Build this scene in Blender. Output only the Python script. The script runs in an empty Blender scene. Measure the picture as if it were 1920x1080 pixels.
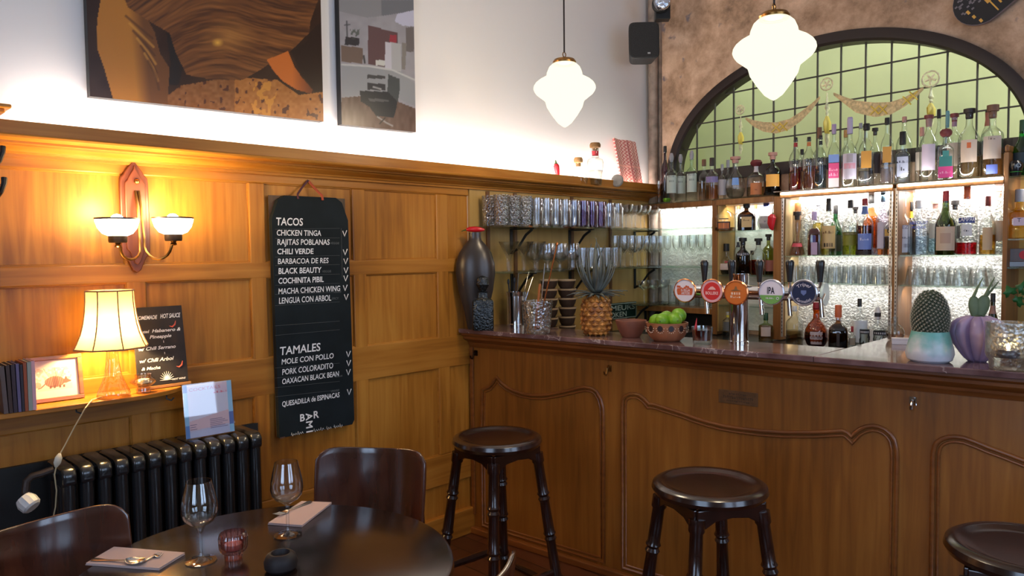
import bpy, math, random
import numpy as np
from mathutils import Vector, Matrix

random.seed(7)
S = bpy.context.scene
COL = S.collection

# ---------------------------------------------------------------- camera (solved from the photograph's vanishing points)
FPX = 1380.0
EYE = 1.5
def _basis():
    h1 = np.array([1, .0117, 0]); h2 = np.array([0, -67, FPX])
    u = np.cross(h1, h2); u /= np.linalg.norm(u)
    if u[1] < 0: u = -u
    y = np.array([1380., 83., -FPX]); y -= u * (y @ u); y /= np.linalg.norm(y)
    return np.array([np.cross(y, u), y, u])
CAM = _basis()
cam = bpy.data.cameras.new('camera'); cam_ob = bpy.data.objects.new('camera', cam); COL.objects.link(cam_ob)
cam.sensor_width = 36; cam.lens = FPX / 1920 * 36; cam.clip_start = .02
m4 = Matrix.Identity(4)
for i in range(3):
    for j in range(3): m4[i][j] = CAM[i][j]
    m4[i][3] = (0, 0, EYE)[i]
cam_ob.matrix_world = m4
S.camera = cam_ob

# ---------------------------------------------------------------- view, sky, light through the windows
S.view_settings.view_transform = 'Standard'; S.view_settings.look = 'None'
S.view_settings.exposure = 1.0; S.view_settings.gamma = 1.0; S.view_settings.use_curve_mapping = False
S.cycles.max_bounces = 10; S.cycles.diffuse_bounces = 4; S.cycles.glossy_bounces = 4
S.cycles.transmission_bounces = 8; S.cycles.transparent_max_bounces = 40
S.cycles.sample_clamp_indirect = 4.0
S.cycles.caustics_reflective = False; S.cycles.caustics_refractive = False
W = bpy.data.worlds.new('overcast_sky'); S.world = W; W.use_nodes = True
W.node_tree.nodes['Background'].inputs[0].default_value = (.55, .72, 1.0, 1)
W.node_tree.nodes['Background'].inputs[1].default_value = 2.8

def area(name, loc, direction, sx, sy, power, color, spread=180, portal=False):
    l = bpy.data.lights.new(name, 'AREA'); l.shape = 'RECTANGLE'; l.size = sx; l.size_y = sy
    l.energy = power; l.color = color; l.spread = math.radians(spread)
    o = bpy.data.objects.new(name, l); COL.objects.link(o); o.location = loc
    d = Vector(direction).normalized()
    o.rotation_euler = d.to_track_quat('-Z', 'Y').to_euler()
    if portal: l.cycles.is_portal = True
    return o
def point(name, loc, power, color, r=.02):
    l = bpy.data.lights.new(name, 'POINT'); l.energy = power; l.color = color; l.shadow_soft_size = r
    o = bpy.data.objects.new(name, l); COL.objects.link(o); o.location = loc
    return o

FRONT_Y = -2.0; RIGHT_X = 1.9; CEIL = 3.7; LEFT_X = -2.915
WIN = [(-.75, .95, .85, 2.95)]           # street window in the wall behind the camera
RWIN = [(.15, 1.15, .85, 2.95), (1.45, 2.45, .85, 2.95)]     # tall windows in the wall to the side
for k, (a, b, c, d) in enumerate(WIN):
    area('window_daylight_portal', ((a + b) / 2, FRONT_Y - .02, (c + d) / 2), (0, 1, 0), b - a, d - c, 1, (1, 1, 1), portal=True)
for a, b, c, d in RWIN:
    area('window_daylight_portal', (RIGHT_X + .02, (a + b) / 2, (c + d) / 2), (-1, 0, 0), d - c, b - a, 1, (1, 1, 1), portal=True)
WARM = (1, .70, .31); LED = (1.0, .95, .86)
# cove light strip along the top of the panelling
area('cove_light', (LEFT_X + .045, 2.38, 1.905), (-.12, 0, 1), .03, 3.6, 13, (1, .92, .85)).rotation_euler = (math.radians(180), math.radians(7), 0)

# ---------------------------------------------------------------- helpers
def ray(px, py): return CAM @ np.array([px - 960, 540 - py, -FPX]) / FPX
C0 = np.array([0, 0, EYE])
def hz(px, py, z):
    r = ray(px, py); t = (z - EYE) / r[2]; return C0 + t * r
def fwd(p): return -(CAM.T @ (np.array(p, float) - C0))[2]
def proj(P):
    v = (np.asarray(P, float) - C0) @ CAM
    return 960 + FPX * v[..., 0] / -v[..., 2], 540 - FPX * v[..., 1] / -v[..., 2]

class Frame:
    """s along a wall, d out of it, z up"""
    def __init__(f, ox, oy, ex, en):
        f.o = np.array([ox, oy, 0.]); f.ex = np.array([*ex, 0.]); f.en = np.array([*en, 0.])
        f.ex /= np.linalg.norm(f.ex); f.en /= np.linalg.norm(f.en)
    def p(f, s, d, z): 
        q = f.o + f.ex * s + f.en * d; return (q[0], q[1], z)
    def px(f, x, y, d=0):
        r = ray(x, y); t = ((f.o + f.en * d - C0) @ f.en) / (r @ f.en); q = C0 + t * r
        return ((q - f.o) @ f.ex, q[2])
    def m(f, s=0, d=0, z=0):
        """matrix: local x = along, local -y = outwards, z up"""
        q = f.p(s, d, z); m = Matrix.Identity(4)
        for i in range(3): m[i][0] = f.ex[i]; m[i][1] = -f.en[i]; m[i][3] = q[i]
        return m
LW = Frame(LEFT_X, 0, (0, 1), (1, 0))
BW = Frame(LEFT_X, 4.308, (1, -.054), (-.054, -1))
BAR = Frame(LEFT_X, 2.598, (1, .0957), (.0957, -1))

def srgb(r, g, b):
    f = lambda c: (c / 255 / 12.92) if c / 255 <= .04045 else ((c / 255 + .055) / 1.055) ** 2.4
    return (f(r), f(g), f(b))

MATS = {}
def nodes(name):
    m = bpy.data.materials.new(name); m.use_nodes = True; nt = m.node_tree
    return m, nt, nt.nodes, nt.links
def pbr(name, col, rough=.5, metal=0, bump=0, bscale=60, var=0, vscale=8, spec=.5, coat=0, trans=0, sss=0, stretch=(1, 1, 1)):
    if name in MATS: return MATS[name]
    m, nt, N, L = nodes(name); b = N['Principled BSDF']
    b.inputs['Base Color'].default_value = (*col, 1); b.inputs['Roughness'].default_value = rough
    b.inputs['Metallic'].default_value = metal; b.inputs['Specular IOR Level'].default_value = spec
    b.inputs['Coat Weight'].default_value = coat; b.inputs['Transmission Weight'].default_value = trans
    if bump or var:
        tc = N.new('ShaderNodeTexCoord'); mp = N.new('ShaderNodeMapping'); mp.inputs['Scale'].default_value = stretch
        L.new(tc.outputs['Object'], mp.inputs['Vector'])
        nz = N.new('ShaderNodeTexNoise'); nz.inputs['Scale'].default_value = vscale if var else bscale
        nz.inputs['Detail'].default_value = 5; L.new(mp.outputs[0], nz.inputs['Vector'])
        if var:
            cr = N.new('ShaderNodeValToRGB'); cr.color_ramp.elements[0].position = .3; cr.color_ramp.elements[1].position = .7
            cr.color_ramp.elements[0].color = (*[c * (1 - var) for c in col], 1)
            cr.color_ramp.elements[1].color = (*[min(1, c * (1 + var)) for c in col], 1)
            L.new(nz.outputs[0], cr.inputs[0]); L.new(cr.outputs[0], b.inputs['Base Color'])
        if bump:
            n2 = N.new('ShaderNodeTexNoise'); n2.inputs['Scale'].default_value = bscale; L.new(mp.outputs[0], n2.inputs['Vector'])
            bp = N.new('ShaderNodeBump'); bp.inputs['Strength'].default_value = bump; bp.inputs['Distance'].default_value = .01
            L.new(n2.outputs[0], bp.inputs['Height']); L.new(bp.outputs[0], b.inputs['Normal'])
    MATS[name] = m; return m
def wood(name, dark, mid, light, rough=.35, grain='z', scale=1.0, coat=.2, bump=.06, spec=.5):
    if name in MATS: return MATS[name]
    m, nt, N, L = nodes(name); b = N['Principled BSDF']
    tc = N.new('ShaderNodeTexCoord'); mp = N.new('ShaderNodeMapping')
    s = {'z': (22, 22, 1.3), 'y': (22, 1.3, 22), 'x': (1.3, 22, 22)}[grain]
    mp.inputs['Scale'].default_value = tuple(k * scale for k in s); L.new(tc.outputs['Object'], mp.inputs['Vector'])
    n1 = N.new('ShaderNodeTexNoise'); n1.inputs['Scale'].default_value = 1.6; n1.inputs['Detail'].default_value = 7; n1.inputs['Distortion'].default_value = .6
    L.new(mp.outputs[0], n1.inputs['Vector'])
    n2 = N.new('ShaderNodeTexNoise'); n2.inputs['Scale'].default_value = 1.7; n2.inputs['Detail'].default_value = 2
    L.new(tc.outputs['Object'], n2.inputs['Vector'])
    mx = N.new('ShaderNodeMath'); mx.operation = 'MULTIPLY_ADD'; mx.inputs[1].default_value = .55; 
    L.new(n2.outputs[0], mx.inputs[0])
    m2 = N.new('ShaderNodeMath'); m2.operation = 'MULTIPLY'; m2.inputs[1].default_value = .5; L.new(n1.outputs[0], m2.inputs[0])
    L.new(m2.outputs[0], mx.inputs[2])
    cr = N.new('ShaderNodeValToRGB'); e = cr.color_ramp.elements
    e[0].position = .34; e[0].color = (*dark, 1); e[1].position = .70; e[1].color = (*light, 1)
    k = e.new(.52); k.color = (*mid, 1)
    L.new(mx.outputs[0], cr.inputs[0]); L.new(cr.outputs[0], b.inputs['Base Color'])
    b.inputs['Roughness'].default_value = rough; b.inputs['Coat Weight'].default_value = coat; b.inputs['Coat Roughness'].default_value = .15; b.inputs['Specular IOR Level'].default_value = spec
    bp = N.new('ShaderNodeBump'); bp.inputs['Strength'].default_value = bump; bp.inputs['Distance'].default_value = .004
    L.new(n1.outputs[0], bp.inputs['Height']); L.new(bp.outputs[0], b.inputs['Normal'])
    MATS[name] = m; return m
def emit(name, col, strength):
    if name in MATS: return MATS[name]
    m, nt, N, L = nodes(name); N.remove(N['Principled BSDF'])
    e = N.new('ShaderNodeEmission'); e.inputs[0].default_value = (*col, 1); e.inputs[1].default_value = strength
    L.new(e.outputs[0], N['Material Output'].inputs[0]); MATS[name] = m; return m
def glass(name, tint=(.95, .98, .96), edge=.45, rough=.02, bump=0, bscale=80, gloss=.06, power=3.0):
    """thin clear glass: straight-through light, mirror reflection that rises towards the silhouette, darker rims"""
    if name in MATS: return MATS[name]
    m, nt, N, L = nodes(name); N.remove(N['Principled BSDF'])
    lw = N.new('ShaderNodeLayerWeight'); lw.inputs['Blend'].default_value = .5
    pw = N.new('ShaderNodeMath'); pw.operation = 'POWER'; pw.inputs[1].default_value = power; L.new(lw.outputs['Facing'], pw.inputs[0])
    mc = N.new('ShaderNodeMix'); mc.data_type = 'RGBA'; mc.inputs[6].default_value = (*tint, 1); mc.inputs[7].default_value = (*[c * edge for c in tint], 1)
    L.new(pw.outputs[0], mc.inputs[0])
    tr = N.new('ShaderNodeBsdfTransparent'); L.new(mc.outputs[2], tr.inputs[0])
    gl = N.new('ShaderNodeBsdfGlossy'); gl.inputs['Roughness'].default_value = rough; gl.inputs[0].default_value = (1, 1, 1, 1)
    fa = N.new('ShaderNodeMath'); fa.operation = 'MULTIPLY_ADD'; fa.inputs[1].default_value = .55; fa.inputs[2].default_value = gloss
    L.new(pw.outputs[0], fa.inputs[0])
    if bump:
        tc = N.new('ShaderNodeTexCoord'); vo = N.new('ShaderNodeTexVoronoi'); vo.inputs['Scale'].default_value = bscale
        L.new(tc.outputs['Object'], vo.inputs['Vector'])
        bp = N.new('ShaderNodeBump'); bp.inputs['Strength'].default_value = bump; bp.inputs['Distance'].default_value = .01
        L.new(vo.outputs['Distance'], bp.inputs['Height'])
        L.new(bp.outputs[0], gl.inputs['Normal']); L.new(bp.outputs[0], lw.inputs['Normal'])
    ms = N.new('ShaderNodeMixShader'); L.new(fa.outputs[0], ms.inputs[0]); L.new(tr.outputs[0], ms.inputs[1]); L.new(gl.outputs[0], ms.inputs[2])
    L.new(ms.outputs[0], N['Material Output'].inputs[0]); MATS[name] = m; return m
def liquid(name, tint):
    return glass('liquid ' + name, tint, .5, .05, gloss=.02)
def attr_mat(name, rough=.5, coat=0, spec=.5):
    """colours of a printed or painted picture, stored on its mesh"""
    if name in MATS: return MATS[name]
    m, nt, N, L = nodes(name); b = N['Principled BSDF']; a = N.new('ShaderNodeAttribute'); a.attribute_name = 'ink'
    L.new(a.outputs['Color'], b.inputs['Base Color']); b.inputs['Roughness'].default_value = rough
    b.inputs['Coat Weight'].default_value = coat; b.inputs['Specular IOR Level'].default_value = spec
    MATS[name] = m; return m
def paper(rgb, rough=.6):
    return pbr('paint %02x%02x%02x' % tuple(int(c) for c in rgb), srgb(*rgb), rough)

class MB:
    """collects vertices and faces of ONE mesh"""
    def __init__(s): s.v = []; s.f = []
    def add(s, v, f):
        n = len(s.v); s.v += [tuple(map(float, p)) for p in v]; s.f += [tuple(i + n for i in q) for q in f]; return s
    def box(s, x0, x1, y0, y1, z0, z1, fn=None):
        v = [(x, y, z) for z in (z0, z1) for y in (y0, y1) for x in (x0, x1)]
        if fn: v = [fn(*p) for p in v]
        return s.add(v, [(0, 2, 3, 1), (4, 5, 7, 6), (0, 1, 5, 4), (2, 6, 7, 3), (0, 4, 6, 2), (1, 3, 7, 5)])
    def lathe(s, prof, seg=24, c=(0, 0, 0), sq=None, a0=0, a1=2 * math.pi, m=None, flute=None):
        """prof: (r, z) list; sq: superellipse exponent for squarish bodies"""
        full = abs(a1 - a0 - 2 * math.pi) < 1e-6; n = seg if full else seg + 1
        v = []; f = []; rows = []
        for r, z in prof:
            row = []
            if r < 1e-6 and full:
                row = [len(v)] * n; v.append((c[0], c[1], c[2] + z))
            else:
                for k in range(n):
                    a = a0 + (a1 - a0) * k / seg; q = 1.
                    if sq: q = (abs(math.cos(a)) ** sq + abs(math.sin(a)) ** sq) ** (-1 / sq)
                    if flute: q *= (1 + flute[1] * math.cos(flute[0] * a)) if flute[1] > 0 else 1 + flute[1] * (1 - abs(math.cos(flute[0] * a / 2))) ** 1.4
                    row.append(len(v)); v.append((c[0] + r * q * math.cos(a), c[1] + r * q * math.sin(a), c[2] + z))
            rows.append(row)
        for A, B in zip(rows, rows[1:]):
            for k in range(n if full else n - 1):
                l = (k + 1) % n; q = [A[k], A[l], B[l], B[k]]
                q = [x for i, x in enumerate(q) if x not in q[:i]]
                if len(q) > 2: f.append(q)
        if m is not None: v = [tuple(m @ Vector(p)) for p in v]
        return s.add(v, f)
    def tube(s, path, r, seg=8, closed=False, cap=True, flat=1.0):
        P = [Vector(p) for p in path]; n = len(P); R = r if isinstance(r, (list, tuple)) else [r] * n
        v = []; f = []; up = None
        for i in range(n):
            a = P[i - 1] if (i or closed) else P[0]; b = P[(i + 1) % n] if (i < n - 1 or closed) else P[-1]
            t = (b - a).normalized() if (b - a).length > 1e-9 else Vector((0, 0, 1))
            if up is None:
                up = Vector((0, 0, 1)) if abs(t.z) < .9 else Vector((1, 0, 0))
            x = (up - t * up.dot(t))
            if x.length < 1e-6: x = t.orthogonal()
            x.normalize(); y = t.cross(x); up = x
            for k in range(seg):
                a2 = 2 * math.pi * k / seg; v.append(tuple(P[i] + x * (R[i] * math.cos(a2) * flat) + y * (R[i] * math.sin(a2))))
        for i in range(n if closed else n - 1):
            j = (i + 1) % n
            for k in range(seg):
                l = (k + 1) % seg; f.append((i * seg + k, i * seg + l, j * seg + l, j * seg + k))
        if cap and not closed:
            f.append(tuple(reversed(range(seg)))); f.append(tuple((n - 1) * seg + k for k in range(seg)))
        return s.add(v, f)
    def prism(s, poly, fn0, fn1):
        """poly of 2-D points; fn0/fn1 map (u,v) to the two end faces"""
        n = len(poly); v = [fn0(*p) for p in poly] + [fn1(*p) for p in poly]
        f = [tuple(range(n))[::-1], tuple(range(n, 2 * n))] + [(i, (i + 1) % n, n + (i + 1) % n, n + i) for i in range(n)]
        return s.add(v, f)
    def sweep(s, prof, fn, ts, closed=False):
        """profile (a,b) carried along parameters ts with fn(t,a,b)"""
        m = len(prof); v = [fn(t, a, b) for t in ts for a, b in prof]; f = []
        for i in range(len(ts) - 1):
            for k in range(m if closed else m - 1):
                l = (k + 1) % m; f.append((i * m + k, i * m + l, (i + 1) * m + l, (i + 1) * m + k))
        if closed: f += [tuple(range(m))[::-1], tuple((len(ts) - 1) * m + k for k in range(m))]
        return s.add(v, f)
    def grid(s, nu, nv, fn):
        v = [fn(i / nu, j / nv) for j in range(nv + 1) for i in range(nu + 1)]
        return s.add(v, [(j * (nu + 1) + i, j * (nu + 1) + i + 1, (j + 1) * (nu + 1) + i + 1, (j + 1) * (nu + 1) + i) for j in range(nv) for i in range(nu)])
    def ball(s, c, r, seg=16, rings=10, sc=(1, 1, 1)):
        pr = [(math.sin(math.pi * k / rings) * r, -math.cos(math.pi * k / rings) * r) for k in range(rings + 1)]
        pr[0] = (0, -r); pr[-1] = (0, r); t = MB().lathe(pr, seg)
        return s.add([(c[0] + p[0] * sc[0], c[1] + p[1] * sc[1], c[2] + p[2] * sc[2]) for p in t.v], t.f)
    def build(s, name, mat, parent=None, smooth=35, bevel=0, solid=0, sub=0):
        me = bpy.data.meshes.new(name); me.from_pydata(s.v, [], s.f); me.update()
        if smooth: me.shade_smooth(); me.set_sharp_from_angle(angle=math.radians(smooth))
        me.materials.append(mat)
        o = bpy.data.objects.new(name, me); COL.objects.link(o)
        if parent is not None: o.parent = parent
        if solid: k = o.modifiers.new('thickness', 'SOLIDIFY'); k.thickness = solid; k.offset = -1
        if bevel: k = o.modifiers.new('edge', 'BEVEL'); k.width = bevel; k.segments = 2; k.limit_method = 'ANGLE'; k.angle_limit = math.radians(40)
        if sub: k = o.modifiers.new('round', 'SUBSURF'); k.levels = sub; k.render_levels = sub
        return o
def tag(o, label=None, cat=None, group=None, kind=None):
    if label: o['label'] = label
    if cat: o['category'] = cat
    if group: o['group'] = group
    if kind: o['kind'] = kind
    return o
def thing(name, label, cat, loc=(0, 0, 0), rz=0, group=None, m=None):
    o = bpy.data.objects.new(name, None); COL.objects.link(o); o.empty_display_size = .05
    if m is not None: o.matrix_world = m
    else: o.location = loc; o.rotation_euler = (0, 0, rz)
    return tag(o, label, cat, group)
def struct(o): o['kind'] = 'structure'; return o
KIDS = {}
def copy_tree(o, label=None, parent=None):
    c = o.copy(); COL.objects.link(c)
    if label: c['label'] = label
    if parent is not None: c.parent = parent
    for ch in list(o.children): copy_tree(ch, None, c)
    return c
def face_cam(p):
    """rotation that turns a thing's local -y towards the customer side"""
    return math.atan2(p[1], p[0]) + math.pi / 2 + math.pi
def smooth_prof(P, n=6):
    out = []
    for i in range(len(P) - 1):
        p0, p1, p2, p3 = P[max(i - 1, 0)], P[i], P[i + 1], P[min(i + 2, len(P) - 1)]
        for k in range(n):
            t = k / n; out.append(tuple(max(0, .5 * (2 * p1[j] + (p2[j] - p0[j]) * t + (2 * p0[j] - 5 * p1[j] + 4 * p2[j] - p3[j]) * t * t + (3 * p1[j] - p0[j] - 3 * p2[j] + p3[j]) * t ** 3)) if j == 0 else .5 * (2 * p1[j] + (p2[j] - p0[j]) * t + (2 * p0[j] - 5 * p1[j] + 4 * p2[j] - p3[j]) * t * t + (3 * p1[j] - p0[j] - 3 * p2[j] + p3[j]) * t ** 3) for j in (0, 1)))
    return out + [P[-1]]
TEXT = {}
def text_geo(s, shear=0.0, off=0.0):
    """letter outlines filled, normalised so that cap height = 1 and left = 0"""
    off = round(min(off, .022), 4); k = (s, shear, off)
    if k in TEXT: return TEXT[k]
    if s[0] == '~':                                  # writing too small to read: a line of uneven strokes
        rs_ = random.Random(s); v = []; f = []; x = 0
        for i in range(int(s[1:])):
            w_ = rs_.uniform(.12, .5); y0 = rs_.choice((0, 0, .1)); y1 = rs_.choice((.35, .6, .95)); n = len(v)
            v += [(x, y0), (x + w_, y0), (x + w_ * .9, y1), (x, y1)]; f.append((n, n + 1, n + 2, n + 3)); x += w_ + rs_.uniform(.12, .3)
        TEXT[k] = (v, f, x); return TEXT[k]
    cu = bpy.data.curves.new('lettering', 'FONT'); cu.body = s; cu.size = 1; cu.shear = shear; cu.offset = off; cu.resolution_u = 3
    o = bpy.data.objects.new('lettering', cu); COL.objects.link(o); bpy.context.view_layer.update()
    me = bpy.data.meshes.new_from_object(o.evaluated_get(bpy.context.evaluated_depsgraph_get()))
    v = [(p.co.x, p.co.y) for p in me.vertices]; f = [tuple(p.vertices) for p in me.polygons]
    bpy.data.objects.remove(o); bpy.data.curves.remove(cu); bpy.data.meshes.remove(me)
    x0 = min(p[0] for p in v); h = .69
    v = [((x - x0) / h, min(1.06, max(-.34, y / h))) for x, y in v]
    TEXT[k] = (v, f, max(p[0] for p in v)); return TEXT[k]
def put_text(mb, s, fn, x0, y0, cap, width=None, shear=0, center=False, bold=0):
    v, f, w = text_geo(s, shear, .35 * bold / cap); sx = (width / w) if width else cap
    ox = x0 - (w * sx / 2 if center else 0)
    mb.add([fn(ox + x * sx, y0 + y * cap) for x, y in v], f)
    return mb
def picture(name, nu, nv, fn, paint, mat, parent):
    """flat print: fn(u,v) places it, paint(U,V) returns its ink"""
    mb = MB().grid(nu, nv, fn); o = mb.build(name, mat, parent, smooth=0)
    U, V = np.meshgrid(np.linspace(0, 1, nu + 1), np.linspace(0, 1, nv + 1))
    rgb = np.asarray(paint(U, V)).reshape(-1, 3) / 255
    lin = np.where(rgb <= .04045, rgb / 12.92, ((rgb + .055) / 1.055) ** 2.4)
    at = o.data.attributes.new('ink', 'FLOAT_COLOR', 'POINT')
    at.data.foreach_set('color', np.c_[lin, np.ones(len(lin))].astype(np.float32).ravel())
    return o
def inside(X, Y, poly):
    r = np.zeros(X.shape, bool); n = len(poly)
    for i in range(n):
        (x1, y1), (x2, y2) = poly[i], poly[(i + 1) % n]
        c = ((y1 > Y) != (y2 > Y)) & (X < (x2 - x1) * (Y - y1) / ((y2 - y1) or 1e-9) + x1); r ^= c
    return r
def nz2(X, Y, s, seed=0):
    """smooth value noise for prints"""
    rs = np.random.RandomState(seed); T = rs.rand(64, 64); x = X / s; y = Y / s
    i = np.floor(x).astype(int); j = np.floor(y).astype(int); a = x - i; b = y - j
    a = a * a * (3 - 2 * a); b = b * b * (3 - 2 * b); g = lambda p, q: T[p % 64, q % 64]
    return g(i, j) * (1 - a) * (1 - b) + g(i + 1, j) * a * (1 - b) + g(i, j + 1) * (1 - a) * b + g(i + 1, j + 1) * a * b

# ---------------------------------------------------------------- materials
HONEY = wood('honey oak panelling', srgb(130, 77, 22), srgb(174, 110, 36), srgb(196, 134, 54), .42, 'z', 1.0, .03, .06, .35)
HONEYH = wood('honey oak rails', srgb(130, 77, 22), srgb(171, 108, 36), srgb(192, 130, 53), .42, 'y', 1.0, .03, .06, .35)
BARW = wood('bar oak', srgb(108, 62, 20), srgb(142, 86, 30), srgb(164, 105, 42), .40, 'z')
BARWH = wood('bar oak mouldings', srgb(100, 54, 22), srgb(128, 72, 30), srgb(146, 88, 38), .36, 'x')
DARKW = wood('dark stained wood', srgb(30, 14, 10), srgb(46, 22, 15), srgb(64, 30, 20), .22, 'x', .6, .5, .03)
TABLEW = wood('dark table wood', srgb(30, 19, 15), srgb(42, 26, 20), srgb(56, 34, 25), .20, 'x', .5, .4, .01, .5)
CHAIRW = wood('brown bent plywood', srgb(52, 26, 18), srgb(78, 40, 27), srgb(98, 54, 36), .20, 'z', .8, 1.0, .01)
SHELFW = wood('bar shelving wood', srgb(104, 66, 32), srgb(138, 90, 46), srgb(164, 112, 62), .4, 'z')
OCHRE = wood('ochre painted boards', srgb(168, 128, 66), srgb(186, 146, 80), srgb(200, 160, 94), .45, 'z', .6)
BLACKM = pbr('black metal', (.012, .012, .013), .4, .3)
CHROME = pbr('polished steel', (.72, .73, .75), .08, 1)
BRASS = pbr('aged brass', srgb(150, 110, 60), .3, 1)
GLASS = glass('clear glass', (.93, .96, .94), .36, power=2.0)
GLASSW = glass('wine glass', (.97, .98, .98), .38, .01, gloss=.075, power=2.6)
SHELFG = glass('greenish shelf glass', (.86, .95, .90), .6, .02, gloss=.08)
WHITEP = pbr('white plaster', srgb(226, 222, 220), .8, bump=.05, bscale=25)

# ================================================================ ROOM SHELL
def floor_mat():
    m, nt, N, L = nodes('floor boards'); b = N['Principled BSDF']; tc = N.new('ShaderNodeTexCoord')
    br = N.new('ShaderNodeTexBrick'); br.inputs['Scale'].default_value = 1; br.inputs['Brick Width'].default_value = 1.4; br.inputs['Row Height'].default_value = .12
    br.inputs['Mortar Size'].default_value = .003; br.inputs['Color1'].default_value = (*srgb(96, 52, 30), 1); br.inputs['Color2'].default_value = (*srgb(78, 42, 24), 1); br.inputs['Mortar'].default_value = (.01, .006, .004, 1)
    L.new(tc.outputs['Object'], br.inputs['Vector']); L.new(br.outputs[0], b.inputs['Base Color']); b.inputs['Roughness'].default_value = .35
    return m
bx = MB().box(LEFT_X - .15, RIGHT_X + .15, FRONT_Y - .15, 5.6, -.1, 0); struct(bx.build('floor', floor_mat(), smooth=0))
struct(MB().box(LEFT_X - .15, RIGHT_X + .15, FRONT_Y - .15, 5.6, CEIL, CEIL + .1).build('ceiling', WHITEP, smooth=0))
struct(MB().box(LEFT_X - .15, LEFT_X - .015, FRONT_Y - .15, 4.33, 0, CEIL).build('wall_left', WHITEP, smooth=0))
rm = MB(); ys_ = [FRONT_Y - .15, RWIN[0][0], RWIN[0][1], RWIN[1][0], RWIN[1][1], 5.6]
for i in range(5):
    if i in (1, 3): rm.box(RIGHT_X, RIGHT_X + .12, ys_[i], ys_[i + 1], 0, .85); rm.box(RIGHT_X, RIGHT_X + .12, ys_[i], ys_[i + 1], 2.95, CEIL)
    else: rm.box(RIGHT_X, RIGHT_X + .12, ys_[i], ys_[i + 1], 0, CEIL)
struct(rm.build('wall_right', pbr('dim cream wall', srgb(150, 132, 110), .8), smooth=0))
fm = MB(); xs = [LEFT_X - .15, WIN[0][0], WIN[0][1], RIGHT_X + .15]
for i in range(3):
    if i == 1:
        fm.box(xs[i], xs[i + 1], FRONT_Y - .12, FRONT_Y, 0, .85); fm.box(xs[i], xs[i + 1], FRONT_Y - .12, FRONT_Y, 2.95, CEIL)
    else: fm.box(xs[i], xs[i + 1], FRONT_Y - .12, FRONT_Y, 0, CEIL)
struct(fm.build('wall_front', pbr('dim cream wall', srgb(150, 132, 110), .8), smooth=0))
for k, (a, b, c, d) in enumerate(WIN):
    w = MB()
    for x in (a, (a + b) / 2 - .03, b - .06): w.box(x, x + .06, FRONT_Y - .09, FRONT_Y - .03, c, d)
    for z in (c, 2.3, d - .06): w.box(a, b, FRONT_Y - .085, FRONT_Y - .035, z, z + .06)
    struct(w.build('window_%d' % (k + 2), pbr('window paint', srgb(90, 84, 76), .5), smooth=0))

for k, (a, b, c, d) in enumerate(RWIN):
    w = MB()
    for y in (a, (a + b) / 2 - .03, b - .06): w.box(RIGHT_X + .03, RIGHT_X + .09, y, y + .06, c, d)
    for z in (c, 2.3, d - .06): w.box(RIGHT_X + .035, RIGHT_X + .085, a, b, z, z + .06)
    struct(w.build('window_%d' % (k + 3), pbr('window paint', srgb(90, 84, 76), .5), smooth=0))

# ---- left wall: panelling, cornice with light trough
pn = MB()
Y0, Y1 = -.6, 2.60
D0, D1 = -.016, 0.0
def lb(m, y0, y1, z0, z1, d0=D0, d1=D1): m.box(y0, y1, d0, d1, z0, z1, LW.p)
stiles = [(-.53, -.46), (-.035, .035), (.42, .49), (.91, .98), (1.39, 1.46), (1.885, 1.955), (2.38, 2.457)]
back = MB(); lb(back, Y0, Y1, .1, 1.84, D0, -.012)
struct(back.build('trim_1', HONEY, smooth=0))
st = MB()
for a, b in stiles: lb(st, a, b, .46, 1.80)
struct(st.build('trim_2', HONEY, smooth=0, bevel=.005))
rl = MB()
for a, b in ((1.80, 1.85), (1.402, 1.472), (.908, 1.07), (.30, .46)): lb(rl, Y0, Y1, a, b, D0, D1 + .0005)
struct(rl.build('trim_3', HONEYH, smooth=0, bevel=.005))
struct(MB().box(Y0, Y1, D0, .015, 0, .14, LW.p).build('baseboard_left', HONEYH, smooth=0, bevel=.006))
# quarter-round beads round every panel
bd = MB()
for (a, b), (c, d) in zip(stiles, stiles[1:]):
    for z0, z1 in ((1.472, 1.80), (1.07, 1.402), (.46, .908)):
        pts = [LW.p(b, -.011, z0), LW.p(c, -.011, z0), LW.p(c, -.011, z1), LW.p(b, -.011, z1)]
        bd.tube(pts, .0065, 6, closed=True)
struct(bd.build('trim_4', HONEYH))
co = MB()
prof = [(-.015, 1.835), (.012, 1.835), (.013, 1.845), (.020, 1.846), (.022, 1.853), (.036, 1.857), (.050, 1.866), (.052, 1.872), (.066, 1.873), (.067, 1.880), (.086, 1.881), (.095, 1.887), (.097, 1.893), (.096, 1.897), (.092, 1.899), (.075, 1.900), (.074, 1.944), (.060, 1.944), (.060, 1.893), (-.015, 1.893)]
prof = [(a * 1.25 if a > 0 else a, z) for a, z in prof]
co.sweep(prof, lambda t, a, b: LW.p(t, a, b), [.2, 4.30], closed=True)
struct(co.build('trim_5', HONEYH, smooth=30))
strip = MB().box(.56, 4.2, .010, .02, 1.894, 1.8975, LW.p).build('cove_strip_light', emit('strip diodes', (1, .93, .82), 4))
tag(strip, 'thin strip light lying in the trough on top of the wood panelling', 'strip light')
# capped post at the near end of the cornice
cp = MB(); lb(cp, .30, .520, 1.9455, 1.958, -.015, .11); lb(cp, .30, .535, 1.958, 1.972, -.015, .13); lb(cp, .30, .550, 1.972, 1.985, -.015, .145)
struct(cp.build('trim_6', HONEYH, smooth=0, bevel=.004))
struct(MB().box(.36, .535, -.015, .03, 1.985, 2.06, LW.p).build('trim_7', DARKW, smooth=0, bevel=.004))
# flat black board behind the radiator: shade of the recess painted in
struct(MB().box(.36, 1.40, -.012, .004, 0.14, .80, LW.p).build('trim_8', pbr('recess shade black', (.012, .011, .010), .5), smooth=0))
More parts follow.
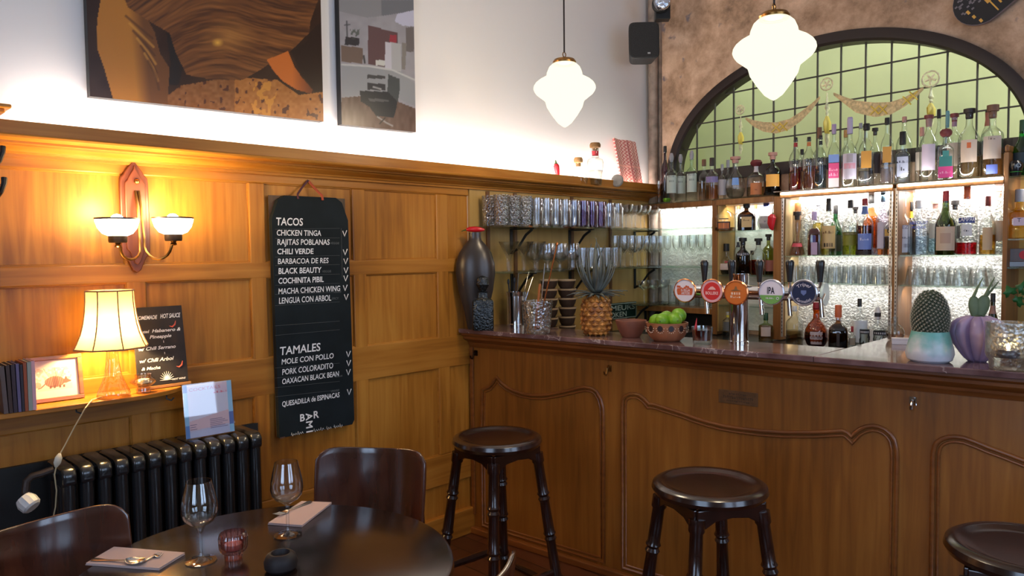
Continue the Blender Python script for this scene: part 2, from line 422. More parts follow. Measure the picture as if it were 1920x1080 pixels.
# boards behind the glass shelves
struct(MB().box(2.605, 4.30, -.015, .002, 0.1, 1.836, LW.p).build('trim_9', OCHRE, smooth=0))
bt = MB()
for y in (2.72, 2.93, 3.42, 3.80): bt.box(y, y + .022, .002, .012, .95, 1.83, LW.p)
struct(bt.build('trim_10', pbr('batten paint', srgb(110, 72, 40), .5), smooth=0))
# ---- corner pipe boxing
pl = MB(); pl.tube([(LEFT_X + .035, 4.255, 0), (LEFT_X + .035, 4.255, CEIL)], .032, 12)
pl.box(0, .075, .0, .02, 0, CEIL, BW.p)
struct(pl.build('trim_11', pbr('peeling painted pipe', srgb(138, 122, 110), .7, bump=.4, bscale=40, var=.35, vscale=14), smooth=40))

# ---- back wall with the arched leaded window
def plaster_mat():
    m, nt, N, L = nodes('stripped plaster'); b = N['Principled BSDF']; tc = N.new('ShaderNodeTexCoord')
    n1 = N.new('ShaderNodeTexNoise'); n1.inputs['Scale'].default_value = 4.2; n1.inputs['Detail'].default_value = 12; n1.inputs['Roughness'].default_value = .70; n1.inputs['Distortion'].default_value = .1
    L.new(tc.outputs['Object'], n1.inputs['Vector'])
    cr = N.new('ShaderNodeValToRGB'); e = cr.color_ramp.elements
    e[0].position = .33; e[0].color = (*srgb(118, 94, 74), 1); e[1].position = .68; e[1].color = (*srgb(216, 182, 156), 1)
    k = e.new(.45); k.color = (*srgb(166, 134, 108), 1); k = e.new(.56); k.color = (*srgb(192, 160, 134), 1)
    L.new(n1.outputs[0], cr.inputs[0])
    n2 = N.new('ShaderNodeTexNoise'); n2.inputs['Scale'].default_value = 9; n2.inputs['Detail'].default_value = 6; L.new(tc.outputs['Object'], n2.inputs['Vector'])
    c2 = N.new('ShaderNodeValToRGB'); c2.color_ramp.elements[0].position = .66; c2.color_ramp.elements[0].color = (0, 0, 0, 1); c2.color_ramp.elements[1].position = .72
    L.new(n2.outputs[0], c2.inputs[0])
    mx = N.new('ShaderNodeMix'); mx.data_type = 'RGBA'; L.new(c2.outputs[0], mx.inputs[0]); L.new(cr.outputs[0], mx.inputs[6]); mx.inputs[7].default_value = (*srgb(120, 108, 110), 1)
    L.new(mx.outputs[2], b.inputs['Base Color']); b.inputs['Roughness'].default_value = .75
    bp = N.new('ShaderNodeBump'); bp.inputs['Strength'].default_value = .35; bp.inputs['Distance'].default_value = .015
    L.new(n1.outputs[0], bp.inputs['Height']); L.new(bp.outputs[0], b.inputs['Normal'])
    return m
PLASTER = plaster_mat()
def bs(x): return (x - LEFT_X) / BW.ex[0]           # wall coordinate of a world X
AC, AA, AZ, AB = bs(-1.73), 1.04, 2.0, .69          # arch centre, half width, springing, rise
SILL = 1.965
wl = MB()
s_l, s_r = AC - AA, AC + AA; SE = bs(RIGHT_X)
def zz(s):
    t = max(0, 1 - ((s - AC) / AA) ** 2); return AZ + AB * math.sqrt(t)
for d0 in (0,):
    wl.box(-.2, s_l, -.07, 0, 0, CEIL, BW.p); wl.box(s_r, SE + .2, -.07, 0, 0, CEIL, BW.p); wl.box(s_l, s_r, -.07, 0, 0, SILL, BW.p)
    n = 56; ss = [AC - AA * math.cos(math.pi * k / n) for k in range(n + 1)]
    v = []; f = []
    for s in ss:
        for d in (0, -.07):
            v += [BW.p(s, d, zz(s)), BW.p(s, d, CEIL)]
    for i in range(n):
        a = i * 4; b = a + 4
        f += [(a, b, b + 1, a + 1), (a + 2, a + 3, b + 3, b + 2), (a, a + 2, b + 2, b)]
    wl.add(v, f)
struct(wl.build('wall_back', PLASTER, smooth=20))
# window_1: frame, leads, panes, painted festoons
FRAMEM = pbr('dark brown window paint', srgb(40, 28, 26), .45)
fr = MB(); n = 64
fp = [(-.005, -.071), (-.005, .028), (.012, .034), (.048, .034), (.06, .02), (.06, -.071)]
def arch_pt(t, a, d):
    th = math.pi * t; return BW.p(AC - (AA - a + .008) * math.cos(th), d, AZ + (AB - a + .008) * math.sin(th))
fr.sweep(fp, lambda t, a, b: arch_pt(t, a, b), [k / n for k in range(n + 1)], closed=True)
fr.box(s_l - .005, s_r + .005, -.071, .03, SILL - .02, SILL + .05, BW.p)
win = struct(fr.build('window_1', FRAMEM, smooth=40)); 
ld = MB()
for k in range(-8, 9):
    s = AC + .0 + k * .1347 + (bs(-1.6395) - AC) % .1347 
    if abs(s - AC) < AA - .03: ld.box(s - .0035, s + .0035, -.034, -.022, SILL, zz(s) - .02, BW.p)
for z in (2.168, 2.325, 2.487, 2.642):
    h = AA * math.sqrt(max(0, 1 - ((z - AZ) / AB) ** 2)) - .02
    ld.box(AC - h, AC + h, -.034, -.022, z - .0035, z + .0035, BW.p)
ld.build('lead_bars', pbr('lead', (.06, .055, .052), .5, .4), win, smooth=0)
gp = MB(); v = [BW.p(AC - AA * math.cos(math.pi * k / 40), -.028, AZ + AB * math.sin(math.pi * k / 40)) for k in range(41)] + [BW.p(s_r, -.028, SILL), BW.p(s_l, -.028, SILL)]
gp.add(v, [tuple(range(len(v)))]); gp.build('pane', glass('old window glass', (.90, .95, .84), .8, .05, bump=.05, bscale=6, gloss=.03), win, smooth=0)
FEST = pbr('painted festoon', srgb(205, 182, 136), .5, var=.35, vscale=60); FESTY = pbr('painted gold ribbon', srgb(226, 196, 84), .5); FESTL = pbr('painted drop', srgb(224, 214, 176), .5, var=.3, vscale=50)
def wp(px, py, d=-.02): s, z = BW.px(px, py, d); return BW.p(s, d, z)
fe = MB(); fy = MB(); fd = MB()
def festoon(pts):
    P = [wp(x, y) for x, y, w in pts]; R = [w * 1.35 / 1380 * 4.0 / 2 for x, y, w in pts]
    k = []; rr = []
    for i in range(len(P) - 1):
        for t in range(5):
            u = t / 5; k.append(tuple(np.array(P[i]) * (1 - u) + np.array(P[i + 1]) * u)); rr.append(R[i] * (1 - u) + R[i + 1] * u)
    k.append(P[-1]); rr.append(R[-1])
    v = []; f = []
    for p, r in zip(k, rr): v += [(p[0], p[1], p[2] - r), (p[0], p[1] - .004, p[2]), (p[0], p[1], p[2] + r)]
    for i in range(len(k) - 1):
        for j in (0, 1): f.append((i * 3 + j, i * 3 + 3 + j, i * 3 + 4 + j, i * 3 + 1 + j))
    fe.add(v, f)
festoon([(1398, 222, 4), (1412, 231, 10), (1432, 238, 15), (1455, 240, 17), (1480, 233, 16), (1502, 218, 14), (1522, 200, 10), (1538, 182, 4)])
festoon([(1563, 176, 4), (1583, 188, 10), (1605, 200, 17), (1640, 206, 20), (1670, 203, 17), (1695, 192, 13), (1716, 178, 9), (1732, 165, 4)])
for cx, cy in ((1455, 240), (1468, 238), (1640, 207), (1655, 206), (1700, 189), (1712, 180)):
    fy.tube([wp(cx - 8, cy + 8, -.014), wp(cx + 8, cy - 9, -.014)], .004, 5); fy.tube([wp(cx - 7, cy - 8, -.014), wp(cx + 8, cy + 7, -.014)], .004, 5)
for cx, cy, r, zb in ((1388, 206, 8, 290), (1550, 158, 10, 278), (1745, 148, 12, 240)):
    c = wp(cx, cy); q = r / 1380 * 4.6
    fd.tube([(c[0] + q * math.cos(a * .52), c[1], c[2] + q * math.sin(a * .52)) for a in range(12)], .005, 5, closed=True)
    for a in range(5): fd.tube([c, (c[0] + q * .7 * math.cos(a * 1.257 + .9), c[1], c[2] + q * .7 * math.sin(a * 1.257 + .9))], .006, 5)
    H = zb - cy
    for t, w, m in ((.16, 1.5, fd), (.38, 7, fd), (.42, 4, fd)): pass
    P = [wp(cx + 1, cy + H * t) for t in (.13, .3, .38, .42, .46, .5)]; fd.tube(P, [q * k for k in (.2, .5, .95, .4, .65, .35)], 8, flat=.3)
    P = [wp(cx + 1, cy + H * t) for t in (.5, .6, .72, .8)]; fy.tube(P, [q * k for k in (.5, 1.35, 1.25, .5)], 8, flat=.3)
    P = [wp(cx + 1, cy + H * t) for t in (.75, .88, 1.0)]; fd.tube(P, [q * k for k in (.7, .8, .12)], 8, flat=.3)
fe.build('painted_festoon', FEST, win, smooth=0); fy.build('painted_ribbon', FESTY, win); fd.build('painted_drop', FESTL, win)
# room seen through the arch
GREENW = pbr('pale green wall', srgb(198, 204, 170), .7, var=.06, vscale=2)
rb = MB(); rb.box(-1.3, SE, -1.25, -1.2, 1.2, CEIL, BW.p); rb.box(-1.35, -1.3, -1.25, -.071, 1.2, CEIL, BW.p); rb.box(-1.3, SE, -1.2, -.071, 1.2, 1.25, BW.p); rb.box(SE, SE + .05, -1.25, -.071, 1.2, CEIL, BW.p); rb.box(-1.3, SE, -1.2, -.071, CEIL - .05, CEIL, BW.p); rb.box(-1.3, -.2, -.12, -.071, 1.2, CEIL, BW.p)
0 and rb.sweep([(-1.2, 2.62), (-1.12, 2.64), (-1.10, 2.70), (-1.2, 2.74)], lambda t, a, b: BW.p(t, a, b), [-.3, SE])
struct(rb.build('wall_room_beyond', GREENW, smooth=30))
area('room_beyond_light', BW.p(2.9, -.75, 2.9), (-1.0, .25, -.45), .6, .5, 15, (.95, 1, 1))
area('room_beyond_fill_light', BW.p(.1, -.75, 3.5), (0, 0, -1), .4, .4, 4.4, (.97, 1, .93))  # second unseen lamp, added to brighten the left of the green wall
area('room_beyond_fill_light', BW.p(1.2, -.7, 3.5), (0, 0, -1), .5, .5, 4.6, (.96, 1, .97))  # unseen overhead lamp that brightens the green room

# ================================================================ BAR
def bp(px, py, d=0): return BAR.px(px, py, d)
HC = 1.105
BL = 3.4                                            # length of the bar front
bar = thing('bar_counter', 'long oak bar front with carved curved panels under the marble counter', 'bar counter')
fb = MB().box(.0, BL, -.035, 0, 0.0, 1.03, BAR.p)
fb.build('front_board', BARW, bar, smooth=0)
MB().box(.0, BL, 0, .03, 0, .035, BAR.p).build('plinth', BARWH, bar, smooth=0, bevel=.006)
cm = MB(); cprof = [(-.02, 1.0), (.006, 1.0), (.010, 1.012), (.016, 1.018), (.018, 1.028), (.03, 1.036), (.045, 1.044), (.052, 1.050), (.053, 1.062), (.064, 1.066), (.070, 1.072), (.070, 1.083), (-.02, 1.083)]
cm.sweep(cprof, lambda t, a, b: BAR.p(t, a, b), [0.0, BL], closed=True)
cm.build('cornice_moulding', BARWH, bar, smooth=30)
MB().box(.002, .025, 0, .012, .1, 1.0, BAR.p).build('corner_post', BARWH, bar, smooth=0, bevel=.003)
P1 = [(903, 805), (905, 731), (911, 728), (918, 725), (926, 716), (932, 707), (940, 717), (951, 726), (964, 733), (979, 738), (997, 741), (1017, 741.6), (1040, 738), (1064, 733), (1083, 728), (1097, 726), (1110, 728), (1119, 734), (1127, 748), (1131, 765), (1132, 783)]
P2 = [(1167, 790), (1167, 765), (1168, 750), (1172, 743), (1180, 739), (1190, 738.5), (1199, 740.5), (1210, 749), (1217, 758), (1223, 757.5), (1232, 760), (1255, 767.5), (1279, 775), (1303, 784), (1329, 792), (1356, 798.5), (1384, 803), (1425, 808), (1467, 811), (1525, 811), (1580, 808), (1589, 811), (1597, 819), (1604, 811), (1613, 804.5), (1624, 800), (1636, 798.5), (1649, 800.5), (1660, 805.6), (1670, 814), (1677, 825), (1681, 842), (1682, 860)]
P3 = [(1749, 865), (1750, 848), (1753, 836), (1758, 829), (1767, 823), (1779, 819.5), (1793, 819), (1808, 821), (1830, 829), (1854, 839), (1887, 851), (1920, 864)]
def panel(pts, mirror=False, bottom=.05):
    Q = [bp(x, y) for x, y in pts]
    if mirror:
        c = Q[-1][0]; Q += [(2 * c - s, z) for s, z in reversed(Q[:-1])]
    a, b = Q[0][0], Q[-1][0]
    return [(a, bottom)] + Q + [(b, bottom)]
def inset(poly, d):
    n = len(poly); out = []
    for i in range(n):
        p0, p1, p2 = np.array(poly[i - 1]), np.array(poly[i]), np.array(poly[(i + 1) % n])
        n1 = np.array([-(p1 - p0)[1], (p1 - p0)[0]]); n2 = np.array([-(p2 - p1)[1], (p2 - p1)[0]])
        n1 /= np.linalg.norm(n1) + 1e-9; n2 /= np.linalg.norm(n2) + 1e-9; m = n1 + n2; m /= np.linalg.norm(m) + 1e-9
        out.append(tuple(p1 - m * d / max(.5, m @ n1)))
    return out
for pts, mir in ((P1, 0), (P2, 0), (P3, 1)):
    poly = panel(pts, mir); md = MB()
    md.tube([BAR.p(s, .001, z) for s, z in poly], .0085, 8, closed=True)
    md.tube([BAR.p(s, .0, z) for s, z in inset(poly, .017)], .0055, 8, closed=True)
    md.build('panel_moulding', BARWH, bar, smooth=50)
    ip = inset(poly, .024)
# hooks on the bar front, brass plate
def hook(px, py, mat):
    s, z = bp(px, py, .003); h = MB(); h.box(s - .011, s + .011, 0, .004, z - .008, z + .02, BAR.p)
    h.tube([BAR.p(s, .004, z + .012), BAR.p(s, .02, z + .006), BAR.p(s, .024, z - .012), BAR.p(s, .03, z - .022), BAR.p(s, .042, z - .016), BAR.p(s, .045, z - .004)], .004, 8)
    h.tube([BAR.p(s, .004, z + .016), BAR.p(s, .012, z + .016)], .006, 8)
    h.build('coat_hook', mat, bar, smooth=40)
hook(892, 664, pbr('dark bronze', srgb(60, 44, 30), .35, 1)); hook(1142, 693, BRASS); hook(1712, 755, CHROME)
s0, z0 = bp(1348, 729); s1, z1 = bp(1421, 763)
PLQ = pbr('worn brass plate', srgb(112, 78, 48), .5, .4, var=.2, vscale=40)
pq = MB().box(s0, s1, 0, .003, z1, z0, BAR.p).build('maker_plate', PLQ, bar, smooth=0, bevel=.001)
tx = MB()
for k, (w, c) in enumerate(((.5, .008), (.8, .011), (.62, .007))):
    zz0 = z0 - .014 - k * .0145
    q = MB(); x = s0 + .004 + (s1 - s0) * (1 - w) / 2
    while x < s1 - .004 - (s1 - s0) * (1 - w) / 2:
        q.box(x, x + .0022, .003, .0034, zz0 - c / 2, zz0 + c / 2, BAR.p); q.box(x, x + .005, .003, .0034, zz0 - c / 2 * random.choice((-1, 1, .1)), zz0 + .0018, BAR.p); x += .0075
    tx.add(q.v, q.f)
tx.build('worn_lettering', pbr('plate letters', srgb(70, 46, 28), .6), pq, smooth=0)
# marble worktop and its deeper return
def marble():
    m, nt, N, L = nodes('red brown marble'); b = N['Principled BSDF']; tc = N.new('ShaderNodeTexCoord')
    n1 = N.new('ShaderNodeTexNoise'); n1.inputs['Scale'].default_value = 9; n1.inputs['Detail'].default_value = 8; L.new(tc.outputs['Object'], n1.inputs['Vector'])
    cr = N.new('ShaderNodeValToRGB'); e = cr.color_ramp.elements; e[0].position = .35; e[0].color = (*srgb(86, 58, 58), 1); e[1].position = .7; e[1].color = (*srgb(136, 106, 106), 1)
    L.new(n1.outputs[0], cr.inputs[0])
    vo = N.new('ShaderNodeTexVoronoi'); vo.feature = 'DISTANCE_TO_EDGE'; vo.inputs['Scale'].default_value = 7
    ad = N.new('ShaderNodeMixRGB'); ad.blend_type = 'ADD'; ad.inputs[0].default_value = .35; L.new(tc.outputs['Object'], ad.inputs[1]); L.new(n1.outputs['Color'], ad.inputs[2]); L.new(ad.outputs[0], vo.inputs['Vector'])
    c2 = N.new('ShaderNodeValToRGB'); c2.color_ramp.elements[0].color = (1, 1, 1, 1); c2.color_ramp.elements[1].color = (0, 0, 0, 1); c2.color_ramp.elements[1].position = .035
    L.new(vo.outputs[0], c2.inputs[0])
    n3 = N.new('ShaderNodeTexNoise'); n3.inputs['Scale'].default_value = 5; L.new(tc.outputs['Object'], n3.inputs['Vector'])
    c3 = N.new('ShaderNodeValToRGB'); c3.color_ramp.elements[0].position = .5; c3.color_ramp.elements[1].position = .62; L.new(n3.outputs[0], c3.inputs[0])
    mu = N.new('ShaderNodeMath'); mu.operation = 'MULTIPLY'; L.new(c2.outputs[0], mu.inputs[0]); L.new(c3.outputs[0], mu.inputs[1])
    mx = N.new('ShaderNodeMix'); mx.data_type = 'RGBA'; L.new(mu.outputs[0], mx.inputs[0]); L.new(cr.outputs[0], mx.inputs[6]); mx.inputs[7].default_value = (*srgb(190, 170, 165), 1)
    L.new(mx.outputs[2], b.inputs['Base Color']); b.inputs['Roughness'].default_value = .12; b.inputs['Coat Weight'].default_value = .3
    return m
MARBLE = marble()
OV = .09; DEPTH = -.215
jf, _ = (hz(1520, 670, HC), 0); 
SJ = float((np.array(jf) - BAR.o) @ BAR.ex)         # where the mitre meets the front edge
def slab(poly, z0, z1): return MB().prism(poly, lambda s, d: BAR.p(s, d, z0), lambda s, d: BAR.p(s, d, z1))
SR = SJ + .03
wt = slab([(0, OV), (SJ, OV), (SR, DEPTH), (0, DEPTH)], 1.083, HC).build('marble_worktop', MARBLE, smooth=0, bevel=.003)
tag(wt, 'long narrow red brown marble counter slab from the panelled wall to the mitre', 'worktop')
wr = slab([(SJ + .0015, OV), (BL + .05, OV), (BL + .05, -.82), (SR + .06, -.82), (SR + .0015, DEPTH)], 1.083, HC).build('marble_worktop', MARBLE, smooth=0, bevel=.003)
tag(wr, 'deeper marble return slab carrying the cactus pots beyond the mitre', 'worktop')
# body behind the front, under the return
rbx = MB().box(SR + .1, BL, -.78, -.04, 0, 1.083, BAR.p); tag(rbx.build('return_cabinet', SHELFW, smooth=0, bevel=.004), 'wooden cabinet body under the deep marble return', 'cabinet')
MB().box(0.01, SR + .05, -.21, -.036, .85, 1.083, BAR.p).build('counter_back', SHELFW, bar, smooth=0)

# ================================================================ BACK BAR
bb = thing('back_bar_shelving', 'wooden back bar shelving with lit hammered panels under the arched window', 'shelving unit')
def bb_s(px, D=.2): return BW.px(px, 430, D)[0]
HAM = pbr('hammered pale panel', (.66, .67, .67), .36, .4, bump=1.0, bscale=95, var=.42, vscale=75)
LITG = pbr('frosted mirror panel', (.86, .90, .88), .35, .15, bump=.5, bscale=60)
C1_ = 1.462
posts = [(1335, 1344), (1450, 1465), (1673, 1684), (1880, 1889)]
PS = [(bb_s(a), bb_s(b)) for a, b in posts]
sA = bs(-2.84)
for k, (a, b) in enumerate(PS):
    top = 1.80 if k < 3 else 1.93
    o = MB().box(a, b, .0, .2, .98, top, BW.p)
    o.build('post', SHELFW, bb, smooth=0, bevel=.002)
# shaped top of the last post
a, b = PS[3]; MB().box(a, b, .03, .2, 1.93, 1.965, BW.p).build('post_cap', SHELFW, bb, smooth=0, bevel=.012)
for (a, b), (c, d), z in ((((sA, sA), PS[0], 1.805)), (PS[0], PS[1], 1.805), (PS[1], PS[2], 1.822), (PS[2], PS[3], 1.822)):
    MB().box(b - .01 if b != sA else sA, c + .002, .02, .205, z - .035, z, BW.p).build('top_board', SHELFW, bb, smooth=0, bevel=.003)
TOPL, TOPR = 1.811, 1.828
MB().box(sA - .03, PS[1][0] + .004, .02, .215, 1.8055, TOPL, BW.p).build('glass_shelf', SHELFG, bb, smooth=0)
MB().box(PS[1][0] + .006, PS[3][0] - .004, .02, .215, 1.8225, TOPR, BW.p).build('glass_shelf', SHELFG, bb, smooth=0)
# panels
def pan(a, b, z0, z1, mat, d=.006): MB().box(a, b, d - .005, d, z0, z1, BW.p).build('back_panel', mat, bb, smooth=0)
pan(sA, PS[0][0], 1.13, 1.77, LITG); pan(PS[0][1] + .01, PS[1][0], 1.0, 1.77, LITG)
pan(PS[1][1], PS[2][0], .98, 1.787, HAM); pan(PS[2][1], PS[3][0], .98, 1.787, HAM); pan(PS[3][1], PS[3][1] + .5, .98, 1.9, OCHRE)
# front frame rails: dark wood with bright led strip behind
for (a, b), (c, d) in ((PS[1], PS[2]), (PS[2], PS[3])):
    MB().box(b + .001, c - .001, .206, .214, 1.806, 1.8185, BW.p).build('strip_light', emit('white diodes', (1, .96, .88), 9), bb, smooth=0)
    MB().box(b + .02, c - .002, .012, .03, 1.765, 1.786, BW.p).build('strip_light', emit('white diodes', (1, .96, .88), 9), bb, smooth=0)
    area('shelf_light', BW.p((b + c) / 2, .10, 1.78), tuple(-BW.en * .6 + np.array([0, 0, -1])), (c - b) * .94, .02, .95, LED)
    area('shelf_light', BW.p((b + c) / 2, .212, TOPR + .003), tuple(-BW.en * .9 + np.array([0, 0, 1])), (c - b) * .94, .006, .35, LED)
    area('shelf_light', BW.p((b + c) / 2, .10, C1_ - .012), tuple(-BW.en * .8 + np.array([0, 0, -1])), (c - b) * .94, .02, .3, LED)  # added light without a strip, brightens the upturned tumblers below
    area('shelf_light', BW.p((b + c) / 2, .13, 1.285), tuple(-BW.en * .8 + np.array([0, 0, -1])), (c - b) * .94, .02, .4, LED)
MB().box(sA + .01, PS[0][0] - .01, .012, .03, 1.75, 1.768, BW.p).build('strip_light', emit('white diodes', (1, .96, .88), 9), bb, smooth=0)
area('shelf_light', BW.p((sA + PS[0][0]) / 2, .10, 1.76), tuple(-BW.en * .8 + np.array([0, 0, -1])), .4, .02, 1.8, LED)
area('shelf_light', BW.p((PS[0][1] + PS[1][0]) / 2, .12, 1.76), tuple(-BW.en * .6 + np.array([0, 0, -1])), .3, .02, .9, LED)
# ochre side lining of the narrow bay
MB().box(PS[0][1], PS[0][1] + .006, .006, .19, 1.0, 1.77, BW.p).build('side_lining', OCHRE, bb, smooth=0)
MB().box(PS[1][1] + .001, PS[1][1] + .006, .006, .16, 1.0, 1.785, BW.p).build('side_lining', pbr('pale lining', srgb(206, 176, 128), .5), bb, smooth=0)
# perforated shelf standards
STDM = pbr('zinc strip', (.55, .55, .57), .35, .8); SLOT = pbr('slot shadow', (.03, .03, .03), .6)
for a in (PS[1][1] + .002, PS[2][0] - .014, PS[2][1] + .002 - .016):
    sd = MB().box(a, a + .012, .2005, .203, 1.0, 1.80, BW.p).build('shelf_standard', STDM, bb, smooth=0)
    sl = MB()
    for k in range(38): sl.box(a + .004, a + .008, .203, .2034, 1.02 + k * .02, 1.03 + k * .02, BW.p)
    sl.build('slots', SLOT, sd, smooth=0)
G1, G2 = 1.613, 1.347                               # narrow bay shelf tops
C1, C2 = 1.462, 1.312                               # centre shelf tops
def gshelf(a, b, ztop, d1=.198, d0=.012): MB().box(a, b, d0, d1, ztop - .007, ztop, BW.p).build('glass_shelf', SHELFG, bb, smooth=0)
gshelf(PS[0][1] + .008, PS[1][0] - .001, G1); gshelf(PS[0][1] + .008, PS[1][0] - .001, G2); gshelf(PS[0][1] + .008, PS[1][0] - .001, 1.165)
for (a, b), (c, d) in ((PS[1], PS[2]), (PS[2], PS[3])):
    gshelf(b + .008, c - .001, C1); gshelf(b + .008, c - .001, C2)
R1, R2, R3 = 1.82, 1.535, 1.405
for z in (R1, R2, R3): gshelf(PS[3][1] + .002, PS[3][1] + .5, z)
area('shelf_light', BW.p(PS[3][1] + .25, .12, R1 - .012), tuple(-BW.en * .5 + np.array([0, 0, -1])), .4, .02, .5, LED); area('shelf_light', BW.p(PS[3][1] + .25, .06, 2.2), (0, 0, -1), .3, .02, .4, LED)  # added lights without fittings, put in to brighten the end bay
MB().box(PS[3][1] + .5, PS[3][1] + .52, 0, .2, .98, 1.95, BW.p).build('post', SHELFW, bb, smooth=0)
# mirror bay: wooden ledge and dark recess below; base cabinet with work top
MB().box(sA - .06, PS[0][0], .008, .2, 1.10, 1.135, BW.p).build('ledge', SHELFW, bb, smooth=0, bevel=.003)
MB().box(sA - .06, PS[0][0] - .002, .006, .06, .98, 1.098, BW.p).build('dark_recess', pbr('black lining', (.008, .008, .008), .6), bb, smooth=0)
WT = .975
bc = MB().box(bs(-2.50), PS[3][1] + .5, .012, .46, 0, WT - .03, BW.p); tag(bc.build('back_cabinet', SHELFW, smooth=0, bevel=.004), 'low wooden back cabinet under the lit bottle shelves', 'cabinet')
tag(MB().box(bs(-2.50), PS[3][1] + .5, .002, .48, WT - .03, WT, BW.p).build('work_top', pbr('black work top', (.02, .02, .022), .25), smooth=0, bevel=.003), 'dark work surface below the lit bottle shelves', 'worktop')
sb = MB().box(2.86, 4.0, .012, .40, .0, .985, LW.p); tag(sb.build('side_bench', pbr('black bench', (.02, .018, .017), .35), smooth=0, bevel=.004), 'dark bench along the wall under the glass shelves', 'bench')

# ================================================================ PENDANTS
OPAL, nt, N, L = nodes('lit opal glass'); N.remove(N['Principled BSDF'])
em_ = N.new('ShaderNodeEmission'); em_.inputs[0].default_value = (1, .95, .71, 1); em_.inputs[1].default_value = .66; tr = N.new('ShaderNodeBsdfTransparent')
ms = N.new('ShaderNodeMixShader'); ms.inputs[0].default_value = .18; L.new(em_.outputs[0], ms.inputs[1]); L.new(tr.outputs[0], ms.inputs[2]); L.new(ms.outputs[0], N['Material Output'].inputs[0])
PENDP = [(0, -.173), (.010, -.168), (.029, -.154), (.054, -.121), (.0745, -.088), (.080, -.067), (.0835, -.060), (.090, -.055), (.104, -.044), (.118, -.033), (.126, -.022), (.130, -.011), (.128, 0), (.121, .011), (.108, .022), (.090, .032), (.080, .036), (.0755, .040), (.075, .046), (.073, .056), (.064, .077), (.052, .088), (.044, .0935)]
def pendant(loc, label):
    t = thing('pendant_lamp', label, 'pendant lamp', loc, 0, 'opal pendant lamps')
    MB().lathe(PENDP, 64).build('glass_shade', OPAL, t, smooth=60)
    MB().lathe([(.036, .086), (.046, .088), (.049, .098), (.042, .108), (.018, .114), (.007, .118), (0, .119)], 28).build('gallery', BRASS, t)
    MB().tube([(0, .010 * math.sin(a * .7854), .128 + .010 * math.cos(a * .7854)) for a in range(8)], .0022, 6, closed=True).build('loop', BRASS, t)
    MB().tube([(0, 0, .137), (0, 0, CEIL - loc[2] - .03)], .0035, 8).build('cord', pbr('brown cord', srgb(40, 26, 22), .6), t)
    point('pendant_light', (loc[0], loc[1], loc[2] + .01), 37, (1, .82, .56), .045)
    MB().lathe([(.05, CEIL - loc[2]), (.05, CEIL - loc[2] - .012), (.012, CEIL - loc[2] - .04), (0, CEIL - loc[2] - .04)], 20).build('ceiling_rose', BRASS, t)
def on_ray(px, py, f): 
    r = ray(px, py); return C0 + r * f
s = 1.0
pendant(tuple(on_ray(1058.5, 161, .26 * FPX / 117)), 'opal glass pendant lamp hanging against the white wall')
pendant(tuple(on_ray(1451, 88, .26 * FPX / 150)), 'larger looking opal pendant lamp hanging in front of the arched window')

# ================================================================ LEFT WALL
# two unframed photographic prints
P1C = attr_mat('glossy print', .3, 0)
BLK = pbr('black board edge', (.015, .014, .014), .6)
def poster(y0, y1, zl, zr, ztop, label, paint, nu, nv):
    t = thing('photo_print', label, 'picture', LW.p((y0 + y1) / 2, 0, zl), 0)
    o = np.array(t.location)
    q = lambda y, d, z: tuple(np.array(LW.p(y, d, z)) - o)
    def place(u, v, d):
        y = y0 + (y1 - y0) * u; zb = zl + (zr - zl) * u; return q(y, d, zb + (ztop - zl) * v)
    MB().prism([(0, 0), (1, 0), (1, 1), (0, 1)], lambda u, v: place(u, v, -.008), lambda u, v: place(u, v, .027)).build('backing_board', BLK, t, smooth=0)
    def pt(U, V):
        y = y0 + (y1 - y0) * U; z = zl + (zr - zl) * U + (ztop - zl) * V
        X, Y = proj(np.stack([np.full_like(y, LEFT_X + .028), y, z], -1)); return paint(X, Y)
    picture('print', nu, nv, lambda u, v: place(u, v, .028), pt, P1C, t)
def lay(c, m, col, a=1.0):
    m = np.clip(m * a, 0, 1)[..., None]; return c * (1 - m) + np.array(col, float) * m
def stroke(X, Y, pts, w):
    """soft coverage of a painted stroke"""
    best = np.full(X.shape, 1e9)
    for (x1, y1), (x2, y2) in zip(pts, pts[1:]):
        dx, dy = x2 - x1, y2 - y1; t = np.clip(((X - x1) * dx + (Y - y1) * dy) / (dx * dx + dy * dy + 1e-9), 0, 1)
        best = np.minimum(best, np.hypot(X - x1 - t * dx, Y - y1 - t * dy))
    return np.clip((w - best) / 1.5 + .5, 0, 1)
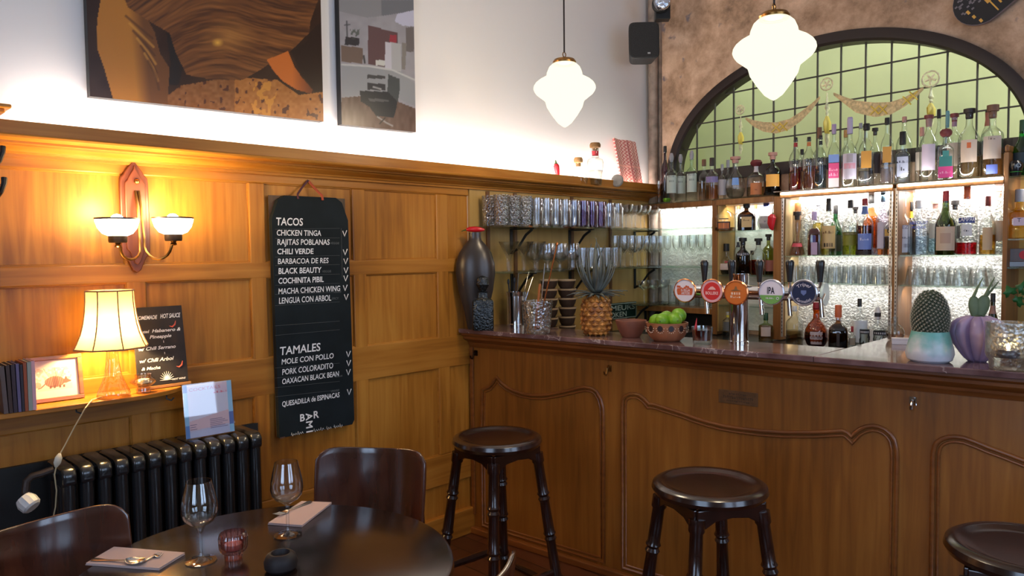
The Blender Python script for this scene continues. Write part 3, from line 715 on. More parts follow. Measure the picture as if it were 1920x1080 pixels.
def paint_brown(X, Y):
    n = nz2(X, Y, 22, 1); n2 = nz2(X, Y, 5, 2); vv = Y + 16 * np.sin((X - 300) / 52) - .0011 * (X - 470) ** 2 + 5 * nz2(X, Y, 30, 11); n3 = .5 * nz2(X * .09 + 40, vv + 60, 2.4, 3) + .5 * nz2(X * .06 + 40, vv + 60, 6.5, 5)
    c = np.zeros(X.shape + (3,)) + np.array([52, 30, 16]); c += (n[..., None] - .5) * 16
    # patterned cloth
    cl = inside(X, Y, [(300, 190), (340, 160), (400, 150), (450, 145), (520, 150), (560, 178), (610, 172), (610, 240), (160, 240), (160, 186), (300, 190)])
    c = lay(c, cl * 1., (124, 78, 40)); c = lay(c, cl * (X > 440) * 1., (164, 104, 46), .75); c += cl[..., None] * (n2[..., None] - .5) * 22
    sp = (nz2(X, Y, 6, 9) > .74) & cl & (nz2(X, Y, 11, 4) > .4); c = lay(c, sp * 1., (62, 28, 22), .8)
    rf = inside(X, Y, [(478, 150), (505, 152), (520, 165), (512, 215), (480, 225), (470, 190)]); c = lay(c, rf * (nz2(X, Y * .6, 5, 6) > .5), (190, 130, 50), .8)
    # trouser leg with folds
    lg = inside(X, Y, [(190, -10), (255, -10), (268, 20), (290, 60), (300, 100), (318, 128), (314, 195), (215, 195), (196, 130), (182, 90), (182, 40)])
    c = lay(c, lg * 1., (172, 112, 42)); dk = np.clip((X - 248 - (Y - 90) * .1) / 26, 0, 1); c = lay(c, lg * dk, (92, 56, 30), .85)
    for k in range(7): c = lay(c, stroke(X, Y, [(236 + k * 7, 30 + k * 14), (262 + k * 5, 52 + k * 15), (286 + k * 2, 72 + k * 16)], 2.2) * lg, (206, 150, 66) if k % 2 else (70, 40, 22), .55)
    c = lay(c, inside(X, Y, [(312, 60), (330, 70), (345, 120), (335, 160), (316, 158), (320, 120)]) * 1., (30, 22, 18), .9)
    # hair
    hr = inside(X, Y, [(230, -10), (600, -10), (582, 40), (578, 75), (556, 92), (520, 108), (490, 130), (455, 150), (400, 150), (350, 140), (330, 100), (318, 62), (280, 40), (240, 14)])
    c = lay(c, hr * 1., (92, 54, 26)); c = lay(c, hr * np.clip(n3 * 1.7 - .55, 0, 1), (148, 94, 46), .8); c = lay(c, hr * np.clip(.45 - n3, 0, 1) * 2, (44, 24, 14), .8)
    c = lay(c, hr * np.clip(1 - np.hypot((X - 430) / 60, (Y - 70) / 40), 0, 1), (176, 120, 58), .7)
    c = lay(c, np.clip(1 - np.hypot((X - 408) / 12, (Y - 80) / 9), 0, 1), (236, 180, 70), .9)
    # arm
    am = inside(X, Y, [(500, 112), (540, 96), (552, 125), (566, 145), (586, 168), (584, 176), (556, 168), (530, 152), (512, 132)])
    c = lay(c, am * 1., (186, 100, 38)); c = lay(c, am * np.clip((X - 548) / 34, 0, 1), (96, 48, 24), .9)
    c = lay(c, inside(X, Y, [(545, 96), (602, 40), (604, 170), (590, 172), (566, 140)]) * 1., (38, 22, 14), .9)
    return np.clip(c, 0, 255)
poster(.807, 1.730, 2.064, 2.083, 2.80, 'large brown photo print of a person in tan trousers with long hair', paint_brown, 300, 220)
def paint_grey(X, Y):
    n = nz2(X, Y, 9, 5)
    c = np.zeros(X.shape + (3,)) + np.array([142, 140, 146]); c += (n[..., None] - .5) * 10
    P = lambda pts, col, a=1.0: lay(c, inside(X, Y, pts) * 1., col, a)
    c = P([(630, 20), (690, 33), (715, 30), (780, 10), (780, -20), (630, -20)], (126, 126, 130))
    c = P([(715, 0), (780, 0), (780, 20), (715, 30)], (104, 106, 112)); c = P([(745, 26), (780, 18), (780, 50), (755, 48), (740, 40)], (176, 176, 196))
    c = P([(690, 47), (746, 62), (744, 130), (690, 120)], (92, 70, 72)); c = P([(640, 85), (680, 90), (680, 120), (640, 115)], (104, 88, 80))
    c = P([(648, 68), (674, 72), (673, 86), (646, 84)], (52, 50, 54)); c = lay(c, stroke(X, Y, [(651, 68), (650, 40)], 1.2), (70, 70, 74)); c = lay(c, stroke(X, Y, [(646, 47), (656, 46)], 1.0), (70, 70, 74)); c = lay(c, (nz2(X, Y, 4, 7) > .62) * ((X > 656) & (X < 674) & (Y > 55) & (Y < 74)), (70, 76, 70), .8)
    c = P([(722, 78), (752, 82), (752, 134), (722, 130)], (158, 158, 160)); c = P([(722, 78), (734, 80), (734, 131), (722, 130)], (176, 174, 184)); c = P([(731, 65), (743, 66), (743, 80), (730, 78)], (140, 56, 66))
    c = P([(761, 52), (776, 50), (776, 98), (761, 96)], (102, 96, 96)); c = P([(754, 80), (762, 82), (760, 130), (753, 130)], (120, 116, 112))
    c = P([(705, 112), (722, 114), (721, 124), (704, 122)], (182, 182, 178)); c = lay(c, stroke(X, Y, [(682, 105), (684, 118)], 1.6), (60, 60, 60))
    c = P([(641, 120), (690, 122), (752, 134), (780, 160), (780, 200), (745, 184), (690, 178), (641, 182)], (136, 138, 142)); c = lay(c, stroke(X, Y, [(641, 121), (690, 124), (735, 131), (778, 150)], 1.5), (176, 176, 176))
    c = P([(689, 140), (722, 142), (722, 148), (689, 147)], (66, 66, 68)); c = P([(689, 155), (723, 158), (723, 170), (689, 168)], (56, 56, 60)); c = lay(c, stroke(X, Y, [(700, 163), (714, 167)], 1.5), (150, 150, 150))
    c = P([(641, 183), (680, 180), (740, 188), (780, 204), (780, 260), (630, 260)], (96, 78, 70)); c += (inside(X, Y, [(641, 183), (680, 180), (740, 188), (780, 204), (780, 260), (630, 260)]) * (nz2(X, Y * .4, 5, 8) - .5) * 22)[..., None]
    # armchair
    c = P([(728, 139), (749, 148), (750, 165), (746, 192), (724, 187), (727, 160)], (70, 74, 76)); c = P([(675, 170), (727, 172), (745, 190), (743, 204), (738, 221), (706, 218), (692, 200), (676, 190)], (46, 48, 52)); c = P([(690, 184), (730, 187), (728, 191), (694, 190)], (84, 84, 86))
    c = lay(c, stroke(X, Y, [(708, 219), (724, 230), (736, 236)], 1.2), (140, 140, 140)); c = lay(c, stroke(X, Y, [(722, 221), (712, 232)], 1.2), (50, 46, 46))
    return np.clip(c, 0, 255)
poster(1.822, 2.238, 2.081, 2.091, 2.88, 'narrow grey photo print of a room with a dark armchair', paint_grey, 120, 190)

# wall sconce
RED = wood('red brown sconce wood', srgb(62, 26, 13), srgb(92, 42, 22), srgb(112, 56, 32), .45, 'z', 1.0, 0)
sc = thing('wall_sconce', 'two armed wall sconce with a pointed wooden back and lit glass bowls', 'wall light', LW.p(.945, 0, 1.65))
o = np.array(sc.location); q = lambda y, d, z: tuple(np.array(LW.p(y, d, z)) - o)
half = [(0, 1.866), (.004, 1.850), (.012, 1.838), (.030, 1.812), (.036, 1.800), (.047, 1.790), (.049, 1.770), (.050, 1.60), (.049, 1.525), (.047, 1.508), (.034, 1.496), (.026, 1.478), (.014, 1.450), (0, 1.440)]
pl = [(.945 + a, z) for a, z in half] + [(.945 - a, z) for a, z in reversed(half[1:-1])]
MB().prism(pl, lambda y, z: q(y, 0, z), lambda y, z: q(y, .018, z)).build('back_plate', RED, sc, smooth=0, bevel=.004)
pl2 = [(.945 + a * .72, 1.652 + (z - 1.652) * .86) for a, z in half] + [(.945 - a * .72, 1.652 + (z - 1.652) * .86) for a, z in reversed(half[1:-1])]
MB().prism(pl2, lambda y, z: q(y, .016, z), lambda y, z: q(y, .027, z)).build('raised_panel', RED, sc, smooth=0, bevel=.004)
MB().ball(q(.950, .030, 1.775), .010).build('knob', BRASS, sc)
BOWL = emit('lit bowl glass', (1, .86, .62), 7.0); RIM = pbr('bowl rim', srgb(70, 40, 30), .4)
for y, z, sg in ((.848, 1.625, -1), (1.036, 1.632, 1)):
    DD = .13
    b0 = q(y, DD, z)
    MB().lathe([(.030, -.052), (.048, -.044), (.062, -.025), (.069, -.003), (.070, .008), (.066, .008), (.060, -.018), (.045, -.036), (.0, -.040)], 28, b0).build('glass_bowl', BOWL, sc, smooth=60)
    MB().lathe([(.0715, .004), (.0715, .010), (.066, .010), (.066, .004)], 28, b0).build('bowl_rim', RIM, sc)
    MB().lathe([(0, -.076), (.028, -.076), (.030, -.070), (.030, -.048), (0, -.048)], 20, b0).build('lamp_cup', pbr('brown lamp cup', srgb(70, 50, 34), .4, .6), sc)
    MB().ball((b0[0], b0[1], b0[2] + .002), .022).build('bulb', emit('lit bulb', (1, .84, .55), 22), sc)
    path = [(.950 + sg * .006, .028, 1.74), (.950 + sg * .006, .045, 1.68), (.950 + sg * .008, .06, 1.56)]
    yc = (.950 + y) / 2
    for k in range(9):
        a = math.pi * k / 8; path.append((yc + (.95 + sg * .008 - yc) * math.cos(a), .06 + .07 * k / 8, 1.535 - .045 * math.sin(a) + .0 * k))
    path.append((y, DD, z - .074))
    MB().tube([q(*p) for p in path], .0048, 8).build('arm', BRASS, sc)
    MB().lathe([(.008, -.092), (.012, -.088), (.008, -.082), (.010, -.076)], 12, b0).build('arm_collar', BRASS, sc)
    w = LW.p(y, DD + .01, z + .045); point('sconce_light', w, 4.2, WARM, .04)

# coat hook just inside the picture edge
ck = thing('coat_hook', 'dark iron double coat hook on the wood panel near the wall lamp', 'hook', LW.p(.452, 0, 1.78))
MB().box(-.012, .012, -.006, .0, -.11, .06).build('hook_plate', BLACKM, ck, smooth=0, bevel=.002)
ck.matrix_world = LW.m(LW.px(3, 292, .075)[0] - .012, 0, LW.px(3, 292, .075)[1] - .02)
for z in (0, -.1): MB().tube([(0, -.004, z), (0, -.05, z - .012), (.006, -.075, z + .004), (.014, -.082, z + .032), (.016, -.078, z + .05)], [.006, .006, .007, .008, .009], 8).build('prong', BLACKM, ck)

# shelf
SHZ = 1.012
sh = thing('wall_shelf', 'warm lit wooden wall shelf with a rounded end above the radiator', 'shelf', LW.p(.6, 0, SHZ - .018))
o = np.array(sh.location); q = lambda y, d, z: tuple(np.array(LW.p(y, d, z)) - o)
pts = [(.0, 0), (1.06, 0)]
for k in range(13):
    a = k / 12 * math.pi / 2; pts.append((.86 + .225 * math.cos(a), .03 + .138 * math.sin(a)))
pts.append((.0, .168))
MB().prism(pts, lambda y, d: q(y, d, SHZ - .018), lambda y, d: q(y, d, SHZ)).build('shelf_board', HONEYH, sh, smooth=30, bevel=.003)
for y in (.70, .995):
    h = MB(); h.tube([q(y, .12, SHZ - .018), q(y, .125, SHZ - .034), q(y + .012, .135, SHZ - .04), q(y + .02, .14, SHZ - .03)], .003, 6); h.build('cup_hook', BLACKM, sh)
# table lamp
tl = thing('table_lamp', 'table lamp with pleated cream shade and clear glass foot on the wall shelf', 'lamp', LW.p(LW.px(212, 700, .134)[0], .134, SHZ))
LG = glass('lamp foot glass', (.97, .93, .88), .55, .04, bump=.25, bscale=30, gloss=.12, power=2)
MB().lathe([(0, 0), (.050, .0), (.053, .010), (.050, .022), (.040, .045), (.027, .08), (.021, .12), (.018, .165), (.019, .178), (0, .178)], 32, flute=(8, .05)).build('glass_foot', LG, tl, smooth=60)
MB().tube([(0, 0, .178), (0, 0, .215)], .011, 12).build('lamp_holder', BRASS, tl)
SHADE, nt, N, L = nodes('lit cream lampshade'); N.remove(N['Principled BSDF'])
tr = N.new('ShaderNodeBsdfTranslucent'); tr.inputs[0].default_value = (.25, .19, .09, 1); df = N.new('ShaderNodeBsdfDiffuse'); df.inputs[0].default_value = (.8, .66, .42, 1)
ms = N.new('ShaderNodeMixShader'); ms.inputs[0].default_value = .35; L.new(tr.outputs[0], ms.inputs[1]); L.new(df.outputs[0], ms.inputs[2]); L.new(ms.outputs[0], N['Material Output'].inputs[0])
sp = [(.118, .175), (.108, .195), (.096, .225), (.087, .26), (.081, .30), (.078, .335), (.077, .372)]
shd = MB(); nseg = 8
def shp(t, a):  # octagon-like plan: flat panels between ribs
    r, z = np.interp(t, np.linspace(0, 1, len(sp)), [p[0] for p in sp]), np.interp(t, np.linspace(0, 1, len(sp)), [p[1] for p in sp])
    k = (a % (2 * math.pi / nseg)) - math.pi / nseg; r2 = r * math.cos(math.pi / nseg) / math.cos(k); return (r2 * math.cos(a), r2 * math.sin(a), z)
shd.grid(64, 12, lambda u, v: shp(v, u * 2 * math.pi)); sho = shd.build('lamp_shade', SHADE, tl, smooth=30)
RIB = pbr('shade braid', srgb(150, 108, 78), .7)
rb = MB()
for k in range(nseg): rb.tube([tuple(np.array(shp(t / 12, k * 2 * math.pi / nseg + 1e-6)) * np.array([1.008, 1.008, 1])) for t in range(13)], .0022, 5)
for t in (0, 1): rb.tube([shp(t, a * 2 * math.pi / 64) for a in range(64)], .003, 5, closed=True)
rb.build('braid', RIB, sho)
BULB, nt, N, L = nodes('lit clear bulb'); N.remove(N['Principled BSDF'])
em_ = N.new('ShaderNodeEmission'); em_.inputs[0].default_value = (1, .8, .45, 1); em_.inputs[1].default_value = 8; tr = N.new('ShaderNodeBsdfTransparent')
ms = N.new('ShaderNodeMixShader'); ms.inputs[0].default_value = .85; L.new(em_.outputs[0], ms.inputs[1]); L.new(tr.outputs[0], ms.inputs[2]); L.new(ms.outputs[0], N['Material Output'].inputs[0])
MB().ball((0, 0, .238), .026).build('bulb', BULB, tl)
lp = (tl.location.x, tl.location.y, SHZ + .238); point('table_lamp_light', lp, 15, (1, .66, .26), .022)
tlo = np.array(tl.location)
cw = [(190, 744, .10), (172, 750, .17), (160, 765, .192), (140, 800, .195), (120, 838, .20), (112, 852, .205)]
cw2 = [(106, 872, .205), (102, 890, .205), (106, 920, .205), (104, 950, .20), (97, 985, .19), (92, 1040, .19)]
def lwp(x, y, d): s, z = LW.px(x, y, d); return np.array(LW.p(s, d, z))
CORDM = pbr('ivory cord', srgb(190, 168, 130), .5)
cd = MB(); cd.tube([tuple(lwp(*p) - tlo) for p in cw], .0022, 6); cd.tube([tuple(lwp(*p) - tlo) for p in cw2], .0022, 6); cdo = cd.build('cord', CORDM, tl)
MB().tube([tuple(lwp(112, 850, .205) - tlo), tuple(lwp(110, 858, .208) - tlo), tuple(lwp(107, 868, .208) - tlo), tuple(lwp(105, 876, .205) - tlo)], [.004, .011, .011, .004], 10, flat=.6).build('inline_switch', pbr('ivory plastic', srgb(206, 196, 176), .4), cdo)

# framed armadillo drawing
def put_on(frame, s, d, z): return frame.m(s, d, z)
fr_ = thing('framed_drawing', 'small wooden framed sepia drawing of an armadillo on the wall shelf', 'picture frame', m=LW.m(.655, .055, SHZ))
fr_.matrix_world = LW.m(.655, .06, SHZ) @ Matrix.Rotation(math.radians(-9), 4, 'X')
w, h = .172, .155
f = MB()
for x0, x1, z0, z1 in ((-w / 2, w / 2, 0, .014), (-w / 2, w / 2, h - .014, h), (-w / 2, -w / 2 + .014, .014, h - .014), (w / 2 - .014, w / 2, .014, h - .014)): f.box(x0, x1, -.016, 0, z0, z1)
f.build('frame', wood('thin frame wood', srgb(90, 50, 24), srgb(140, 88, 40), srgb(170, 116, 60), .35, 'x'), fr_, smooth=0, bevel=.002)
def paint_arm(U, V):
    X, Y = U * 150, (1 - V) * 130; c = np.zeros(U.shape + (3,)) + np.array([226, 206, 196]); ink = (126, 84, 74)
    sc_ = ((X > 14) & (X < 128) & (Y > 28) & (Y < 104)); c = lay(c, sc_ * (nz2(X, Y, 6, 3) > .45) * (Y < 70), ink, .35); c = lay(c, sc_ * (Y > 84) * 1., (214, 186, 172), .8)
    b = np.hypot((X - 76) / 30, (Y - 76) / 19) < 1; c = lay(c, b * 1., (150, 106, 92)); c = lay(c, b * (np.sin(X * .9 + .3 * Y) > .2), (104, 66, 58), .7); c = lay(c, b * (np.hypot((X - 78) / 9, (Y - 76) / 17) < 1), (84, 52, 48), .5)
    hd = inside(X, Y, [(100, 72), (112, 68), (126, 76), (124, 80), (110, 84), (102, 84)]); c = lay(c, hd * 1., (120, 80, 70)); c = lay(c, inside(X, Y, [(106, 70), (110, 58), (114, 69)]) * 1., (96, 60, 54))
    for x in (60, 72, 88, 100): c = lay(c, inside(X, Y, [(x, 88), (x + 7, 88), (x + 5, 98), (x - 1, 98)]) * 1., (96, 60, 54))
    c = lay(c, stroke(X, Y, [(48, 80), (34, 92), (26, 94)], 1.6), (110, 70, 60)); c = lay(c, (np.hypot((X - 24) / 12, (Y - 82) / 10) < 1) * 1., (160, 118, 100), .7)
    c = lay(c, stroke(X, Y, [(82, 56), (78, 30)], 1.4) + stroke(X, Y, [(60, 58), (50, 40), (46, 30)], 1.2) + stroke(X, Y, [(98, 58), (106, 36)], 1.2), ink, .6)
    return c
picture('drawing', 100, 86, lambda u, v: (-w / 2 + .012 + u * (w - .024), -.008, .012 + v * (h - .024)), paint_arm, attr_mat('drawing paper', .5), fr_)
MB().box(-w / 2 + .004, w / 2 - .004, -.006, -.001, .004, h - .004).build('frame_back', pbr('frame backing', srgb(70, 50, 34), .7), fr_, smooth=0)
# books standing beside the frame
bk = [(.494, .012, .150, (92, 74, 70), 'grey patterned paperback, first book at the hook end of the shelf row', .09), (.507, .010, .152, (60, 36, 28), 'thin dark brown book second in the shelf row', .06), (.519, .010, .153, (52, 34, 44), 'thin plum black book third in the shelf row', .04), (.5305, .0085, .154, (96, 84, 120), 'slim lavender grey book in the shelf row', .03), (.540, .007, .150, (44, 32, 42), 'very thin blackish book in the shelf row', .02), (.549, .009, .155, (150, 70, 36), 'rust orange book in the shelf row', .01), (.560, .011, .156, (150, 150, 140), 'pale grey green book near the framed drawing', 0), (.571, .010, .158, (214, 160, 168), 'pink book touching the framed drawing', 0)]
for y, tk, hh, colr, lab, lean in bk:
    b = thing('book', lab, 'book', group='books on the wall shelf'); b.matrix_world = LW.m(y, .115, SHZ + .0002) @ Matrix.Rotation(-lean * .5, 4, 'Y')
    cv = MB(); cv.box(-tk / 2, -tk / 2 + .001, -.055, .05, 0, hh); cv.box(tk / 2 - .001, tk / 2, -.055, .05, 0, hh); cv.box(-tk / 2, tk / 2, -.057, -.055, 0, hh); cv.build('cover', paper(colr, .55), b, smooth=0)
    MB().box(-tk / 2 + .0012, tk / 2 - .0012, -.053, .048, .001, hh - .003).build('pages', paper((206, 186, 150), .8), b, smooth=0)
# hot sauce blackboard
SLATE = pbr('dark slate board', (.020, .017, .020), .6, var=.25, vscale=12, spec=.25)
hb = thing('chalkboard', 'small blackboard listing homemade hot sauces leaning behind the table lamp', 'chalkboard')
hb.matrix_world = LW.m(1.005, .075, SHZ + .012) @ Matrix.Rotation(math.radians(-9), 4, 'X')
MB().box(-.090, .090, 0, .008, 0, .292).build('board', SLATE, hb, smooth=0, bevel=.0015)
CHALK = pbr('chalk', (.9, .88, .87), .9); CHALKD = pbr('faint chalk', (.11, .12, .12), .9); REDC = pbr('red chalk', (.55, .10, .07), .8)
tx = MB(); F2 = lambda x, y: (x, -.0006, y)
for s_, x, y, c_, wd in (('HOMEMADE', -.080, .246, .014, .078), ('HOT SAUCE', .008, .247, .016, .074), ('Roasted', -.080, .196, .011, .045), ('Habanero &', -.026, .196, .012, .104), ('Pineapple', -.036, .174, .012, .078), ('w/ Chili Serrano', -.078, .132, .012, .132), ('w/ Chili Arbol', -.078, .088, .013, .122), ('& Macha', -.074, .060, .011, .066), ('HOT WINE', .030, .012, .006, .05)):
    put_text(tx, s_, F2, x, y, c_, wd, shear=.3, bold=.0006)
for x, y in ((.012, .155), (.012, .112)): tx.tube([(x, -.0008, y), (x, -.0008, y + .008)], .0008, 4)
for k in range(11):
    a = math.pi * (k + .0) / 10; tx.tube([(.012, -.0008, .016), (.012 + .026 * math.cos(a), -.0008, .016 + .032 * math.sin(a))], [.0022, .0004], 4)
tx.build('chalk_lettering', CHALK, hb, smooth=0)
rc = MB()
for x, y, g in ((.052, .216, 1), (.064, .062, 1)): rc.tube([(x - .014, -.001, y), (x - .004, -.001, y - .004), (x + .006, -.001, y + .004), (x + .010, -.001, y + .018)], [.0008, .003, .003, .0012], 6)
rc.build('chilli_drawing', REDC, hb)
MB().box(-.095, .095, -.012, .02, -.012, -.0005).build('foot_ledge', pbr('board foot', srgb(150, 104, 56), .5), hb, smooth=0, bevel=.002)
# glass candle cup on the shelf
cc = thing('candle_holder', 'small pressed glass candle cup on the wall shelf beside the lamp', 'candle holder', LW.p(.915, .13, SHZ))
MB().lathe([(0, 0), (.022, 0), (.024, .004), (.021, .012), (.021, .024), (.036, .034), (.042, .042), (.038, .050), (.026, .056), (.027, .068), (.024, .068), (.022, .056), (.030, .044), (.0, .034)], 28, flute=(14, .03)).build('glass_cup', glass('warm pressed glass', (.98, .90, .78), .6, .08, gloss=.15, power=2), cc, smooth=50)
MB().lathe([(0, .037), (.019, .037), (.019, .05), (0, .05)], 20).build('tealight', pbr('wax', (.85, .78, .6), .5), cc)
# big menu board
mb = thing('menu_board', 'tall black menu board with chalked tacos and tamales hanging on the panelling', 'menu board', LW.p(1.66, .0, .72))
o = np.array(mb.location); q = lambda y, d, z: tuple(np.array(LW.p(y, d, z)) - o)
c4 = [LW.px(*p, .03) for p in ((524, 822), (665, 795), (652, 372), (508, 365))]
(y0, z0), (y1, z1), (y2, z2), (y3, z3) = c4
bo = [(y0, z0), (y1 - .012, z1), (y1, z1 + .02), (y2 + .0, z2 - .10), (y2 - .03, z2 - .02), (y2 - .06, z2), (y3 + .06, z3), (y3 + .03, z3 - .02), (y3, z3 - .10)]
SLATE2 = pbr('blue black slate', (.010, .0145, .0175), .7, var=.3, vscale=6, spec=.18)
MB().prism(bo, lambda y, z: q(y, .006, z), lambda y, z: q(y, .03, z)).build('board', SLATE2, mb, smooth=0, bevel=.0015)
MB().prism([(y0, z0), (y1, z1), (y2, z2), (y3, z3)], lambda y, z: q(y, .002, z), lambda y, z: q(y, .006, z)).build('wooden_backing', wood('board backing', srgb(60, 40, 24), srgb(84, 58, 34), srgb(100, 70, 42), .5), mb, smooth=0)
def F3(y, z): return q(y, .0306, z)
tx = MB(); td = MB()
def line(m, s_, xl, yl, xr, cap, bold=.0009, tiltpx=None, shear=.08):
    a = LW.px(xl, yl, .03); b = LW.px(xr, yl, .03); cp_ = LW.px(xl, yl - cap, .03)[1] - a[1]
    put_text(m, s_, F3, a[0], a[1], cp_, b[0] - a[0], shear=shear, bold=bold)
for a in (('TACOS', 518, 422, 568, 14, .0014), ('CHICKEN TINGA', 519, 441.5, 602, 10.5), ('RAJITAS POBLANAS', 520, 459, 618, 10.5), ('CHILI VERDE', 520, 476.5, 588, 10, .0014), ('BARBACOA DE RES', 521, 495, 616, 10, .0006), ('BLACK BEAUTY', 522, 513.5, 603, 10.5, .0014), ('COCHINITA PIBIL', 522, 532, 607, 10.5, .0014), ('MACHA CHICKEN WING', 522, 551.5, 638, 10.5), ('LENGUA CON ARBOL', 523, 569.5, 621, 11),
          ('TAMALES', 525, 666, 601, 15, .0014), ('MOLE CON POLLO', 528, 683.5, 626, 10), ('PORK COLORADITO', 529, 703, 625, 10.5), ('OAXACAN BLACK BEAN', 529, 720.5, 636, 10), ('QUESADILLA de ESPINACAS', 529, 762.5, 637, 9.5, .001)): line(tx, *a)
for a in (('VEGGIE', 619, 458, 636, 4, .0003), ('VEGGIE', 604, 511, 621, 4, .0003), ('VEGGIE', 626, 549, 640, 3, .0002), ('SPICY', 622, 562, 635, 4, .0003), ('VEGGIE', 628, 708, 642, 3, .0003), ('VEGGIE', 620, 736, 636, 4, .0003)): line(td, *a)
for x, y in ((646, 438), (647, 473), (648, 490), (648.5, 507), (648, 522), (647, 540), (649, 557), (653, 664), (653.5, 681), (653, 698), (654.5, 735)):
    P = [q(*(lambda t: (t[0], .031, t[1]))(LW.px(x + dx, y + dy, .031))) for dx, dy in ((-3.5, -5), (0, 5), (4, -6))]
    tx.tube(P, .0022, 5)
for ya, yb in ((430, 428), (447, 446), (482, 479), (498, 496), (516, 514), (535, 531), (552, 548), (573, 566), (611, 602), (629, 618), (690, 681), (709, 699), (727, 715), (744, 731)):
    a, b = LW.px(516, ya, .031), LW.px(637, yb, .031); td.tube([q(a[0], .0305, a[1]), q(b[0], .0305, b[1])], .0006, 4)
a, b = LW.px(640, 428, .031), LW.px(642, 520, .031); td.tube([q(a[0], .0305, a[1]), q(b[0], .0305, b[1])], .0008, 4)
# logo: BAR across, A-M-I downwards
def glyph(ch, xc, yc, hpx, rot=0, bold=.004):
    v, f, w_ = text_geo(ch, 0, .03); a = LW.px(xc, yc, .03); hh = abs(LW.px(xc, yc - hpx, .03)[1] - a[1]); cr, sr = math.cos(rot), math.sin(rot)
    for dx, dy in ((0, 0),):
        tx.add([F3(a[0] + ((x - w_ / 2) * cr - (y - .5) * sr) * hh + dx, a[1] + ((x - w_ / 2) * sr + (y - .5) * cr) * hh + dy) for x, y in v], f)
glyph('B', 567, 783, 13); glyph('A', 579.5, 781, 13, -math.pi / 2); glyph('R', 593, 777, 13); glyph('M', 580, 796, 13, -math.pi / 2); glyph('I', 580.5, 809, 13, -math.pi / 2)
def scrawl(x0, x1, y0, y1, n):
    P = []
    for k in range(n * 4):
        t = k / (n * 4 - 1); x = x0 + (x1 - x0) * t; y = y0 + (y1 - y0) * t + (-3.2 if k % 4 == 1 else 2 if k % 4 == 3 else 0) * (1.4 if (k // 4) % 3 == 0 else .7)
        a = LW.px(x, y, .0305); P.append(q(a[0], .0305, a[1]))
    tx.tube(P, .0007, 4)
scrawl(546, 569, 816, 811, 6); scrawl(588, 608, 808, 804, 5); scrawl(612, 622, 804, 802, 3); scrawl(626, 643, 801, 798, 5)
tx.build('chalk_lettering', CHALK, mb, smooth=0); td.build('faint_chalk', CHALKD, mb, smooth=0)
a = LW.px(578, 338, .01); l = LW.px(558, 364, .03); r_ = LW.px(604, 367, .03)
rp = MB(); rp.tube([q(l[0], .034, l[1] - .02), q(l[0], .03, l[1]), q((l[0] + a[0]) / 2, .014, (l[1] + a[1]) / 2), q(a[0], .008, a[1])], .005, 6, flat=.5); rp.build('dark_ribbon', pbr('plum ribbon', srgb(80, 36, 48), .7), mb)
rp = MB(); rp.tube([q(r_[0], .034, r_[1] - .02), q(r_[0], .03, r_[1]), q((r_[0] + a[0]) / 2, .014, (r_[1] + a[1]) / 2), q(a[0], .008, a[1])], .006, 6, flat=.5)
rp.build('orange_ribbon', pbr('orange ribbon', srgb(176, 74, 40), .7), mb)
MB().tube([q(a[0], 0, a[1] - .004), q(a[0], .014, a[1] - .002)], .003, 6).build('nail', BLACKM, mb)
MB().box(y0 + .002, y0 + .025, .0255, .0312, z0 - .002, z0 + .004, q).build('corner_clip', CHROME, mb, smooth=0)

# radiator
ra = thing('radiator', 'black cast iron column radiator under the wall shelf', 'radiator', LW.p(.97, .12, 0))
o = np.array(ra.location); q = lambda y, d, z: tuple(np.array(LW.p(y, d, z)) - o)
IRON = pbr('black radiator enamel', (.014, .0145, .016), .24, 0, spec=.6, coat=.3)
ys = [LW.px(x, y_, .20)[0] for x, y_ in ((125, 870), (160, 864), (192, 858), (225, 852), (256, 847), (286, 842), (316, 838), (345, 833), (374, 828), (398, 825), (422, 821), (447, 817), (475, 813))]
y_a, y_b = ys[0], ys[-1]; RT = .818
def rsec(y):
    s_ = MB(); r = .0215
    for d in (.055, .13, .210):
        s_.tube([q(y, d, .10), q(y, d, .13), q(y, d, RT - .06), q(y, d, RT - .03)], [r * .8, r, r, r * .9], 10)
    for z0, z1 in ((.07, .13), (RT - .07, RT)):
        pts = [(.030, z0 + .012), (.045, z0), (.215, z0), (.235, z0 + .014), (.235, z1 - .022), (.219, z1 - .004), (.190, z1), (.06, z1), (.038, z1 - .008), (.030, z1 - .02)]
        s_.prism(pts, lambda d, z: q(y - .021, d, z), lambda d, z: q(y + .021, d, z))
    return s_
for k in range(13):
    rsec(y_a + (y_b - y_a) * k / 12).build('section', IRON, ra, smooth=50, bevel=.009)
ft = MB()
for y in (y_a, y_b): ft.box(y - .02, y + .02, .04, .21, 0, .075, q)
for z in (.10, RT - .035): ft.tube([q(y_a - .03, .125, z), q(y_b + .03, .125, z)], .024, 12)
ft.build('connecting_pipes', IRON, ra, bevel=.003)
vp = [lwp(x, y, d) for x, y, d in ((100, 880, .18), (78, 888, .18), (60, 893, .18), (50, 902, .18), (48, 922, .18), (52, 930, .19))]
va = MB().tube([tuple(p - o) for p in vp], .012, 10).build('valve_pipe', pbr('dull bronze pipe', srgb(70, 60, 56), .5, .6), ra)
c = lwp(53, 943, .2) - o
kn = MB().lathe([(0, -.022), (.022, -.022), (.028, -.016), (.030, .006), (.024, .022), (0, .024)], 24, flute=(12, .03)); kn.v = [tuple(Matrix.Rotation(math.radians(35), 3, 'X') @ Matrix.Rotation(math.radians(-38), 3, 'Y') @ Vector(p) + Vector(c)) for p in kn.v]
kn.build('valve_knob', pbr('white plastic', (.72, .70, .68), .4), va)
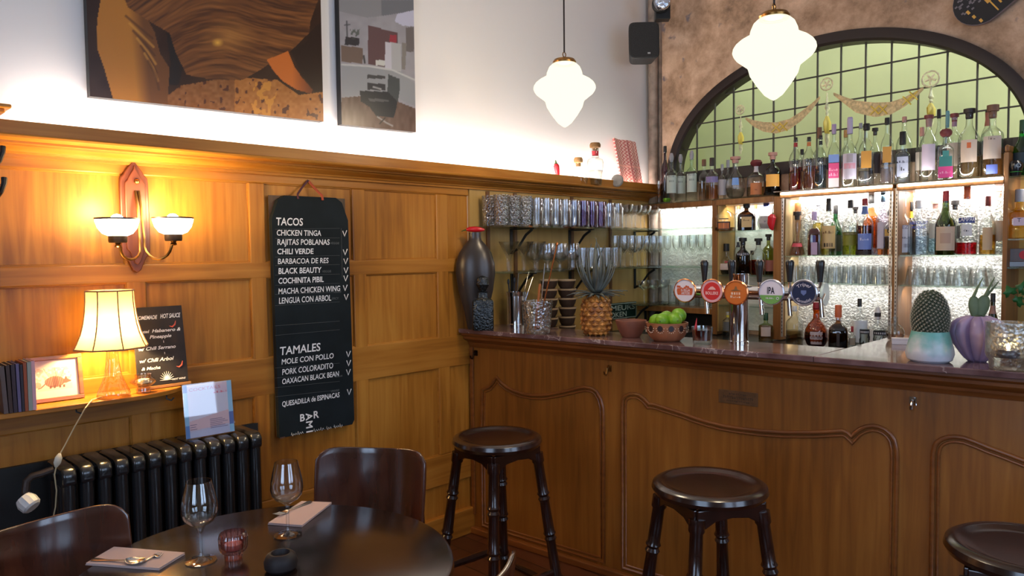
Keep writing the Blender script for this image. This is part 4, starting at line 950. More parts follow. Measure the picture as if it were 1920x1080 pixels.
# cocktail menu in a clear stand on the radiator
cmn = thing('cocktail_menu', 'pale blue and pink cocktail menu card in a clear stand on the radiator', 'menu card')
pa, pb = LW.px(353, 713, .16), LW.px(443, 711, .16); pc, pd = LW.px(440, 813, .16), LW.px(350, 816, .16)
yc = (pc[0] + pd[0]) / 2; w = .185; h = .205
cmn.matrix_world = LW.m(yc, .155, RT + .0005) @ Matrix.Rotation(math.radians(-6), 4, 'X') @ Matrix.Rotation(math.radians(-4), 4, 'Z')
def paint_menu(U, V):
    c = np.zeros(U.shape + (3,)) + np.array([232, 224, 240]); c = lay(c, np.clip((U - .1) * 2, 0, 1) * np.clip(1.2 - U, 0, 1) * (V > .3), (228, 232, 246), .6)
    dg = .20 + .16 * U; c = lay(c, ((V < dg + .10) & (V > .10 + .05 * U)) * 1., (236, 196, 200), .85); c = lay(c, ((V < .13 + .05 * U)) * 1., (200, 206, 236), .7)
    c = lay(c, ((U > .62) & (V > .78) & (V < .98)) * 1., (236, 204, 222), .7); e = (U < .085) | (U > .905)
    c = lay(c, e * 1., (158, 212, 244)); c = lay(c, (U < .085) * (V > .86) * 1., (88, 128, 214)); c = lay(c, (U < .085) * (V < .24) * 1., (96, 146, 210)); c = lay(c, (U > .905) * ((V > .15) & (V < .40)) * 1., (92, 122, 190))
    return c
pc_ = picture('menu_print', 90, 90, lambda u, v: (-w / 2 + .003 + u * (w - .006), -.0042, .004 + v * (h - .008)), paint_menu, attr_mat('menu paper', .5), cmn)
MB().box(-w / 2 + .003, w / 2 - .003, -.004, -.002, .004, h - .004).build('card', paper((220, 216, 226)), cmn, smooth=0)
pk = MB()
put_text(pk, 'COCKTAILS', lambda x, y: (x, -.0048, y), -.068, h - .028, .011, .115); put_text(pk, '~7', lambda x, y: (x, -.0048, y), .022, h - .046, .008, .05)
pk.build('pink_heading', paper((226, 120, 140)), pc_, smooth=0)
pk = MB()
for k in range(6): pk.box(.0, .066 - .01 * (k % 3), -.0048, -.0044, .030 + k * .0065, .0318 + k * .0065)
for k in range(3): pk.box(-.072, -.048 - .004 * (k % 2), -.0048, -.0044, .034 + k * .0085, .036 + k * .0085)
pk.build('price_lines', paper((130, 110, 140)), pc_, smooth=0)
st_ = MB(); st_.box(-w / 2, w / 2, -.0075, -.0058, 0, h); st_.box(-w / 2, w / 2, -.0058, .045, 0, .002); st_.build('clear_stand', glass('clear acrylic', (.98, .98, .99), .7, .02), cmn, smooth=0)

# ledge ornaments
LZ = 1.900
def led(px, d): return LW.px(px, 330, d)[0]
CH = pbr('red chilli skin', srgb(196, 30, 40), .25); CHG = pbr('chilli stalk', srgb(70, 90, 40), .5)
y = led(1043, .04); ch = thing('chilli', 'red chilli ornament upright on the lit ledge of the panelling', 'chilli', LW.p(y, .045, 1.893))
MB().tube([(0, 0, .01), (.0, .004, .03), (0, .008, .055), (0, .002, .09), (0, -.004, .115), (0, -.008, .128)], [.003, .008, .011, .016, .018, .010], 12).build('pod', CH, ch)
MB().tube([(0, -.008, .125), (0, -.008, .134), (0, -.012, .148)], [.012, .006, .003], 8).build('stalk', CHG, ch)
ch.location.z = 1.893 - .01 + .003
y = led(1085, .05)
b1 = thing('bottle', 'faint clear round bottle with a cork stopper on the lit ledge', 'bottle', LW.p(y, .048, 1.893))
MB().lathe([(0, 0), (.045, .002), (.055, .02), (.056, .05), (.048, .075), (.025, .095), (.018, .11), (.018, .135), (.020, .137)], 24).build('glass_body', GLASS, b1)
CORK = pbr('cork', srgb(176, 132, 82), .8, var=.2, vscale=80)
MB().lathe([(.015, .12), (.016, .138), (.026, .142), (.028, .158), (.022, .172), (0, .174)], 16).build('cork', CORK, b1)
b2 = thing('bottle', 'square shouldered clear bottle with red neck band and round cork at the ledge edge', 'bottle', LW.p(led(1116, .105), .106, 1.9005))
MB().lathe([(0, 0), (.030, .0), (.032, .006), (.040, .10), (.043, .135), (.038, .155), (.020, .165), (.017, .178), (.019, .215), (.019, .22)], 32, sq=4).build('glass_body', GLASS, b2)
MB().lathe([(0, .004), (.028, .004), (.0365, .088), (0, .0885)], 32, sq=4).build('agave_spirit', liquid('grey', (.72, .73, .72)), b2)
MB().lathe([(.0195, .178), (.0198, .205)], 20).build('red_band', paper((190, 46, 56)), b2)
MB().lathe([(.014, .21), (.018, .222), (.032, .226), (.034, .242), (.028, .254), (0, .256)], 20).build('cork', pbr('dark cork', srgb(128, 92, 52), .8, var=.25, vscale=80), b2)
pb_ = thing('stone_disc', 'small grey stone disc propped on the ledge edge before the woven cloth', 'ornament', LW.p(led(1157, .108), .108, 1.9005))
MB().lathe([(0, -.010), (.034, -.010), (.040, -.004), (.040, .004), (.034, .010), (0, .010)], 28, m=Matrix.Translation((0, 0, .040)) @ Matrix.Rotation(math.radians(24), 4, 'Z') @ Matrix.Rotation(math.radians(80), 4, 'X')).build('disc', pbr('grey stone', srgb(150, 146, 140), .5, var=.2, vscale=40), pb_)
wc = thing('woven_cloth', 'folded red and white patterned woven cloth standing on the ledge by the corner', 'cloth')
(ya, za), (yb, zb), (yc_, zc) = LW.px(1148, 262, .035), LW.px(1190, 262, .035), LW.px(1197, 340, .035)
wc.location = LW.p((ya + yc_) / 2, .035, 1.893); o = np.array(wc.location)
yA, yB, zT = ya + .05, yc_ + .02, za + .015
def paint_cloth(U, V):
    X, Y = U * 26, V * 60; t = np.abs((X * 1.0 + (np.floor(Y / 1.6) % 2) * 1.0) % 3 - 1.5) < .62; zig = ((X + np.abs((Y % 4) - 2) * 1.2) % 3.2) < 1.5
    c = np.zeros(U.shape + (3,)) + np.array([236, 196, 182]); c = lay(c, (zig) * 1., (196, 84, 84), .9); c = lay(c, ((V > .46) & (V < .50)) * 1., (240, 170, 156)); c = lay(c, (np.abs(U - .56) < .02) * 1., (150, 60, 62), .6); c = lay(c, (V < .03) * 1., (226, 150, 120)); return c
def clothp(u, v): 
    return tuple(np.array(LW.p(yA + (yB - yA) * (u + .22 * (1 - v) - .1), .050 - .03 * v + .010 * math.cos(u * 9.5) * (1 if u < .9 else .4), 1.8945 + (zT - 1.8945) * v)) - o)
pcl = picture('woven_panel', 78, 150, clothp, paint_cloth, attr_mat('woven cotton', .9), wc)
k = pcl.modifiers.new('thickness', 'SOLIDIFY'); k.thickness = .012; k.offset = -1
# loudspeaker, emergency lamp, deck
spk = thing('wall_speaker', 'black wall loudspeaker mounted high in the plaster corner', 'loudspeaker')
ys0, zt = LW.px(1177, 50, .17); ys1, zb_ = LW.px(1233, 118, .17)
pc0 = np.array(on_ray(1205, 83, 4.55)); spk.location = tuple(pc0); rzz = math.radians(42); spk.rotation_euler = (math.radians(-6), 0, rzz)
sw, shh = 57 / 1380 * 4.55 / 2, 69 / 1380 * 4.55 / 2
cab = MB(); poly = [(sw * math.copysign(abs(math.cos(a)) ** .3, math.cos(a)), shh * math.copysign(abs(math.sin(a)) ** .3, math.sin(a))) for a in [2 * math.pi * (k + .5) / 32 for k in range(32)]]
cab.prism(poly, lambda x, z: (x, -.07, z), lambda x, z: (x * .8, .09, z * .85)); cab.build('cabinet', pbr('black speaker plastic', (.014, .014, .015), .55), spk, smooth=30, bevel=.006)
MB().prism([(x * .9, z * .92) for x, z in poly], lambda x, z: (x, -.074, z), lambda x, z: (x, -.069, z)).build('grille', pbr('black speaker mesh', (.010, .010, .011), .7, bump=.5, bscale=300), spk, smooth=0)
MB().box(.02, .036, -.0755, -.074, -shh * .78, -shh * .70).build('badge', pbr('grey badge', (.35, .36, .38), .4), spk, smooth=0)
MB().tube([(0, .09, 0), (-.03, .16, .02)], .014, 10).build('wall_bracket', BLACKM, spk)
em = thing('emergency_lamp', 'round clear emergency lamp on a dark bracket above the loudspeaker', 'lamp', tuple(on_ray(1240, 6, 4.5)), math.radians(42))
R_ = 15 / 1380 * 4.5
MB().lathe([(0, -.03), (R_ * .6, -.03), (R_, 0), (R_ * 1.05, .03), (R_ * .9, .05), (0, .06)], 28, m=Matrix.Rotation(math.radians(-90), 4, 'X') @ Matrix.Scale(-1, 4, (0, 0, 1))).build('reflector', pbr('faceted chrome', (.6, .64, .72), .12, 1, bump=.8, bscale=60), em)
MB().lathe([(R_ * 1.0, -.034), (R_ * 1.12, -.03), (R_ * 1.12, .0), (R_ * 1.0, .004)], 28, m=Matrix.Rotation(math.radians(90), 4, 'X')).build('rim', BLACKM, em)
MB().box(-.03, .06, .03, .1, -.085, .06).build('bracket', BLACKM, em, smooth=0, bevel=.004)
MB().tube([(-.025, .06, .06), (-.025, .08, .5)], .012, 8).build('conduit', pbr('brown conduit', srgb(56, 40, 34), .6), em)
dk = thing('deck_board', 'black skateboard deck with yellow bars hung slanting above the arch', 'wall decoration')
sA_, zA_ = BW.px(1815, 44, .05)
dk.matrix_world = BW.m(sA_, .05, zA_) @ Matrix.Rotation(math.radians(-36), 4, 'Y')
ww, ll = .115, .78
pd_ = [(.0 + ww * (1 - math.cos(a)) * .9, -ww * math.sin(a)) for a in np.linspace(-math.pi / 2, math.pi / 2, 13)[::1]]
pd_ = [(ww - ww * math.cos(a), ww * math.sin(a)) for a in np.linspace(-math.pi / 2, math.pi / 2, 15)]
pl_ = pd_ + [(ll - ww + ww * math.cos(a), ww * math.sin(a)) for a in np.linspace(math.pi / 2, -math.pi / 2, 15)]
sh_ = lambda x, z: (x - .02, 0, z + .05)
MB().prism(pl_, lambda x, z: (x - .02, .012, z + .05), lambda x, z: (x - .02, -.004, z + .05)).build('ply', pbr('grey ply edge', srgb(128, 112, 116), .6), dk, smooth=30)
MB().prism([(x * .995 + .002, z * .985) for x, z in pl_], lambda x, z: (x - .02, -.003, z + .05), lambda x, z: (x - .02, -.0055, z + .05)).build('graphic', pbr('black lacquer', (.012, .012, .016), .3), dk, smooth=0)
gm = MB()
for x0, x1, z0_, z1_ in ((.130, .148, -.04, .012), (.168, .176, -.08, -.008), (.140, .146, -.10, -.04), (.255, .272, -.085, -.05), (.045, .057, -.02, .0), (.05, .062, -.055, -.038), (.06, .072, -.092, -.075)): gm.box(x0 - .02, x1 - .02, -.0065, -.0054, z0_ + .05, z1_ + .05)
gm.build('yellow_bars', paper((214, 160, 70)), dk, smooth=0)
gm = MB()
for k in range(20): x = .02 + random.random() * .09; z = -.02 + random.random() * .1; gm.box(x - .02, x - .02 + .012, -.0063, -.0054, z + .05, z + .058)
gm.build('grey_marks', paper((120, 112, 118)), dk, smooth=0)

# ================================================================ FURNITURE
# round table
TC = (-1.652, .813); TR = .445; TZ_ = .75
tb = thing('round_table', 'round dark wooden pedestal table set with two glasses', 'table', (TC[0], TC[1], 0))
MB().lathe([(0, TZ_ - .032), (TR - .02, TZ_ - .032), (TR - .004, TZ_ - .026), (TR, TZ_ - .016), (TR - .003, TZ_ - .004), (TR - .012, TZ_), (0, TZ_)], 96).build('table_top', TABLEW, tb, smooth=30)
MB().lathe([(0, .03), (.06, .03), (.05, .08), (.035, .14), (.03, .4), (.045, .55), (.05, .66), (.12, .70), (.14, TZ_ - .032), (0, TZ_ - .032)], 28).build('column', DARKW, tb)
for k in range(4):
    a = k * math.pi / 2 + .5; MB().tube([(.03 * math.cos(a), .03 * math.sin(a), .09), (.2 * math.cos(a), .2 * math.sin(a), .06), (.33 * math.cos(a), .33 * math.sin(a), .022)], [.03, .026, .022], 10).build('foot', DARKW, tb)
# chairs: bent plywood backs
def make_chair(loc, rz, label):
    """faces local -y"""
    t = thing('dining_chair', label, 'chair', loc, rz, 'bent plywood chairs round the table')
    wb, z0, z1 = .19, .60, .862
    def bk(u, v):
        x = (u - .5) * 2; zt = z1 - .016 + .018 * x * x; e = abs(x) ** 6
        z = z0 + .035 * e + (zt - .045 * abs(x) ** 9 - z0 - .035 * e) * v; xx = x * wb * (1 - .05 * (1 - v) - .02 * v ** 4)
        return (xx, .205 - .075 * x * x + .03 * (v - .5), z)
    MB().grid(28, 12, bk).build('backrest', CHAIRW, t, smooth=60, solid=.011, bevel=.003)
    pts = [(.205 * math.copysign(abs(math.cos(a)) ** .55, math.cos(a)), -.01 + .20 * math.copysign(abs(math.sin(a)) ** .55, math.sin(a))) for a in [2 * math.pi * k / 40 for k in range(40)]]
    MB().prism(pts, lambda x, y: (x, y, .445), lambda x, y: (x, y, .460)).build('seat', CHAIRW, t, smooth=30, bevel=.004)
    for sx in (-1, 1):
        MB().tube([(sx * .17, -.15, .445), (sx * .185, -.185, .22), (sx * .195, -.20, 0)], [.015, .014, .011], 10).build('leg', DARKW, t)
        MB().tube([(sx * .195, .21, 0), (sx * .175, .19, .25), (sx * .165, .18, .46), (sx * .160, .185, .64), (sx * .152, .178, .76)], [.011, .013, .014, .012, .010], 10).build('leg', DARKW, t)
    fr_ = MB()
    for z, r in ((.43, .01), (.22, .008)):
        P = [(-.17, -.15, z), (.17, -.15, z), (.165, .17, z), (-.165, .17, z)]; fr_.tube(P, r, 8, closed=True)
    fr_.build('seat_frame', DARKW, t)
    return t
def facing(p, target):
    return math.atan2(target[1] - p[1], target[0] - p[0]) + math.pi / 2
c1 = on_ray(700, 868, 2.44)
def chair_at(mid, look, label):
    rz = facing(mid, look); n = np.array([math.sin(rz), -math.cos(rz)])      # direction the chair faces
    p = np.array(mid[:2]) + n * .2; return make_chair((p[0], p[1], 0), rz, label)
chair_at((c1[0] - .02, c1[1] + .02), (c1[0] + .60, c1[1] - .82), 'brown curved back chair between the round table and the menu board')
chair_at((-2.10, .44), (-1.5, .53), 'dark curved back chair between the radiator and the round table')
e3 = hz(984, 1019, .862)
chair_at((e3[0] + .035, e3[1] - .175), (e3[0] - .9, e3[1] - .30), 'reddish chair with only the rounded corner of its back showing near the stools')
# bar stools
def make_stool(loc, rz, label):
    t = thing('bar_stool', label, 'stool', loc, rz, 'dark turned bar stools')
    R = .18
    MB().lathe([(0, .728), (R - .03, .728), (R - .008, .734), (R, .748), (R - .004, .762), (R - .018, .770), (R - .034, .768), (R - .044, .762), (R - .07, .759), (0, .757)], 56).build('seat', DARKW, t, smooth=40)
    ap = MB(); a = .118
    prof = [(-a, .728), (a, .728), (a, .66), (a - .03, .672), (a - .06, .688), (0, .694), (-a + .06, .688), (-a + .03, .672), (-a, .66)]
    for k in range(4):
        m = Matrix.Rotation(k * math.pi / 2, 3, 'Z')
        ap.prism(prof, lambda x, z: tuple(m @ Vector((x, -a - .009, z))), lambda x, z: tuple(m @ Vector((x, -a + .009, z))))
    ap.build('apron', DARKW, t, smooth=0, bevel=.003)
    for sx, sy in ((1, 1), (1, -1), (-1, 1), (-1, -1)):
        top = Vector((sx * .112, sy * .112, .70)); bot = Vector((sx * .185, sy * .185, 0))
        ts = [0, .05, .06, .22, .235, .25, .265, .28, .45, .465, .48, .495, .51, .7, .72, .735, .75, .77, .95, 1]
        rs = [.026, .026, .021, .022, .027, .020, .026, .020, .023, .027, .020, .026, .020, .022, .026, .020, .026, .018, .015, .013]
        MB().tube([tuple(top.lerp(bot, u)) for u in ts], [r * .95 for r in rs], 14).build('leg', DARKW, t, smooth=50)
    k = .112 + .073 * .68
    for sx in (-1, 1): MB().tube([(sx * k, -k, .22), (sx * k, 0, .22), (sx * k, k, .22)], [.011, .016, .011], 10).build('stretcher', DARKW, t)
    k2 = .112 + .073 * .78
    for sy in (-1, 1): MB().tube([(-k2, sy * k2, .155), (0, sy * k2, .155), (k2, sy * k2, .155)], [.011, .016, .011], 10).build('stretcher', DARKW, t)
    return t
q1, q2, q3 = hz(932, 818, .765), hz(1330, 905, .765), hz(1900, 1020, .765)
make_stool((q1[0], q1[1], 0), math.radians(-4), 'dark turned wooden bar stool nearest the panelled wall')
make_stool((q2[0], q2[1], 0), math.radians(-28), 'dark turned wooden bar stool below the brass maker plate')
make_stool((q3[0] + .03, q3[1], 0), math.radians(10), 'dark bar stool cut by the picture edge below the cactus pots')

# ================================================================ ON THE TABLE
def hzp(px, py, z=TZ_ + .0004): p = hz(px, py, z); return (p[0], p[1], z)
def wine_glass(loc, label):
    t = thing('wine_glass', label, 'wine glass', loc, 0, 'empty wine glasses on the round table')
    prof = [(.0, .0), (.036, .0), (.0365, .002), (.028, .0035), (.010, .008), (.005, .014), (.0042, .03), (.0042, .07), (.006, .082), (.016, .090), (.030, .098), (.039, .110), (.0425, .125), (.041, .145), (.036, .170), (.031, .190), (.0295, .198), (.0288, .198), (.0352, .170), (.0400, .145), (.0413, .125), (.038, .111), (.029, .100), (.012, .093), (0, .091)]
    MB().lathe(prof, 48).build('glass', GLASSW, t, smooth=60)
    return t
def scale_to(ob, k): ob.scale = (k, k, k)
g1 = wine_glass(hzp(377, 1052), 'empty wine glass beside the ribbed pink votive'); g2 = wine_glass(hzp(540, 1003), 'empty wine glass beside the far napkin')
h1 = fwd(g1.location) * (1054 - 899) / FPX / .198; scale_to(g1, h1 * .98); scale_to(g2, fwd(g2.location) * (1006 - 864) / FPX / .198 * .98)
NAPK = pbr('blush paper napkin', srgb(206, 178, 170), .8)
STEEL = pbr('worn cutlery steel', (.55, .53, .50), .22, 1)
def napkin(c4_, label):
    P = [np.array(hz(*p, TZ_)) for p in c4_]; c = sum(P) / 4
    t = thing('napkin', label, 'napkin', (c[0], c[1], TZ_ + .0004), 0, 'folded paper napkins')
    for k, (e, z) in enumerate(((1.0, 0), (.985, .0022), (.99, .0044))):
        n_ = MB().prism([((p - c)[0] * e + .001 * k, (p - c)[1] * e) for p in P], lambda x, y: (x, y, z), lambda x, y: (x, y, z + .0018)).build('fold', NAPK, t, smooth=0)
    return t
napkin([(160, 1060), (213, 1029), (347, 1040), (298, 1070)], 'folded blush napkin under cutlery before the dark chair')
napkin([(502, 984), (565, 943), (622, 945), (566, 989)], 'folded blush napkin behind the farther wine glass')
NZ = TZ_ + .0068
def fork(pa, pb, label, spoon=False):
    a, b = np.array(hz(*pa, NZ)), np.array(hz(*pb, NZ)); d = b - a; Lh = np.linalg.norm(d[:2])
    nm = 'spoon' if spoon else 'fork'
    t = thing(nm, label, nm, (a[0], a[1], NZ + .001), math.atan2(d[1], d[0]), 'cutlery on the napkins')
    h = MB(); h.sweep([(-1, 0), (-.5, .0012), (.5, .0012), (1, 0), (.5, -.0006), (-.5, -.0006)], lambda tt, x, z: (tt * Lh, x * np.interp(tt, [0, .03, .12, .3, .6, .68], [.004, .0095, .0085, .0045, .003, .0035]), z + .0012 + .007 * math.sin(max(0, tt - .3) * 2.2) ** 2), [k / 30 for k in range(0, 21)], closed=True)
    h.build('handle', STEEL, t, smooth=60)
    if spoon:
        MB().grid(14, 10, lambda u, v: (Lh * (.66 + .34 * u), (v - .5) * 2 * .019 * math.sqrt(max(0, 1 - (2 * u - 1) ** 2)), .005 + .005 * ((v - .5) ** 2 * 4 + (2 * u - 1) ** 2 - 1))).build('spoon_bowl', STEEL, t, smooth=60, solid=.0015)
    else:
        hd = MB(); hd.grid(10, 6, lambda u, v: (Lh * (.66 + .16 * u), (v - .5) * 2 * .0115 * min(1, .3 + u * 1.6), .0055 - .004 * math.sin(u * 2.4))).build('fork_head', STEEL, t, smooth=60, solid=.0016)
        tn = MB()
        for k in range(4): y = (k - 1.5) * .0062; tn.tube([(Lh * .815, y, .0028), (Lh * .90, y, .0026), (Lh, y, .0062)], [.0019, .0016, .0008], 6)
        tn.build('tines', STEEL, t)
fork((172, 1050), (272, 1057), 'steel spoon end with its bowl towards the wine glass on the near napkin', spoon=True)
fork((262, 1056), (302, 1041), 'steel fork tips crossing the spoon on the near napkin')
fork((583, 941), (516, 969), 'steel fork on the napkin behind the farther wine glass')
vt = thing('votive_holder', 'ribbed pink glass votive beside the wine glass', 'candle holder', hzp(438, 1047))
PINKG = glass('pink ribbed glass', (.86, .56, .52), .45, .04, gloss=.10, power=2)
MB().lathe([(0, 0), (.020, 0), (.021, .006), (.020, .014), (.029, .020), (.033, .030), (.034, .052), (.031, .064), (.029, .066), (.0295, .052), (.029, .032), (.024, .024), (0, .022)], 72, flute=(18, .035)).build('ribbed_glass', PINKG, vt, smooth=60)
MB().lathe([(0, .024), (.020, .024), (.0205, .038), (.018, .038), (0, .036)], 24).build('tealight', pbr('tealight wax', (.75, .70, .70), .5), vt)
dp = thing('stone_pot', 'low dark rounded stone pot on the table in front of the farther wine glass', 'pot', hzp(527, 1068))
MB().lathe([(0, 0), (.030, 0), (.038, .008), (.039, .022), (.034, .036), (.026, .042), (.022, .042), (.018, .030), (0, .026)], 36).build('pot_body', pbr('near black stone', srgb(34, 24, 24), .6, var=.2, vscale=30), dp)

# ================================================================ ON THE COUNTER
def cnt(px, py, z=HC + .0003): p = hz(px, py, z); return (p[0], p[1], z)
def scl(p, pxs): return pxs / FPX * fwd(p)
# big clay jug with chilli
CLAY = pbr('burnished dark clay', srgb(62, 54, 50), .28, .2, var=.25, vscale=5)
p = min(((-2.83, y_, HC + .0003) for y_ in np.linspace(2.4, 2.75, 200)), key=lambda w: abs(proj(w)[0] - 893)); H = scl(p, 612 - 432); Wd = scl(p, 37)
jg = thing('clay_jug', 'tall burnished dark clay jug with a narrow neck at the wall end of the counter', 'jug', p)
MB().lathe([(0, 0), (Wd * .42, 0), (Wd * .46, H * .02), (Wd * .60, H * .18), (Wd * .88, H * .40), (Wd, H * .58), (Wd * .97, H * .68), (Wd * .82, H * .79), (Wd * .55, H * .87), (Wd * .33, H * .92), (Wd * .30, H * .95), (Wd * .30, H), (Wd * .22, H), (Wd * .2, H * .9)], 48).build('jug_body', CLAY, jg, smooth=60)
jg.scale = (1, .45, 1); jg.rotation_euler = (0, 0, face_cam(p))
rd = thing('chilli', 'glossy red chilli lying across the mouth of the clay jug', 'chilli', (p[0], p[1], HC + H + .0005), math.radians(45))
k_ = scl(p, 18)
MB().tube([(-k_ * .9, 0, .014), (-k_ * .6, 0, .016), (0, 0, .016), (k_ * .6, 0, .014), (k_, 0, .012)], [.006, .013, .0155, .012, .005], 14).build('pod', CH, rd)
MB().tube([(-k_ * .88, 0, .014), (-k_ * 1.15, 0, .011), (-k_ * 1.4, 0, .006)], [.005, .003, .002], 8).build('stalk', CHG, rd)
# black square decanter
p = BAR.p(BAR.px(906, 617, .066)[0], .066, HC + .0003); W2 = scl(p, 40) / 2
BG = pbr('black faceted glass', (.006, .008, .008), .15, bump=.6, bscale=90, spec=.6)
dc = thing('decanter', 'black square textured decanter with round stopper before the clay jug', 'decanter', p, face_cam(p)); dc.scale = (1, .6, 1)
hb_ = scl(p, 56)
MB().lathe([(0, 0), (W2 * .96, 0), (W2, .006), (W2, hb_ * .93), (W2 * .9, hb_), (W2 * .5, hb_ * 1.08), (W2 * .42, hb_ * 1.25), (W2 * .5, hb_ * 1.28), (0, hb_ * 1.28)], 48, sq=7).build('bottle_body', BG, dc, smooth=30)
MB().lathe([(0, hb_ * 1.28), (W2 * .3, hb_ * 1.3), (W2 * .62, hb_ * 1.52), (W2 * .5, hb_ * 1.75), (0, hb_ * 1.82)], 24).build('stopper', BG, dc)
# steel shaker tin with tools
p = cnt(958, 611); r_ = scl(p, 18); h_ = scl(p, 64)
ct = thing('steel_tin', 'polished steel tin holding straws and stirrers on the counter', 'tin', (p[0] + .02, p[1] + .02, p[2]))
MB().lathe([(0, 0), (r_, 0), (r_, .012), (r_ * .96, .014), (r_ * .98, h_ - .022), (r_ * 1.06, h_ - .020), (r_ * 1.08, h_), (r_ * .98, h_), (r_ * .94, h_ - .02), (r_ * .9, .006), (0, .006)], 40).build('tin_body', CHROME, ct, smooth=40)
def tool(lx, ly, lean, h, r, mat, label, cat, name, base, z0, tip=None):
    t = thing(name, label, cat, (base[0] + lx, base[1] + ly, z0), 0, 'tools in the bar vessels')
    MB().tube([(0, 0, 0), (lean[0] * .5, lean[1] * .5, h * .5), (lean[0], lean[1], h)], r, 8).build('shaft', mat, t)
    if tip: MB().ball((lean[0], lean[1], h), tip[0], sc=(.7, .7, 1.6)).build('tip', tip[1], t)
    return t
B_ = (p[0] + .02, p[1] + .02); zt_ = HC + .008
DK = pbr('black stirrer', (.02, .02, .03), .4); STR = pbr('steel straw', (.7, .7, .72), .2, 1)
tool(-.02, -.01, (-.015, -.01), h_ + .045, .004, DK, 'short black tool at the jug side of the steel tin', 'stirrer', 'stirrer', B_, zt_, (.010, DK))
tool(-.008, .0, (-.002, .0), h_ + .052, .004, DK, 'short black tool in the middle of the steel tin', 'stirrer', 'stirrer', B_, zt_, (.011, DK))
tool(.0, -.01, (.02, .012), h_ + .09, .0025, STR, 'upright thin steel straw in the steel tin', 'straw', 'straw', B_, zt_)
tool(.006, .0, (.05, .045), h_ + .10, .0025, STR, 'longest leaning steel straw in the steel tin', 'straw', 'straw', B_, zt_)
tool(.004, .008, (.065, .055), h_ + .07, .003, STR, 'lower slanting steel straw in the steel tin', 'straw', 'straw', B_, zt_)
# crystal mixing glass
p = cnt(1008, 625); r_ = scl(p, 29); h_ = scl(p, 62)
mg = thing('mixing_glass', 'cut crystal mixing glass holding bar spoons on the counter', 'mixing glass', p)
CRY = glass('cut crystal', (.93, .95, .96), .45, .08, bump=.6, bscale=70, gloss=.16, power=1.6)
MB().lathe([(0, 0), (r_ * .74, 0), (r_ * .8, .008), (r_ * .98, h_ * .85), (r_, h_), (r_ * .95, h_), (r_ * .92, h_ * .8), (r_ * .74, .02), (0, .018)], 48, flute=(16, .02)).build('glass_body', CRY, mg, smooth=60)
COP = pbr('copper', srgb(200, 120, 70), .25, 1)
B_ = p; zt_ = HC + .02
t = tool(-.015, .0, (.025, .01), h_ + .06, .006, pbr('cinnamon stick', srgb(176, 100, 50), .6), 'orange wooden stick in the crystal mixing glass', 'stick', 'wooden_stick', B_, zt_)
t = tool(.008, .0, (.025, .02), h_ + .16, .003, STR, 'twisted steel bar spoon in the crystal mixing glass', 'bar spoon', 'bar_spoon', B_, zt_)
t = tool(.012, -.01, (.075, .06), h_ + .25, .0035, COP, 'long copper bar spoon leaning out of the crystal mixing glass', 'bar spoon', 'bar_spoon', B_, zt_, (.007, COP))
MB().ball((.002, .0, .012), .010, sc=(1, 1, .7)).build('spoon_bowl', COP, t)
# pineapple
p = cnt(1118, 628); rr = scl(p, 29); hh = scl(p, 76); hl = scl(p, 98)
pi_ = thing('pineapple', 'ripe pineapple with grey green crown standing on the counter', 'pineapple', p)
def pine_mat():
    m, nt, N, L = nodes('pineapple skin'); b = N['Principled BSDF']; tc = N.new('ShaderNodeTexCoord'); n_ = N.new('ShaderNodeTexNoise'); n_.inputs['Scale'].default_value = 30
    L.new(tc.outputs['Object'], n_.inputs['Vector']); cr = N.new('ShaderNodeValToRGB'); cr.color_ramp.elements[0].position = .35; cr.color_ramp.elements[0].color = (*srgb(120, 66, 26), 1); cr.color_ramp.elements[1].position = .65; cr.color_ramp.elements[1].color = (*srgb(196, 132, 60), 1)
    L.new(n_.outputs[0], cr.inputs[0]); L.new(cr.outputs[0], b.inputs['Base Color']); b.inputs['Roughness'].default_value = .45; return m
pm = MB(); NR, NC = 9, 13
pm.lathe([(0, .0), (rr * .6, .004), (rr * .86, hh * .12), (rr * .95, hh * .35), (rr * .95, hh * .6), (rr * .82, hh * .85), (rr * .5, hh * .98), (0, hh)], 32)
prof_r = lambda z: np.interp(z / hh, [0, .04, .12, .35, .6, .85, .98, 1], [.4, .7, .88, .97, .97, .84, .52, .3]) * rr
for i in range(NR):
    z = hh * (.06 + .90 * i / (NR - 1)); r = prof_r(z)
    for j in range(NC):
        a = 2 * math.pi * (j + .5 * (i % 2)) / NC; w_ = math.pi * r / NC * 1.0; hz_ = hh * .062
        c = np.array([math.cos(a), math.sin(a), 0]); tq = np.array([-math.sin(a), math.cos(a), 0]); up_ = np.array([0, 0, 1.])
        ring = [c * r * .985 + tq * w_ + up_ * z, c * r * .985 + up_ * (z + hz_), c * r * .985 - tq * w_ + up_ * z, c * r * .985 - up_ * (hz_ - z)]
        r2 = [c * (r + .0035) + (k - c * r * .985) * .6 * np.array([1, 1, 1]) * 0 + (k - (c * r * .985 + up_ * z)) * .62 + up_ * z for k in ring]
        tip_ = c * (r + .0075) + up_ * (z - .002)
        pm.add(ring + r2 + [tip_], [(0, 1, 5, 4), (1, 2, 6, 5), (2, 3, 7, 6), (3, 0, 4, 7), (4, 5, 8), (5, 6, 8), (6, 7, 8), (7, 4, 8)])
pm.build('fruit', pine_mat(), pi_, smooth=0)
lf = MB()
rs = random.Random(3)
